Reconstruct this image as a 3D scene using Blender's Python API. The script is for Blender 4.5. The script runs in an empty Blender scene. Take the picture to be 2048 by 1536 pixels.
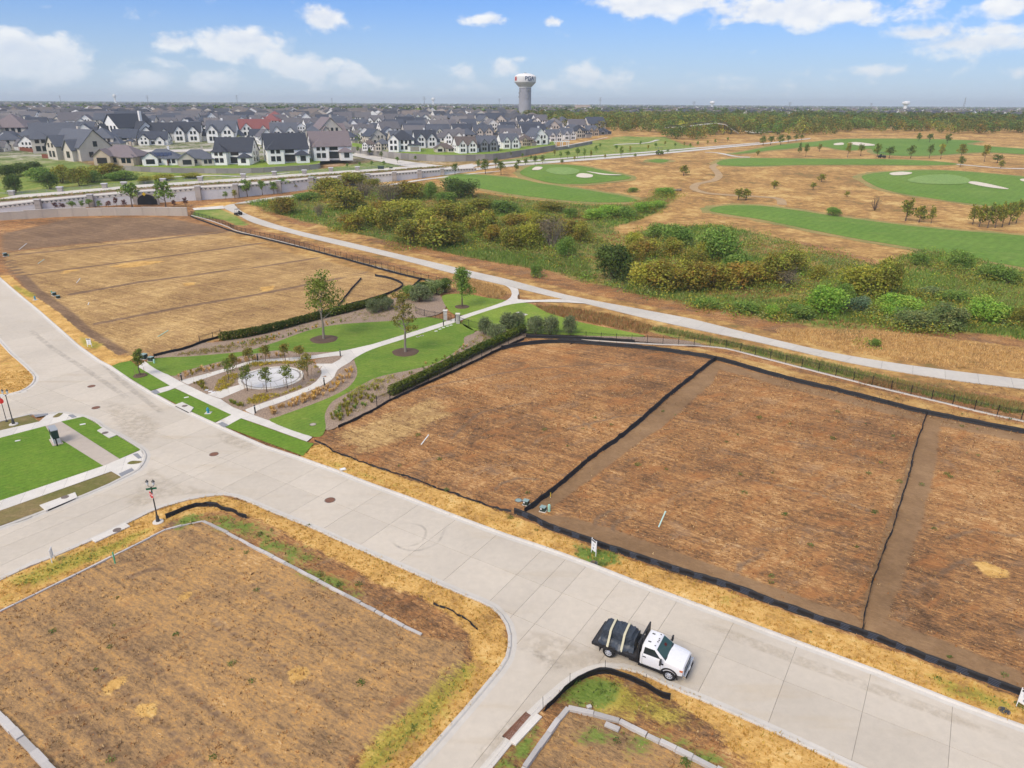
import bpy, bmesh, math, random
import numpy as np
from mathutils import Vector, Matrix
from mathutils.geometry import delaunay_2d_cdt, tessellate_polygon

random.seed(7)
rng = np.random.default_rng(7)
S = bpy.context.scene
COL = S.collection
R = math.radians

# ------------------------------------------------------------------ camera
FPX, CAMH, ROLL = 1421.0, 35.0, R(0.35)
PITCH = math.atan((768 - 206) / FPX)
cp, sp, cr, sr = math.cos(PITCH), math.sin(PITCH), math.cos(ROLL), math.sin(ROLL)
cam_data = bpy.data.cameras.new("camera")
cam_data.sensor_width = 36.0
cam_data.lens = FPX / 2048 * 36.0
cam_data.clip_start, cam_data.clip_end = 0.5, 80000.0
cam = bpy.data.objects.new("camera", cam_data)
COL.objects.link(cam)
_X, _F, _U = Vector((1, 0, 0)), Vector((0, cp, -sp)), Vector((0, sp, cp))
_Rt, _Up = _X * cr + _U * sr, -_X * sr + _U * cr
cam.matrix_world = Matrix(((_Rt.x, _Up.x, -_F.x, 0), (_Rt.y, _Up.y, -_F.y, 0), (_Rt.z, _Up.z, -_F.z, CAMH), (0, 0, 0, 1)))
S.camera = cam

# ------------------------------------------------------------------ exposure
S.view_settings.view_transform = 'Standard'
S.view_settings.look = 'None'
S.view_settings.exposure = 0.44
S.view_settings.gamma = 1.0
S.view_settings.use_curve_mapping = False
S.render.engine = 'CYCLES'
S.cycles.use_denoising = True
S.cycles.max_bounces = 4
S.cycles.diffuse_bounces = 2
S.cycles.use_adaptive_sampling = True
S.cycles.adaptive_threshold = 0.02
S.cycles.glossy_bounces = 2
S.cycles.transmission_bounces = 3
S.cycles.volume_bounces = 0
S.cycles.transparent_max_bounces = 6

# ------------------------------------------------------------------ sun and sky
SUN_DIR = Vector((-0.60, -0.72, 0.92)).normalized()       # towards the sun
sun = bpy.data.lights.new("sun", 'SUN')
sun.energy, sun.angle, sun.color = 2.3, R(30), (1.0, 0.88, 0.72)
sun_ob = bpy.data.objects.new("sun", sun)
sun_ob.rotation_euler = (-SUN_DIR).to_track_quat('-Z', 'Y').to_euler()
COL.objects.link(sun_ob)
W = bpy.data.worlds.new("World")
S.world = W
W.use_nodes = True
wt = W.node_tree
wt.nodes.clear()

class NT:
    """short-hand for building node trees"""
    def __init__(self, tree): self.t = tree
    def n(self, typ, **kw):
        nd = self.t.nodes.new(typ)
        for k, v in kw.items(): setattr(nd, k, v)
        return nd
    def link(self, a, b): self.t.links.new(a, b)
    def setin(self, sock, v):
        if hasattr(v, 'links'): self.link(v, sock)
        else: sock.default_value = v
    def m(self, op, a, b=None, c=None, clamp=False):
        nd = self.n('ShaderNodeMath', operation=op, use_clamp=clamp)
        self.setin(nd.inputs[0], a)
        if b is not None: self.setin(nd.inputs[1], b)
        if c is not None: self.setin(nd.inputs[2], c)
        return nd.outputs[0]
    def vm(self, op, a, b=None, out=0):
        nd = self.n('ShaderNodeVectorMath', operation=op)
        self.setin(nd.inputs[0], a)
        if b is not None: self.setin(nd.inputs[1], b)
        return nd.outputs['Value'] if op in ('LENGTH', 'DOT_PRODUCT', 'DISTANCE') else nd.outputs[0]
    def ss(self, x, lo, hi, a=0.0, b=1.0):
        nd = self.n('ShaderNodeMapRange', interpolation_type='SMOOTHSTEP')
        self.setin(nd.inputs[0], x)
        for i, v in enumerate((lo, hi, a, b)): nd.inputs[1 + i].default_value = v
        return nd.outputs[0]
    def lin(self, x, lo, hi, a=0.0, b=1.0):
        nd = self.n('ShaderNodeMapRange')
        self.setin(nd.inputs[0], x)
        for i, v in enumerate((lo, hi, a, b)): nd.inputs[1 + i].default_value = v
        return nd.outputs[0]
    def noise(self, vec, scale, detail=3, rough=0.55, dist=0.0):
        nd = self.n('ShaderNodeTexNoise')
        if vec is not None: self.link(vec, nd.inputs['Vector'])
        nd.inputs['Scale'].default_value = scale
        nd.inputs['Detail'].default_value = detail
        nd.inputs['Roughness'].default_value = rough
        nd.inputs['Distortion'].default_value = dist
        return nd.outputs[0]
    def mix(self, f, a, b, blend='MIX'):
        nd = self.n('ShaderNodeMix', data_type='RGBA', blend_type=blend)
        self.setin(nd.inputs[0], f)
        for s, v in ((nd.inputs[6], a), (nd.inputs[7], b)):
            if hasattr(v, 'links'): self.link(v, s)
            else: s.default_value = (v[0], v[1], v[2], 1)
        return nd.outputs[2]
    def mapping(self, vec, rot=0.0, scale=(1, 1, 1)):
        nd = self.n('ShaderNodeMapping')
        self.link(vec, nd.inputs[0])
        nd.inputs['Rotation'].default_value = (0, 0, rot)
        nd.inputs['Scale'].default_value = scale
        return nd.outputs[0]
    def bump(self, h, strength=0.3, dist=0.05):
        nd = self.n('ShaderNodeBump')
        nd.inputs['Strength'].default_value = strength
        nd.inputs['Distance'].default_value = dist
        self.link(h, nd.inputs['Height'])
        return nd.outputs[0]
    def attr(self, name, out='Fac'):
        return self.n('ShaderNodeAttribute', attribute_name=name).outputs[out]

def build_sky():
    N = NT(wt)
    sky = N.n('ShaderNodeTexSky', sky_type='NISHITA')
    sky.sun_disc = False
    sky.sun_elevation = math.asin(SUN_DIR.z)
    sky.sun_rotation = math.atan2(SUN_DIR.x, SUN_DIR.y)
    sky.altitude = 150
    sky.air_density, sky.dust_density, sky.ozone_density = 1.15, 0.75, 2.2
    tc = N.n('ShaderNodeTexCoord').outputs['Generated']
    sep = N.n('ShaderNodeSeparateXYZ')
    N.link(tc, sep.inputs[0])
    az = N.m('MULTIPLY', N.m('ARCTAN2', sep.outputs[0], sep.outputs[1]), 57.29578)
    el = N.m('MULTIPLY', N.m('ARCSINE', sep.outputs[2]), 57.29578)
    comb = N.n('ShaderNodeCombineXYZ')
    N.link(az, comb.inputs[0]); N.link(el, comb.inputs[1])
    P = comb.outputs[0]
    n1 = N.noise(N.mapping(P, 0, (1, 1.6, 1)), 0.42, 5, 0.56, 0.2)
    n1u = N.noise(N.mapping(N.vm('ADD', P, (-.25, .55, 0)), 0, (1, 1.6, 1)), 0.42, 2, 0.56, 0.2)
    n2 = N.noise(N.mapping(P, 0, (1, 2.2, 1)), 0.16, 2, 0.5)
    # cumulus seen in the photograph: azimuth, elevation (degrees), half sizes, weight
    def ae(u, v):
        a, b = (u - 1024) / FPX, (768 - v) / FPX
        x, y = a * cr - b * sr, a * sr + b * cr
        fw, up = cp + y * sp, -sp + y * cp
        return math.degrees(math.atan2(x, fw)), math.degrees(math.atan2(up, math.hypot(x, fw)))
    blobs = [(52, 118, 95, 40, 1.0), (20, 108, 60, 30, 1.0), (110, 138, 50, 24, .9), (648, 40, 40, 22, 1.0),
             (480, 88, 85, 28, 1.0), (350, 86, 45, 17, .85), (430, 112, 50, 12, .7), (560, 118, 60, 26, .8),
             (620, 140, 85, 28, .8), (690, 150, 70, 24, .7), (740, 158, 60, 18, .5), (410, 160, 70, 32, .55), (280, 160, 80, 30, .55),
             (935, 143, 32, 19, .7), (1005, 135, 30, 20, .75), (968, 40, 38, 12, .75), (1100, 42, 22, 9, .75), (1044, 118, 24, 8, .6),
             (1175, 158, 110, 34, .6), (1120, 165, 90, 26, .5), (1330, 8, 125, 24, .9), (1600, 20, 205, 28, .88), (1480, 40, 90, 12, .7),
             (1930, 88, 125, 20, .82), (1850, 68, 55, 15, .8), (2010, 12, 70, 22, .75), (1985, 60, 80, 15, .6), (1760, 142, 60, 10, .5),
             (1480, 158, 120, 14, .4), (2040, 145, 30, 10, .5), (800, 172, 260, 16, .35), (1560, 170, 240, 16, .3), (230, 190, 280, 14, .4),
             (200, 102, 40, 8, .35), (1255, 40, 30, 8, .35)]
    dens = None
    k = math.degrees(1 / FPX) * 0.93 * 1.25
    for (u, v, rx, ry, w) in blobs:
        a, e = ae(u, v)
        sx, sy = 1 / (rx * k), 1 / (ry * k)
        nd = N.n('ShaderNodeVectorMath', operation='MULTIPLY_ADD')
        N.link(P, nd.inputs[0])
        nd.inputs[1].default_value = (sx, sy, 0)
        nd.inputs[2].default_value = (-a * sx, -e * sy, 0)
        q = N.m('MULTIPLY_ADD', N.vm('LENGTH', nd.outputs[0]), -w, 1.25 * w)
        dens = q if dens is None else N.m('MAXIMUM', dens, q)
    # fair-weather cumulus all round the rest of the sky; thicker unseen cover added overhead to whiten the ambient light
    outside = N.ss(N.m('ABSOLUTE', az), 40, 55)
    high = N.ss(el, 12, 22)
    field = N.m('MULTIPLY', N.m('MAXIMUM', outside, high), N.m('ADD', N.m('MULTIPLY', N.m('SUBTRACT', n2, 0.50), 4.0), N.m('MULTIPLY', high, .75)))
    dens = N.m('MAXIMUM', dens, N.m('MULTIPLY', field, N.ss(el, 0.5, 4)))
    shape = N.m('ADD', N.m('MAXIMUM', dens, -0.5), N.m('MULTIPLY', N.m('SUBTRACT', n1, 0.5), 1.9))
    cover = N.m('MULTIPLY', N.ss(shape, 0.24, 0.76), 0.94)
    haze = N.m('MULTIPLY', N.m('POWER', N.lin(N.m('ABSOLUTE', el), 11.0, 0.0), 1.7), 0.80)
    graded = N.mix(1.0, sky.outputs[0], (0.34, 0.73, 1.52), 'MULTIPLY')
    graded = N.mix(haze, graded, (7.2, 8.3, 9.3))
    grey = N.m('MULTIPLY', N.m('ADD', N.m('MULTIPLY', N.ss(dens, .5, 1.2), .35), N.m('MULTIPLY', N.m('SUBTRACT', n1u, N.m('SUBTRACT', n1, .12)), 2.2)), 0.9, clamp=True)
    cloud = N.mix(grey, (10.0, 10.0, 10.0), (7.0, 7.6, 8.8))
    cloud = N.mix(N.ss(N.m('ABSOLUTE', el), 6.0, 0.0, 0.0, 0.75), cloud, (7.0, 8.0, 9.1))
    col = N.mix(cover, graded, cloud)
    bg = N.n('ShaderNodeBackground')
    bg.inputs['Strength'].default_value = 0.075
    N.link(col, bg.inputs['Color'])
    out = N.n('ShaderNodeOutputWorld')
    N.link(bg.outputs[0], out.inputs['Surface'])
build_sky()
W.cycles.sampling_method = 'MANUAL'
W.cycles.sample_map_resolution = 256

# ------------------------------------------------------------------ terrain and survey helpers
def hy(y):
    """ground level: flat building land, then a long gentle rise to the houses and the golf course"""
    y = np.asarray(y, float)
    s = np.clip((y - 170) / 250, 0, 1)
    q = np.clip((y - 400) / 320, 0, 1)
    return 9.0 * s * s * (3 - 2 * s) + 9.0 * q * q * (3 - 2 * q)

def G(u, v, z=None):
    """ground point (x, y) measured from the photograph (2048 px frame)"""
    a, b = (u - 1024) / FPX, (768 - v) / FPX
    x, y = a * cr - b * sr, a * sr + b * cr
    fw, dn = cp + y * sp, sp - y * cp
    dn = max(dn, 0.0009)
    if z is not None:
        t = (CAMH - z) / dn
        return (x * t, fw * t)
    lo, hi = 0.0, 60000.0
    k = dn / fw
    for _ in range(60):
        mid = (lo + hi) / 2
        if CAMH - k * mid - float(hy(mid)) > 0: lo = mid
        else: hi = mid
    return (x * lo / fw, lo)

def GP(pts, z=None): return [G(u, v, z) for u, v in pts]
def G3(u, v, dz=0.0):
    x, y = G(u, v)
    return Vector((x, y, float(hy(y)) + dz))
def px_size(y, z, px):
    """metres covered by px photo pixels on something standing at ground point depth y, height z"""
    return px / FPX * (y * cp + (CAMH - z) * sp)
def height_at(u, v_base, v_top):
    """real height of an upright thing from its base and top rows"""
    x, y = G(u, v_base); z0 = float(hy(y))
    b = (768 - v_top) / FPX; a = (u - 1024) / FPX
    yy = a * sr + b * cr
    return CAMH - y * (sp - yy * cp) / (cp + yy * sp) - z0

def smooth_closed(p, n=6):
    out = []
    m = len(p)
    for i in range(m):
        p0, p1, p2, p3 = (np.array(p[(i + k - 1) % m]) for k in range(4))
        for t in np.linspace(0, 1, n, endpoint=False):
            out.append(tuple(.5 * ((2 * p1) + (-p0 + p2) * t + (2 * p0 - 5 * p1 + 4 * p2 - p3) * t * t + (-p0 + 3 * p1 - 3 * p2 + p3) * t ** 3)))
    return out
def smooth_open(p, n=6):
    out = []
    m = len(p)
    for i in range(m - 1):
        p0, p1, p2, p3 = (np.array(p[min(max(i + k - 1, 0), m - 1)]) for k in range(4))
        for t in np.linspace(0, 1, n, endpoint=False):
            out.append(tuple(.5 * ((2 * p1) + (-p0 + p2) * t + (2 * p0 - 5 * p1 + 4 * p2 - p3) * t * t + (-p0 + 3 * p1 - 3 * p2 + p3) * t ** 3)))
    out.append(tuple(p[-1]))
    return out
def resample(p, step):
    p = [np.array(q, float) for q in p]
    out = [p[0]]
    acc = 0.0
    for a, b in zip(p[:-1], p[1:]):
        L = np.linalg.norm(b - a)
        if L < 1e-9: continue
        d = step - acc
        while d < L:
            out.append(a + (b - a) * d / L); d += step
        acc = (acc + L) % step if L >= step - acc else acc + L
    if np.linalg.norm(out[-1] - p[-1]) > step * .35: out.append(p[-1])
    else: out[-1] = p[-1]
    return [tuple(q) for q in out]
def inside(px, py, poly):
    px, py = np.asarray(px, float), np.asarray(py, float)
    r = np.zeros(px.shape, bool)
    n = len(poly)
    for i in range(n):
        x1, y1 = poly[i]; x2, y2 = poly[(i + 1) % n]
        if y1 == y2: continue
        c = ((y1 > py) != (y2 > py)) & (px < (x2 - x1) * (py - y1) / (y2 - y1) + x1)
        r ^= c
    return r
def sdist(px, py, poly, closed=True):
    """distance to the outline, positive inside"""
    px, py = np.asarray(px, float), np.asarray(py, float)
    d = np.full(px.shape, 1e18)
    n = len(poly)
    for i in range(n if closed else n - 1):
        x1, y1 = poly[i]; x2, y2 = poly[(i + 1) % n]
        dx, dy = x2 - x1, y2 - y1
        L = dx * dx + dy * dy
        t = np.clip(((px - x1) * dx + (py - y1) * dy) / (L + 1e-12), 0, 1)
        d = np.minimum(d, (px - x1 - t * dx) ** 2 + (py - y1 - t * dy) ** 2)
    d = np.sqrt(d)
    return np.where(inside(px, py, poly), d, -d) if closed else d

# ------------------------------------------------------------------ object helpers
def tag(o, label=None, cat=None, group=None, kind=None):
    if label: o['label'] = label
    if cat: o['category'] = cat
    if group: o['group'] = group
    if kind: o['kind'] = kind
    return o
def link(o, parent=None):
    COL.objects.link(o)
    if parent is not None: o.parent = parent
    return o
def empty(name, loc=(0, 0, 0), rz=0.0, parent=None):
    o = bpy.data.objects.new(name, None)
    o.empty_display_size = 0.3
    o.location = loc
    o.rotation_euler = (0, 0, rz)
    return link(o, parent)
def mesh_np(name, v, faces, mats=None, smooth=False):
    """faces: (n,k) int array or list of lists"""
    me = bpy.data.meshes.new(name)
    v = np.asarray(v, np.float32).reshape(-1, 3)
    if isinstance(faces, np.ndarray):
        n, k = faces.shape
        me.vertices.add(len(v)); me.vertices.foreach_set('co', v.ravel())
        me.loops.add(n * k); me.loops.foreach_set('vertex_index', faces.astype(np.int32).ravel())
        me.polygons.add(n)
        me.polygons.foreach_set('loop_start', np.arange(0, n * k, k, dtype=np.int32))
        me.update(calc_edges=True)
    else:
        me.from_pydata(v.tolist(), [], faces)
    if mats is not None:
        for m in (mats if isinstance(mats, (list, tuple)) else [mats]): me.materials.append(m)
    if smooth: me.polygons.foreach_set('use_smooth', np.ones(len(me.polygons), bool))
    return me
def obj(name, me, parent=None, loc=None, rz=None):
    o = bpy.data.objects.new(name, me)
    if loc is not None: o.location = loc
    if rz is not None: o.rotation_euler = (0, 0, rz)
    return link(o, parent)
def fattr(me, name, arr, dom='POINT'):
    a = me.attributes.new(name, 'FLOAT', dom)
    a.data.foreach_set('value', np.asarray(arr, np.float32))
def cattr(me, name, arr, dom='CORNER'):
    a = me.attributes.new(name, 'FLOAT_COLOR', dom)
    arr = np.asarray(arr, np.float32)
    if arr.shape[1] == 3: arr = np.c_[arr, np.ones(len(arr), np.float32)]
    a.data.foreach_set('color', arr.ravel())

class MB:
    """collects solids; build() links them as one mesh object"""
    def __init__(s): s.v, s.f, s.m = [], [], []
    def add(s, v, f, mi=0):
        b = len(s.v)
        s.v += [tuple(p) for p in v]
        s.f += [[i + b for i in q] for q in f]
        s.m += [mi] * len(f)
        return s
    def box(s, c, d, rz=0.0, mi=0, taper=1.0, tilt=None):
        x, y, z = (k / 2 for k in d)
        pts = []
        for sz, t in ((-1, 1.0), (1, taper)):
            for sx, sy in ((-1, -1), (1, -1), (1, 1), (-1, 1)):
                p = Vector((sx * x * t, sy * y * t, sz * z))
                if tilt is not None: p = tilt @ p
                if rz: p = Matrix.Rotation(rz, 3, 'Z') @ p
                pts.append((p.x + c[0], p.y + c[1], p.z + c[2]))
        return s.add(pts, [(3, 2, 1, 0), (4, 5, 6, 7), (0, 1, 5, 4), (1, 2, 6, 5), (2, 3, 7, 6), (3, 0, 4, 7)], mi)
    def tube(s, p0, p1, r0, r1=None, n=8, mi=0, caps=True):
        r1 = r0 if r1 is None else r1
        p0, p1 = Vector(p0), Vector(p1)
        d = (p1 - p0)
        if d.length < 1e-6: return s
        d.normalize()
        a = d.orthogonal().normalized(); b = d.cross(a)
        v = []
        for p, r in ((p0, r0), (p1, r1)):
            for i in range(n):
                t = 2 * math.pi * i / n
                v.append(p + a * (math.cos(t) * r) + b * (math.sin(t) * r))
        f = [(i, (i + 1) % n, n + (i + 1) % n, n + i) for i in range(n)]
        if caps: f += [tuple(range(n - 1, -1, -1)), tuple(range(n, 2 * n))]
        return s.add(v, f, mi)
    def lathe(s, prof, c=(0, 0, 0), n=16, mi=0, axis='Z', cap=True):
        v = []
        for r, z in prof:
            for i in range(n):
                t = 2 * math.pi * i / n
                q = (math.cos(t) * r, math.sin(t) * r, z)
                if axis == 'Y': q = (q[0], q[2], q[1])
                if axis == 'X': q = (q[2], q[0], q[1])
                v.append((q[0] + c[0], q[1] + c[1], q[2] + c[2]))
        f = []
        for k in range(len(prof) - 1):
            for i in range(n):
                f.append((k * n + i, k * n + (i + 1) % n, (k + 1) * n + (i + 1) % n, (k + 1) * n + i))
        if cap:
            f.append(tuple(range(n - 1, -1, -1)))
            k = (len(prof) - 1) * n
            f.append(tuple(range(k, k + n)))
        return s.add(v, f, mi)
    def prism(s, poly, z0, z1, mi=0):
        n = len(poly)
        v = [(x, y, z0) for x, y in poly] + [(x, y, z1) for x, y in poly]
        f = [(i, (i + 1) % n, n + (i + 1) % n, n + i) for i in range(n)]
        f += [tuple(range(n, 2 * n)), tuple(range(n - 1, -1, -1))]
        return s.add(v, f, mi)
    def mesh(s, name, mats, smooth=False, bevel=0.0):
        me = bpy.data.meshes.new(name)
        me.from_pydata(s.v, [], s.f)
        for m in (mats if isinstance(mats, (list, tuple)) else [mats]): me.materials.append(m)
        if any(s.m): me.polygons.foreach_set('material_index', s.m)
        bm = bmesh.new(); bm.from_mesh(me)
        bmesh.ops.recalc_face_normals(bm, faces=bm.faces)
        if bevel:
            bmesh.ops.bevel(bm, geom=[e for e in bm.edges if e.is_manifold and e.calc_face_angle(0) > 0.5], offset=bevel, segments=2, affect='EDGES', profile=.6)
        bm.to_mesh(me); bm.free()
        if smooth:
            me.polygons.foreach_set('use_smooth', np.ones(len(me.polygons), bool))
            try: me.set_sharp_from_angle(angle=R(38))
            except Exception: pass
        return me
    def build(s, name, mats, parent=None, smooth=False, bevel=0.0, loc=None, rz=None):
        return obj(name, s.mesh(name, mats, smooth, bevel), parent, loc, rz)

def copy_tree(o, parent=None):
    c = o.copy()
    COL.objects.link(c)
    c.parent = parent
    for ch in list(o.children): copy_tree(ch, c)
    return c

def drape(name, poly, mat, dz=0.02, grid=None, kind=None, parent=None, crown=0.0):
    """a sheet that follows the ground inside an outline"""
    poly = [tuple(p) for p in poly]
    pts = [Vector((x, y)) for x, y in poly]
    n0 = len(pts)
    if grid:
        a = np.array(poly)
        xs = np.arange(a[:, 0].min(), a[:, 0].max(), grid) + .013
        ys = np.arange(a[:, 1].min(), a[:, 1].max(), grid) + .017
        X, Y = np.meshgrid(xs, ys)
        sd = sdist(X.ravel(), Y.ravel(), poly)
        for x, y, d in zip(X.ravel(), Y.ravel(), sd):
            if d > grid * .3: pts.append(Vector((x, y)))
    res = delaunay_2d_cdt(pts, [], [list(range(n0))], 1, 1e-5)
    vs, fs = res[0], res[2]
    xy = np.array([(p.x, p.y) for p in vs])
    z = hy(xy[:, 1]) + dz
    if crown: z = z + crown * np.clip(sdist(xy[:, 0], xy[:, 1], poly) / 6.0, 0, 1)
    me = mesh_np(name, np.c_[xy, z], [list(f) for f in fs], mat)
    if len(me.polygons) and sum(p.normal.z for p in me.polygons) < 0: me.flip_normals()
    o = obj(name, me, parent)
    if kind: o['kind'] = kind
    return o

def ribbon_quads(n, cols):
    """quads for a strip with n stations of `cols` points"""
    f = []
    for i in range(n - 1):
        for k in range(cols - 1):
            a = i * cols + k
            f.append((a, a + 1, a + cols + 1, a + cols))
    return f
def offset_line(line, d):
    """parallel copy, d to the left"""
    p = np.array(line, float)
    t = np.gradient(p, axis=0)
    t /= (np.linalg.norm(t, axis=1)[:, None] + 1e-9)
    return p + np.c_[-t[:, 1], t[:, 0]] * d
def extend(line, d0=0.0, d1=0.0):
    p = [np.array(q, float) for q in line]
    if d0: e = p[0] - p[1]; p = [p[0] + e / np.linalg.norm(e) * d0] + p
    if d1: e = p[-1] - p[-2]; p = p + [p[-1] + e / np.linalg.norm(e) * d1]
    return [tuple(q) for q in p]
def sweep(mb, line, prof, mi=0, zf=None):
    """profile [(offset, z)] swept along a ground line"""
    p = np.array(line, float)
    cols = len(prof)
    v = []
    offs = [offset_line(p, o) for o, _ in prof]
    for i in range(len(p)):
        for k, (_, z) in enumerate(prof):
            x, y = offs[k][i]
            v.append((x, y, z + (float(hy(y)) if zf is None else zf(x, y))))
    f = ribbon_quads(len(p), cols)
    f += [tuple(range(cols)), tuple(range((len(p) - 1) * cols + cols - 1, (len(p) - 1) * cols - 1, -1))]
    return mb.add(v, f, mi)
# ------------------------------------------------------------------ materials
MATS = {}
def pmat(name, col, rough=0.85, var=0.0, scale=3.0, bump=0.0, bscale=30.0, metal=0.0, spec=0.3, col2=None, objvar=0.0, attr=None, detail=3, coords='Object', coat=0.0):
    m = bpy.data.materials.new(name)
    m.use_nodes = True
    t = m.node_tree
    N = NT(t)
    b = t.nodes['Principled BSDF']
    b.inputs['Roughness'].default_value = rough
    b.inputs['Metallic'].default_value = metal
    b.inputs['Specular IOR Level'].default_value = spec
    b.inputs['Coat Weight'].default_value = coat
    b.inputs['Base Color'].default_value = (*col, 1)
    out = None
    if coords == 'World':
        vec = N.n('ShaderNodeNewGeometry').outputs['Position']
    else:
        vec = N.n('ShaderNodeTexCoord').outputs[coords]
    if attr: out = N.attr(attr, 'Color')
    if var or col2:
        n = N.noise(vec, scale, detail)
        if col2: out = N.mix(N.ss(n, .35, .65), out if out else col, col2)
        if var:
            f = N.lin(n, .25, .75, 1 - var, 1 + var)
            out = _scale(N, out if out else col, f)
    if objvar:
        r = N.n('ShaderNodeObjectInfo').outputs['Random']
        out = _scale(N, out if out else col, N.lin(r, 0, 1, 1 - objvar, 1 + objvar))
    if out is not None: N.link(out, b.inputs['Base Color'])
    if bump:
        N.link(N.bump(N.noise(vec, bscale, 4, .6), bump, 0.03), b.inputs['Normal'])
    MATS[name] = m
    return m
def _scale(N, col, f):
    nd = N.n('ShaderNodeVectorMath', operation='SCALE')
    if hasattr(col, 'links'): N.link(col, nd.inputs[0])
    else: nd.inputs[0].default_value = col
    N.link(f, nd.inputs['Scale'])
    return nd.outputs[0]

def concrete(name, col, stain=(.30, .25, .18), stain_amt=.35, objvar=.05, streak=None):
    m = bpy.data.materials.new(name)
    m.use_nodes = True
    N = NT(m.node_tree)
    b = m.node_tree.nodes['Principled BSDF']
    b.inputs['Roughness'].default_value = .88
    b.inputs['Specular IOR Level'].default_value = .25
    pos = N.n('ShaderNodeNewGeometry').outputs['Position']
    c = N.mix(N.ss(N.noise(pos, .09, 3), .35, .7), col, tuple(k * .90 for k in col))
    c = _scale(N, c, N.lin(N.noise(pos, 1.7, 5, .65), .25, .75, .93, 1.06))
    c = _scale(N, c, N.lin(N.noise(pos, 28, 3, .6), .25, .75, .94, 1.05))
    st = N.ss(N.noise(N.mapping(pos, streak if streak is not None else .55, (.10, .55, .3)), 1.0, 5, .6), .52, .78)
    c = N.mix(N.m('MULTIPLY', st, stain_amt), c, stain)
    r = N.n('ShaderNodeObjectInfo').outputs['Random']
    c = _scale(N, c, N.lin(r, 0, 1, 1 - objvar, 1 + objvar))
    N.link(c, b.inputs['Base Color'])
    N.link(N.bump(N.noise(pos, 60, 3), .12, .01), b.inputs['Normal'])
    MATS[name] = m
    return m

def lawn(name, c1, c2, c3, scale=1.0, stripes=0.0):
    m = bpy.data.materials.new(name)
    m.use_nodes = True
    N = NT(m.node_tree)
    b = m.node_tree.nodes['Principled BSDF']
    b.inputs['Roughness'].default_value = .9
    b.inputs['Specular IOR Level'].default_value = .15
    pos = N.n('ShaderNodeNewGeometry').outputs['Position']
    c = N.mix(N.ss(N.noise(pos, .16 * scale, 4, .6), .35, .68), c1, c2)
    c = N.mix(N.m('MULTIPLY', N.ss(N.noise(N.mapping(pos, .4, (.5, 1.6, 1)), .8 * scale, 5, .65), .52, .75), .7), c, c3)
    c = _scale(N, c, N.lin(N.noise(pos, 3.2 * scale, 6, .8), .25, .75, .62, 1.36))
    if stripes:
        w = N.n('ShaderNodeTexWave', wave_type='BANDS')
        N.link(N.mapping(pos, .75, (1, 1, 1)), w.inputs[0])
        w.inputs['Scale'].default_value = stripes
        w.inputs['Distortion'].default_value = 1.2
        c = _scale(N, c, N.lin(w.outputs[1], 0, 1, .955, 1.045))
    N.link(c, b.inputs['Base Color'])
    N.link(N.bump(N.noise(pos, 16 * scale, 4, .7), .5, .05), b.inputs['Normal'])
    MATS[name] = m
    return m

def leafmat(name, rough=.75, objvar=.12, trans=.18):
    m = bpy.data.materials.new(name)
    m.use_nodes = True
    t = m.node_tree
    N = NT(t)
    b = t.nodes['Principled BSDF']
    b.inputs['Roughness'].default_value = rough
    b.inputs['Specular IOR Level'].default_value = .2
    c = N.attr('tint', 'Color')
    r = N.n('ShaderNodeObjectInfo').outputs['Random']
    c = _scale(N, c, N.lin(r, 0, 1, 1 - objvar, 1 + objvar))
    N.link(c, b.inputs['Base Color'])
    if trans:
        tr = N.n('ShaderNodeBsdfTranslucent')
        N.link(c, tr.inputs['Color'])
        mx = N.n('ShaderNodeMixShader')
        mx.inputs[0].default_value = trans
        N.link(b.outputs[0], mx.inputs[1]); N.link(tr.outputs[0], mx.inputs[2])
        N.link(mx.outputs[0], t.nodes['Material Output'].inputs['Surface'])
    MATS[name] = m
    return m

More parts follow.
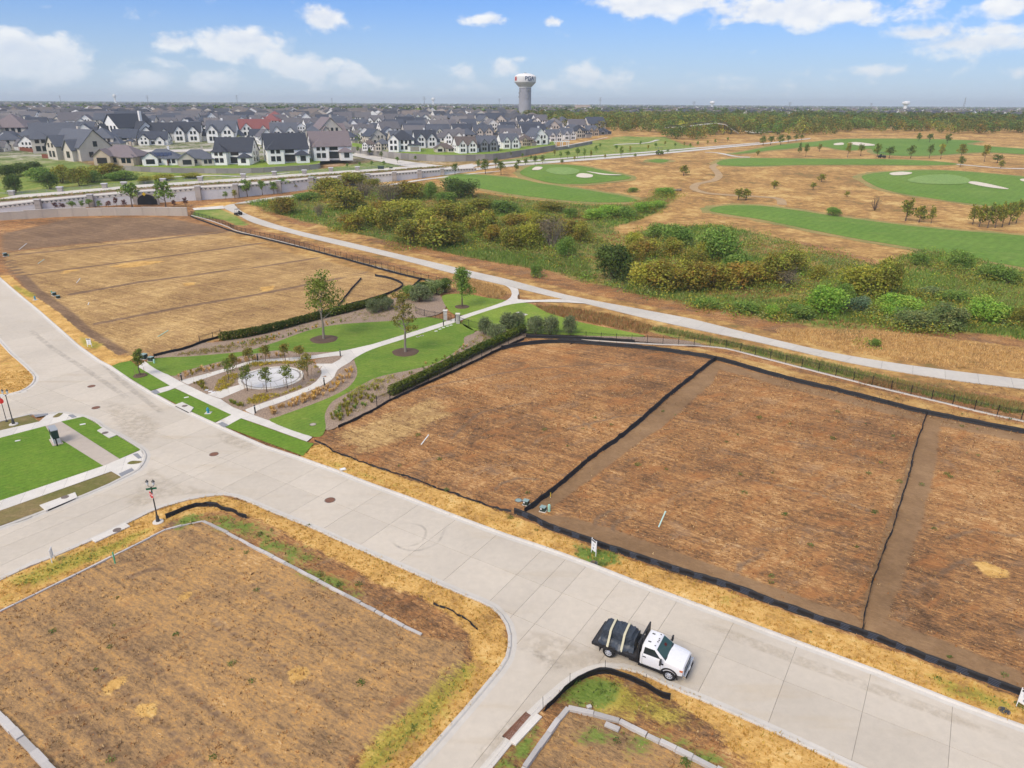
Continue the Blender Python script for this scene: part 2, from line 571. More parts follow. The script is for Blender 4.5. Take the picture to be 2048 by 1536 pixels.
def ground_material():
    m = bpy.data.materials.new('ground_cover')
    m.use_nodes = True
    N = NT(m.node_tree)
    b = m.node_tree.nodes['Principled BSDF']
    b.inputs['Roughness'].default_value = .95
    b.inputs['Specular IOR Level'].default_value = .1
    pos = N.n('ShaderNodeNewGeometry').outputs['Position']
    lane = N.vm('MULTIPLY', N.mapping(pos, .56), (.60, 1.45, 1))
    cross = N.vm('MULTIPLY', N.mapping(pos, -.55), (.55, 1.15, 1))
    f1 = N.noise(lane, 3.6, 6, .85)
    f5 = N.noise(N.vm('MULTIPLY', N.mapping(pos, .56), (.05, 1.7, 1)), 1.0, 4, .62, .15)
    f2 = N.noise(pos, .42, 5, .72)
    f3 = N.noise(pos, .075, 4, .62)
    f4 = N.noise(cross, .38, 5, .68, .6)
    def ramp(t, stops):
        nd = N.n('ShaderNodeValToRGB')
        e = nd.color_ramp.elements
        while len(e) < len(stops): e.new(.5)
        for i, (p, c) in enumerate(stops): e[i].position = p; e[i].color = (*c, 1)
        N.link(t, nd.inputs[0])
        return nd.outputs[0]
    def blend(*terms):
        o = None
        for src, k in terms:
            q = N.m('MULTIPLY', N.m('SUBTRACT', src, .5), k)
            o = N.m('ADD', q, .5) if o is None else N.m('ADD', o, q)
        return o
    def masked(attr, wob=.6, lo=.40, hi=.60, a=None):
        w = N.m('ADD', N.attr(attr) if a is None else a, N.m('MULTIPLY', N.m('SUBTRACT', f2, .5), wob))
        w = N.m('ADD', w, N.m('MULTIPLY', N.m('SUBTRACT', f1, .5), wob))
        return N.ss(w, lo, hi)
    t = blend((f1, 1.4), (f2, .45), (f5, .42), (f3, .6))
    t2 = blend((f1, 1.35), (f5, .46), (f2, .45), (f3, .55))
    tw = blend((f2, 1.0), (f3, .9), (f1, .45))
    # mown weedy stubble over brown clay
    c = ramp(t, [(.24, (.085, .052, .031)), (.38, (.18, .10, .051)), (.48, (.29, .152, .068)), (.55, (.385, .192, .072)), (.63, (.49, .27, .108)), (.78, (.68, .45, .22))])
    c = N.mix(N.m('MULTIPLY', N.ss(f4, .50, .68), .55), c, (.40, .165, .055))
    c = N.mix(N.m('MULTIPLY', N.ss(f4, .46, .34), .35), c, (.30, .205, .13))
    # pale straw stubble
    straw = ramp(t2, [(.22, (.13, .078, .042)), (.38, (.27, .16, .072)), (.48, (.40, .25, .10)), (.58, (.53, .34, .14)), (.74, (.68, .47, .21))])
    straw = N.mix(N.m('MULTIPLY', N.ss(f4, .46, .64), .55), straw, (.33, .195, .092))
    straw = N.mix(N.m('MULTIPLY', N.ss(f2, .60, .74), .5), straw, (.24, .22, .075))
    c = N.mix(masked('m_pale', .5), c, straw)
    # grey weathered clods
    clod = ramp(t2, [(.20, (.13, .085, .048)), (.36, (.235, .148, .078)), (.47, (.335, .205, .098)), (.56, (.43, .26, .115)), (.66, (.52, .28, .088)), (.80, (.66, .46, .24))])
    clod = N.mix(N.m('MULTIPLY', N.ss(f4, .58, .72), .5), clod, (.30, .125, .05))
    c = N.mix(masked('m_clod', .4), c, clod)
    # golf rough: cured straw-orange grass
    rough = ramp(tw, [(.28, (.22, .16, .058)), (.40, (.32, .18, .068)), (.50, (.43, .245, .085)), (.60, (.52, .325, .115)), (.74, (.63, .44, .18))])
    rough = N.mix(N.m('MULTIPLY', N.ss(f4, .56, .72), .5), rough, (.36, .18, .08))
    c = N.mix(masked('m_rough', .45), c, rough)
    # meadow
    mead = ramp(tw, [(.30, (.10, .165, .03)), (.44, (.17, .225, .045)), (.53, (.26, .255, .065)), (.61, (.38, .27, .095)), (.72, (.46, .25, .095))])
    c = N.mix(masked('m_meadow', .8), c, mead)
    # smooth graded soil
    soil = ramp(blend((f1, .6), (f2, .5), (f3, .5)), [(.3, (.18, .108, .056)), (.5, (.27, .165, .086)), (.7, (.37, .235, .125))])
    c = N.mix(masked('m_soil', .8, .36, .64), c, soil)
    dsoil = ramp(t2, [(.25, (.13, .082, .05)), (.5, (.215, .135, .08)), (.74, (.36, .235, .13))])
    c = N.mix(masked('m_dark', .6, .40, .75), c, dsoil)
    # golden cured bermuda verge
    gold = ramp(blend((f1, .9), (f2, .9), (f4, .4)), [(.22, (.24, .135, .05)), (.38, (.45, .26, .085)), (.50, (.60, .35, .105)), (.60, (.69, .43, .145)), (.74, (.78, .55, .24))])
    gold = N.mix(N.m('MULTIPLY', N.ss(f4, .60, .70), .5), gold, (.40, .34, .075))
    c = N.mix(masked('m_gold', .7, .36, .64), c, gold)
    ochre = ramp(blend((f1, 1.0), (f2, .8)), [(.28, (.17, .15, .03)), (.45, (.29, .25, .045)), (.55, (.42, .33, .065)), (.7, (.60, .43, .12))])
    c = N.mix(masked('m_ochre', .9, .38, .66), c, ochre)
    # green weeds
    weed = ramp(f1, [(.3, (.07, .115, .02)), (.5, (.15, .22, .04)), (.65, (.26, .29, .075))])
    c = N.mix(masked('m_weed', 1.1, .40, .66), c, weed)
    green = ramp(tw, [(.32, (.14, .21, .04)), (.5, (.22, .28, .06)), (.66, (.33, .32, .10))])
    c = N.mix(masked('m_green', .45), c, green)
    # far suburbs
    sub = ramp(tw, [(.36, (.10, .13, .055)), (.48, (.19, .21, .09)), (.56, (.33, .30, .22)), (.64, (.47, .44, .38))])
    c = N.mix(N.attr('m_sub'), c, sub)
    N.link(c, b.inputs['Base Color'])
    N.link(N.bump(N.noise(pos, 6.5, 3, .8), .6, .10), b.inputs['Normal'])
    MATS['ground'] = m
ground_material()
concrete('road', (.575, .51, .42), (.49, .40, .28), .55)
concrete('road_base', (.20, .185, .165), stain_amt=.1)
concrete('kerb', (.60, .56, .50), (.40, .35, .28), .3)
concrete('walk', (.68, .64, .575), (.50, .43, .34), .25)
concrete('walk_pink', (.50, .43, .36), (.44, .34, .26), .3)
concrete('trail', (.58, .54, .475), (.46, .38, .28), .3, .035)
concrete('deck', (.62, .58, .52), (.45, .40, .33), .2)
concrete('plaza', (.62, .61, .60), (.52, .50, .47), .25)
concrete('stone_white', (.62, .61, .62), (.45, .43, .40), .2, .0)
concrete('wall_white', (.66, .66, .67), (.50, .49, .48), .15, .03)
concrete('wall_beige', (.47, .41, .34), (.40, .35, .28), .2, .05)
concrete('block', (.50, .47, .44), (.30, .28, .25), .5, .16)
concrete('stone_grey', (.30, .28, .26), (.20, .19, .18), .5, .2)
concrete('pillar_stone', (.36, .325, .30), (.22, .20, .185), .5, .15)
lawn('lawn', (.125, .215, .028), (.175, .255, .036), (.26, .28, .065), 1.0, .45)
lawn('lawn_bright', (.115, .215, .022), (.15, .25, .028), (.21, .26, .048), 1.0, .5)
lawn('lawn_back', (.17, .26, .032), (.22, .30, .045), (.29, .29, .07), .8)
lawn('fairway', (.125, .225, .032), (.155, .25, .04), (.21, .27, .058), .25, .12)
lawn('semi_rough', (.24, .24, .075), (.38, .27, .10), (.46, .29, .11), .5)
lawn('putting_green', (.20, .31, .085), (.23, .33, .095), (.26, .34, .11), .3)
lawn('verge_mix', (.16, .155, .045), (.25, .185, .085), (.33, .235, .12), 1.3)
pmat('mulch', (.27, .195, .14), .95, .25, 6, .8, 25, coords='World', col2=(.35, .26, .19))
pmat('dark_mulch', (.115, .075, .052), .95, .3, 12, .8, 30, coords='World')
pmat('sand', (.66, .585, .47), .95, .06, .8, coords='World')
pmat('path_dirt', (.42, .29, .155), .95, .15, .5, coords='World')
pmat('black_fabric', (.012, .012, .014), .62, .3, 6, .5, 14, spec=.35)
pmat('black_metal', (.012, .013, .015), .5, spec=.4)
pmat('fabric_print', (.075, .09, .125), .8)
pmat('dark_green_metal', (.030, .055, .045), .5, .1, 4, spec=.4)
pmat('lid_green', (.25, .34, .32), .55, .1, 4)
pmat('bright_green', (.10, .36, .19), .5)
pmat('pale_green', (.34, .58, .46), .45)
pmat('pvc', (.72, .74, .72), .4)
pmat('pvc_tint', (.48, .68, .60), .4)
pmat('hydrant_blue', (.035, .26, .40), .4, spec=.5)
pmat('white_paint', (.80, .80, .79), .5)
pmat('iron_red', (.20, .095, .06), .75, .25, 5, coords='Object')
pmat('iron_dark', (.17, .135, .115), .7, .2, 5)
pmat('tactile', (.27, .275, .29), .8, .06, 6)
pmat('wood_stake', (.30, .20, .11), .9, .2, 10)
pmat('timber', (.38, .32, .24), .9, .25, 8)
pmat('bark', (.13, .095, .07), .95, .25, 12, .6, 30)
pmat('pale_bark', (.24, .205, .165), .95, .2, 12, .5, 30)
pmat('stop_red', (.52, .035, .03), .45)
pmat('sign_green', (.015, .13, .06), .45)
pmat('sign_dark', (.05, .055, .06), .5)
pmat('sign_grey', (.32, .34, .36), .5)
pmat('lamp_post', (.045, .045, .042), .45, spec=.5)
pmat('lamp_glass', (.62, .68, .72), .15, spec=.6)
pmat('yellow', (.62, .42, .03), .5)
pmat('glass_dark', (.016, .024, .028), .08, spec=.7)
pmat('rubber', (.018, .018, .019), .85)
leafmat('leaf')
leafmat('leaf_dry', .85, .10, .1)
leafmat('far_tint', .9, 0.0, 0.0)

def stain_mat(name, col, alpha):
    m = bpy.data.materials.new(name); m.use_nodes = True
    t = m.node_tree; N = NT(t); b = t.nodes['Principled BSDF']
    b.inputs['Base Color'].default_value = (*col, 1); b.inputs['Roughness'].default_value = .95; b.inputs['Specular IOR Level'].default_value = .1
    pos = N.n('ShaderNodeNewGeometry').outputs['Position']
    e = N.attr('edge')
    N.link(N.m('MULTIPLY', N.m('MULTIPLY', N.ss(N.noise(pos, 1.1, 5, .7), .34, .62), N.ss(e, 0, 1)), alpha), b.inputs['Alpha'])
    MATS[name] = m
stain_mat('tyre_mark', (.24, .22, .20), .20)
stain_mat('mud_stain', (.52, .43, .31), .22)
# ------------------------------------------------------------------ outlines measured from the photograph
ROAD_FAR = [(0,557),(31,584),(75,620),(117,657),(156,692),(198,722),(221,734),(260,761),(298,784),(349,812),(427,848),(493,878),(530,894),(600,917),(668,941),(737,968),(812,995),(908,1033),(1010,1071),(1089,1097),(1188,1133),(1264,1163),(1382,1207),(1498,1250),(1618,1295),(1757,1346),(1905,1405),(2048,1457)]
ROAD_NEAR_R = [(1702,1535),(1563,1470),(1424,1408),(1348,1377),(1297,1352),(1259,1340),(1224,1335),(1201,1338),(1168,1348),(1137,1368),(1104,1396),(1069,1429),(1022,1484),(980,1536)]
ROAD_NEAR_L = [(829,1536),(867,1496),(944,1408),(979,1366),(1007,1332),(1017,1311),(1021,1286),(1019,1262),(1010,1241),(996,1225),(975,1209),(909,1182),(822,1143),(769,1120),(682,1082),(630,1058),(560,1030),(508,1008),(482,997),(457,991),(432,991),(381,999),(350,1008),(310,1020),(251,1049),(182,1082),(105,1115),(52,1136),(0,1161)]
ISLAND = [(0,1057),(25,1048),(89,1024),(157,997),(218,971),(244,958),(272,944),(284,933),(292,915),(289,905),(282,898),(244,874),(208,857),(193,844),(168,834),(142,830),(122,826),(96,829),(58,831),(0,844)]
CORNER = [(0,793),(21,789),(46,782),(65,769),(70,759),(67,750),(44,727),(21,707),(0,684)]
e_far = extend(GP(ROAD_FAR), 60, 40)
e_nr = extend(GP(ROAD_NEAR_R), 40, 14)
e_nl = extend(GP(ROAD_NEAR_L), 14, 40)
e_is = extend(GP(ISLAND), 40, 40)
e_co = extend(GP(CORNER), 40, 60)
e_is_s = smooth_open(e_is, 3)
ROAD = e_far + smooth_open(e_nr, 3) + smooth_open(e_nl, 3) + e_is_s + smooth_open(e_co, 3)

TRAIL_UP = [(621,388),(550,394),(493,403),(470,408),(473,414),(480,421),(499,431),(550,449),(607,465),(692,484),(776,504),(861,524),(960,547),(1017,560),(1134,591),(1252,614),(1369,636),(1400,643),(1527,675),(1653,704),(1780,726),(1906,743),(2048,760)]
TRAIL_LO = [(621,391),(560,398),(500,406),(462,409),(447,415),(456,421),(473,429),(507,446),(578,466),(663,487),(748,507),(833,528),(904,547),(1008,571),(1126,599),(1175,609),(1281,635),(1398,661),(1500,682),(1558,695),(1685,724),(1811,747),(1938,766),(2048,779)]

# masks for the one ground sheet: attribute -> list of (outline, feather in metres)
def band(line, w0, w1=None):
    """strip round a measured line, w metres to the left / right"""
    L = resample(GP(line), 2.0)
    return [tuple(p) for p in offset_line(L, w0)] + [tuple(p) for p in offset_line(L, -(w1 if w1 is not None else w0))][::-1]
LOT_FRONT = [(640,890),(700,918),(770,944),(900,990),(1025,1032),(1100,1064),(1183,1094),(1294,1133),(1424,1172),(1656,1258),(1887,1343),(2048,1402)]
TRACKS = [[(760,800),(900,765),(1050,738),(1200,728),(1390,742)],[(900,880),(955,828),(1050,806),(1150,832),(1200,868)],[(985,985),(1010,962),(1060,955),(1100,968)],[(1185,1062),(1192,1040),(1225,1020),(1275,1022)],[(1222,1066),(1226,1046),(1262,1036)],[(1470,1160),(1480,1130),(1530,1110)],[(1130,860),(1250,830),(1330,832)],[(1560,880),(1680,900),(1780,940)],[(1500,960),(1640,990),(1760,1030)],[(1890,1080),(1950,1060),(2040,1075)],[(1880,1150),(1930,1120),(1990,1130)],
          [(180,1330),(300,1430),(420,1540)],[(250,1290),(420,1420),(560,1540)],[(420,1240),(560,1330),(700,1440)],[(60,1340),(170,1450),(250,1540)],[(250,1160),(300,1140),(330,1140)],[(500,1170),(640,1250),(760,1330)]]
MASK = {
 'm_pale': [([(14,505),(130,492),(465,461),(560,485),(842,559),(800,590),(690,616),(560,655),(442,680),(300,712),(270,713),(235,706),(150,650),(60,575),(10,530)], 1.5),
            ([(680,868),(760,840),(860,800),(900,830),(800,880),(720,905)], 5.0)],
 'm_dark': [([(0,505),(130,491),(465,461),(330,434),(140,436),(0,468)], 3.0),
            (band([(20,511),(250,487),(465,462)], 1.1), .8), (band([(69,547),(229,526),(400,503),(539,484)], .9), .7),
            (band([(135,591),(279,565),(400,548),(520,533),(649,513)], .9), .7), (band([(185,650),(381,612),(520,588),(742,544)], .8), .7),
            *[(band(q, .28), .45) for q in TRACKS],
            (band([(8,522),(62,582),(117,622),(156,659),(208,694),(236,712)], 1.8, .6), 1.0)],
 'm_clod': [([(0,1230),(87,1185),(168,1145),(244,1107),(342,1058),(407,1046),(513,1101),(633,1164),(717,1208),(843,1275),(930,1285),(925,1340),(860,1400),(750,1480),(690,1536),(660,1600),(-100,1620),(-140,1290)], 1.0),
            ([(1136,1424),(1191,1435),(1310,1486),(1419,1540),(1460,1600),(1000,1600),(1052,1540)], .6)],
 'm_soil': [([(1048,1030),(1113,979),(1249,871),(1429,722),(1442,730),(1425,765),(1330,850),(1245,910),(1180,962),(1110,1012),(1065,1040)], .5),
            ([(1854,832),(1880,850),(1872,930),(1845,1040),(1800,1170),(1765,1268),(1723,1264),(1742,1184),(1767,1104),(1796,1017),(1815,954),(1833,884)], .7),
            ([(1048,1032),(1183,1082),(1424,1160),(1656,1246),(1723,1262),(1716,1235),(1560,1180),(1380,1115),(1230,1062),(1140,1035)], .6),
            ([(1723,1262),(1887,1330),(2048,1388),(2048,1350),(1900,1290),(1780,1240)], .7),
            (band([(1429,724),(1550,757),(1675,789),(1758,810),(1854,833),(2048,870)], .3, 2.2), 1.0),
            (band([(1850,850),(1828,890),(1800,980),(1760,1100),(1722,1240)], .9, .1), .4)],
 'm_gold': [([(0,684),(21,707),(44,727),(67,750),(70,759),(65,769),(46,782),(21,789),(0,793),(-60,800),(-60,640)], .3),
            ([(0,557),(75,620),(156,692),(221,734),(262,722),(270,712),(236,712),(206,692),(156,660),(117,625),(62,588),(20,551),(0,537)], .5),
            ([(600,917),(737,968),(908,1033),(1089,1097),(1264,1163),(1498,1250),(1757,1346),(2048,1457),(2200,1520),(2200,1450)] + LOT_FRONT[::-1] + [(605,895)], .5),
            ([(0,1161),(105,1115),(251,1049),(350,1008),(432,991),(508,1008),(682,1082),(909,1182),(996,1225),(1021,1286),(1007,1332),(944,1408),(829,1536),(780,1590),(670,1600),(720,1520),(800,1440),(900,1370),(945,1320),(935,1265),(890,1225),(830,1190),(760,1172),(690,1130),(600,1085),(520,1040),(440,1022),(350,1040),(300,1075),(168,1140),(87,1178),(0,1222),(-40,1240),(-40,1180)], .9),
            ([(1201,1338),(1224,1335),(1259,1340),(1297,1352),(1424,1408),(1563,1470),(1702,1535),(1780,1580),(1600,1580),(1480,1500),(1400,1440),(1345,1402),(1270,1362),(1200,1347)], .5),
            ([(1420,1420),(1480,1440),(1620,1520),(1680,1580),(1520,1560),(1440,1480)], 1.5),
            ([(385,417),(440,404),(470,404),(448,414),(390,418)], 1.5),
            ([(355,1190),(385,1182),(382,1200),(360,1206)], .4), ([(575,1340),(612,1332),(620,1352),(590,1372),(578,1362)], .4), ([(272,1412),(312,1408),(316,1432),(290,1440),(275,1432)], .4),
            ([(200,1372),(255,1352),(250,1372),(205,1396)], .5), ([(1945,1126),(1970,1125),(2018,1145),(2015,1160),(1975,1156)], .5),
            ([(126,541),(160,537),(155,545),(128,548)], .8),([(225,532),(265,523),(330,522),(300,530),(235,538)], 1.2),([(366,566),(390,565),(388,571),(368,573)], .8),([(520,575),(550,571),(545,580),(525,583)], .8),
            ],
 'm_ochre': [([(20,1165),(100,1128),(200,1090),(160,1130),(60,1180)], 2.0), ([(120,1130),(250,1075),(300,1060),(250,1095),(150,1140)], 1.5), ([(800,1440),(870,1370),(930,1330),(960,1330),(900,1410),(830,1490),(770,1530),(740,1520)], 2.0),
             ([(760,1470),(810,1440),(780,1536),(700,1560)], 1.5), ([(1150,1365),(1240,1362),(1330,1410),(1400,1450),(1300,1440),(1200,1420)], 2.5), ([(600,905),(700,940),(850,995),(760,965),(640,920)], 1.5), ([(30,570),(75,592),(60,597),(25,578)], 1.2), ([(160,672),(205,690),(190,705),(165,690)], 1.2),
             ([(1860,1355),(1960,1380),(2048,1425),(1990,1420),(1900,1390)], 1.5)],
 'm_weed': [([(400,1035),(470,1040),(560,1085),(640,1120),(600,1130),(520,1085),(440,1055)], 2.5), ([(1115,1375),(1165,1358),(1240,1370),(1230,1400),(1160,1420),(1115,1405)], 1.5), ([(1150,1088),(1190,1098),(1235,1110),(1240,1130),(1190,1135),(1150,1112)], 1.0),
            ([(340,1045),(400,1032),(420,1040),(360,1060)], 1.5), ([(1040,1480),(1075,1455),(1060,1500),(1030,1530),(1000,1536)], 1.5), ([(1330,1470),(1400,1500),(1440,1536),(1380,1520)], 2.0), ([(1160,1465),(1260,1470),(1280,1490),(1180,1490)], 2.5),
            ([(620,1140),(720,1190),(700,1200),(600,1145)], 2.0),([(640,1050),(640,895),(625,880),(680,862)], -4)],
 'm_meadow': [([(490,404),(620,393),(700,385),(860,372),(930,382),(1060,400),(1180,412),(1262,410),(1340,378),(1352,398),(1300,432),(1225,455),(1240,470),(1330,455),(1430,450),(1530,470),(1640,500),(1750,530),(1850,500),(1960,520),(2100,560),(2100,690),(1960,665),(1800,660),(1640,655),(1540,640),(1440,620),(1330,600),(1240,575),(1150,560),(1100,540),(1000,525),(900,505),(780,480),(690,462),(600,440),(530,420)], 6.0),
              (band([(1290,655),(1400,680),(1500,700),(1640,735),(1760,762),(1900,790),(2048,812)], 1.6), 1.5)],
 'm_green': [([(383,433),(450,440),(476,452),(500,452),(473,432),(440,418),(390,420)], 2.0), ([(-200,300),(60,300),(180,330),(300,340),(640,338),(760,322),(830,330),(690,345),(560,352),(400,368),(200,380),(0,395),(-200,410)], 8.0),
             ([(1150,290),(1240,272),(1330,274),(1380,290),(1400,298),(1260,312),(1120,322),(1000,330),(1000,322),(1080,310)], 6.0)],
}
ROUGH_POLY = GP([(900,352),(1040,335),(1150,322),(1300,308),(1500,290),(1640,272),(2048,262)]) + [(520, 520), (420, 150)] + GP([(2048,672),(1900,640),(1750,520),(1640,490),(1500,455),(1340,440),(1230,450),(1340,385),(1250,400),(1000,385),(880,370)])
MASK['m_rough'] = [(ROUGH_POLY, 4.0, 'w'), (band([(470,405),(480,421),(550,452),(776,507),(960,552),(1134,597),(1400,652),(1653,712),(1906,752),(2048,768)], 5.5), 2.5, 'w'),
                   (band([(470,470),(700,525),(900,575)], 3), 2, 'w'),
                   (GP([(1560,655),(1700,655),(2100,700),(2100,760),(1900,740),(1700,712),(1560,680)]), 3.0, 'w'), (GP([(1060,675),(1400,697),(1560,735),(2048,850),(2048,862),(1850,826),(1560,752),(1420,716),(1240,690)]), 1.5, 'w')]

def build_ground():
    x1 = np.arange(-110, 110.01, .5); y1 = np.arange(12, 150.01, .5)
    x2 = np.arange(-260, 340.01, 2.5); y2 = np.arange(-60, 480.01, 2.5)
    gx = np.cumsum(5 * 1.16 ** np.arange(0, 42))
    x3 = np.r_[-(gx[::-1]) - 260, x2[::8], gx + 340]; x3 = np.unique(np.round(np.r_[x3, -260, 340], 3))
    y3 = np.unique(np.round(np.r_[-60 - gx[::3][::-1], y2, 480 + gx], 3))
    allv, allf = [], []
    off = 0
    def grid(xs, ys, hole=None):
        nonlocal off
        X, Y = np.meshgrid(xs, ys)
        nx = len(xs)
        I = np.arange(len(ys) - 1)[:, None] * nx + np.arange(nx - 1)[None, :]
        f = np.stack([I, I + 1, I + nx + 1, I + nx], -1)
        if hole:
            cx = (xs[:-1] + xs[1:]) / 2; cy = (ys[:-1] + ys[1:]) / 2
            CX, CY = np.meshgrid(cx, cy)
            f = f[~((CX > hole[0]) & (CX < hole[1]) & (CY > hole[2]) & (CY < hole[3]))]
        f = f.reshape(-1, 4)
        allv.append(np.c_[X.ravel(), Y.ravel()]); allf.append(f + off)
        off += X.size
    grid(x1, y1)
    grid(x2, y2, (-110, 110, 12, 150))
    grid(x3, y3, (-260, 340, -60, 480))
    V = np.concatenate(allv); F = np.concatenate(allf)
    x, y = V[:, 0], V[:, 1]
    z = hy(y)
    near = (np.abs(x) < 109) & (y > 13) & (y < 149)
    sd = np.full(len(V), -50.0)
    k = (np.abs(x) < 200) & (y < 260)
    sd[k] = sdist(x[k], y[k], ROAD)
    # kerb-high verge, sunk under the road slabs
    fade = np.clip((110 - np.abs(x)) / 6, 0, 1) * np.clip((150 - y) / 6, 0, 1)
    z = z + np.where(k, np.where(sd > -3, np.clip(-sd * .30, -.12, .10), .10) * np.where(sd > 0, 1, fade), 0) * np.where(sd < -20, np.clip(1 - (-sd - 20) / 10, 0, 1), 1)
    # wheel ruts, clods and furrows
    amp = np.where(near & (sd < -1.5), fade, 0)
    ph = rng.uniform(0, 6, 6)
    z = z + amp * (.025 * np.sin(x * 1.9 + .8 * np.sin(y * .4) + ph[0]) * np.sin(y * 1.1 + ph[1]) + .02 * np.sin((x * .53 + y * .85) * 2.6 + 1.4 * np.sin(x * .13)) + .02 * rng.standard_normal(len(V)) * .8)
    for pl in [GP(SIDEWALK)] + [GP(q[0]) for q in LAWNS.values()] + [GP(q) for q in BEDS] + [GP(ISLAND) + [(-120, 60)]]:
        a = np.array(pl)
        s = near & (x > a[:, 0].min()) & (x < a[:, 0].max()) & (y > a[:, 1].min()) & (y < a[:, 1].max())
        z[s] -= np.where(inside(x[s], y[s], pl), .12, 0)
    z = np.where(near & (sd < 0), np.maximum(z, -.12), z)
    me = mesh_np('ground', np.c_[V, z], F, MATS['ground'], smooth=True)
    for name, lst in MASK.items():
        val = np.zeros(len(V))
        for it in lst:
            poly, fe = it[0], it[1]
            if fe < 0: continue
            if len(it) < 3 and max(abs(p[0]) for p in poly) > 0 and not isinstance(poly[0][0], (float, np.floating)): poly = GP(poly)
            a = np.array(poly)
            s = (x > a[:, 0].min() - fe) & (x < a[:, 0].max() + fe) & (y > a[:, 1].min() - fe) & (y < a[:, 1].max() + fe)
            if not s.any(): continue
            d = sdist(x[s], y[s], poly)
            val[s] = np.maximum(val[s], np.clip(.5 + d / (2 * fe), 0, 1))
        if name == 'm_rough': val = np.maximum(val, np.clip((y - 175) / 40, 0, 1) * (x > -60) * np.clip((760 - y) / 80, 0, 1))
        fattr(me, name, val)
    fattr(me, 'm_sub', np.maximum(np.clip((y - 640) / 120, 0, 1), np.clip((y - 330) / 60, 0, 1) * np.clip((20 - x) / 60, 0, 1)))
    o = obj('ground', me)
    o['kind'] = 'structure'
    return o
LANE = Vector((30.4 + 9.1, 31.8 - 56.8)).normalized()         # direction of the street
LANE_ANG = math.atan2(LANE.y, LANE.x)

# ------------------------------------------------------------------ slabs with joints
def cut_panels(outline, cuts):
    """split an outline along lines (point, normal) -> list of polygons"""
    bm = bmesh.new()
    res = delaunay_2d_cdt([Vector(p) for p in outline], [], [list(range(len(outline)))], 1, 1e-5)
    vs = [bm.verts.new((p.x, p.y, 0)) for p in res[0]]
    for f in res[2]:
        try: bm.faces.new([vs[i] for i in f])
        except ValueError: pass
    # remember which triangles lie in one cell, then dissolve inside every cell
    for p, n in cuts:
        g = bm.verts[:] + bm.edges[:] + bm.faces[:]
        bmesh.ops.bisect_plane(bm, geom=g, plane_co=(p[0], p[1], 0), plane_no=(n[0], n[1], 0), dist=1e-4)
    bm.faces.ensure_lookup_table()
    cells = {}
    for f in bm.faces:
        c = f.calc_center_median()
        key = tuple(int((c.x - p[0]) * n[0] + (c.y - p[1]) * n[1] > 0) for p, n in cuts)
        cells.setdefault(key, []).append(f)
    out = []
    for fs in cells.values():
        # outline of the cell: boundary edges, walked
        cnt = {}
        for f in fs:
            vv = [v.index for v in f.verts] if False else list(f.verts)
            for a, b in zip(vv, vv[1:] + vv[:1]): cnt[(a, b)] = 1
        bnd = {}
        for (a, b) in cnt:
            if (b, a) not in cnt: bnd.setdefault(a, []).append(b)
        while bnd:
            s = next(iter(bnd)); loop = [s]; cur = s
            while True:
                nx = bnd.get(cur)
                if not nx: break
                q = nx.pop()
                if not nx: del bnd[cur]
                if q is s: break
                loop.append(q); cur = q
            if len(loop) >= 3: out.append([(v.co.x, v.co.y) for v in loop])
    bm.free()
    return out
def area(p):
    return .5 * sum(p[i][0] * p[(i + 1) % len(p)][1] - p[(i + 1) % len(p)][0] * p[i][1] for i in range(len(p)))
def inset(poly, d):
    n = len(poly)
    sgn = 1 if area(poly) > 0 else -1
    out = []
    for i in range(n):
        a, b, c = (np.array(poly[(i + k) % n]) for k in (-1, 0, 1))
        e1 = b - a; e2 = c - b
        l1, l2 = np.linalg.norm(e1), np.linalg.norm(e2)
        if l1 < 1e-6 or l2 < 1e-6: out.append(tuple(b)); continue
        n1 = np.array((-e1[1], e1[0])) / l1 * sgn; n2 = np.array((-e2[1], e2[0])) / l2 * sgn
        m = n1 + n2
        q = 1 + n1 @ n2
        out.append(tuple(b + (m / q * d if q > .3 else n1 * d)))
    return out
def slabs(parent, name, outline, cuts, mat, z, gap=.012, thick=.05, minarea=.15):
    k = 0
    for p in cut_panels(outline, cuts):
        if abs(area(p)) < minarea: continue
        q = inset(p, gap)
        if area(q) < 0: q = q[::-1]
        n = len(q)
        tris = tessellate_polygon([[Vector((x, y, 0)) for x, y in q]])
        zz = [float(hy(y)) + z for _, y in q]
        v = [(x, y, h) for (x, y), h in zip(q, zz)] + [(x, y, h - thick) for (x, y), h in zip(q, zz)]
        f = [list(t) for t in tris] + [[i, n + i, n + (i + 1) % n, (i + 1) % n] for i in range(n)]
        me = mesh_np(name, v, f, mat)
        bm = bmesh.new(); bm.from_mesh(me)
        up = [t for t in bm.faces if len(t.verts) == 3]
        if sum(t.normal.z for t in up) < 0: bmesh.ops.reverse_faces(bm, faces=up)
        bm.to_mesh(me); bm.free()
        o = obj(name, me, parent)
        k += 1
    return k
def line_cuts(p0, ang, offs):
    """parallel lines at angle ang through p0, shifted sideways by offs"""
    n = (-math.sin(ang), math.cos(ang))
    return [((p0[0] + n[0] * o, p0[1] + n[1] * o), n) for o in offs]

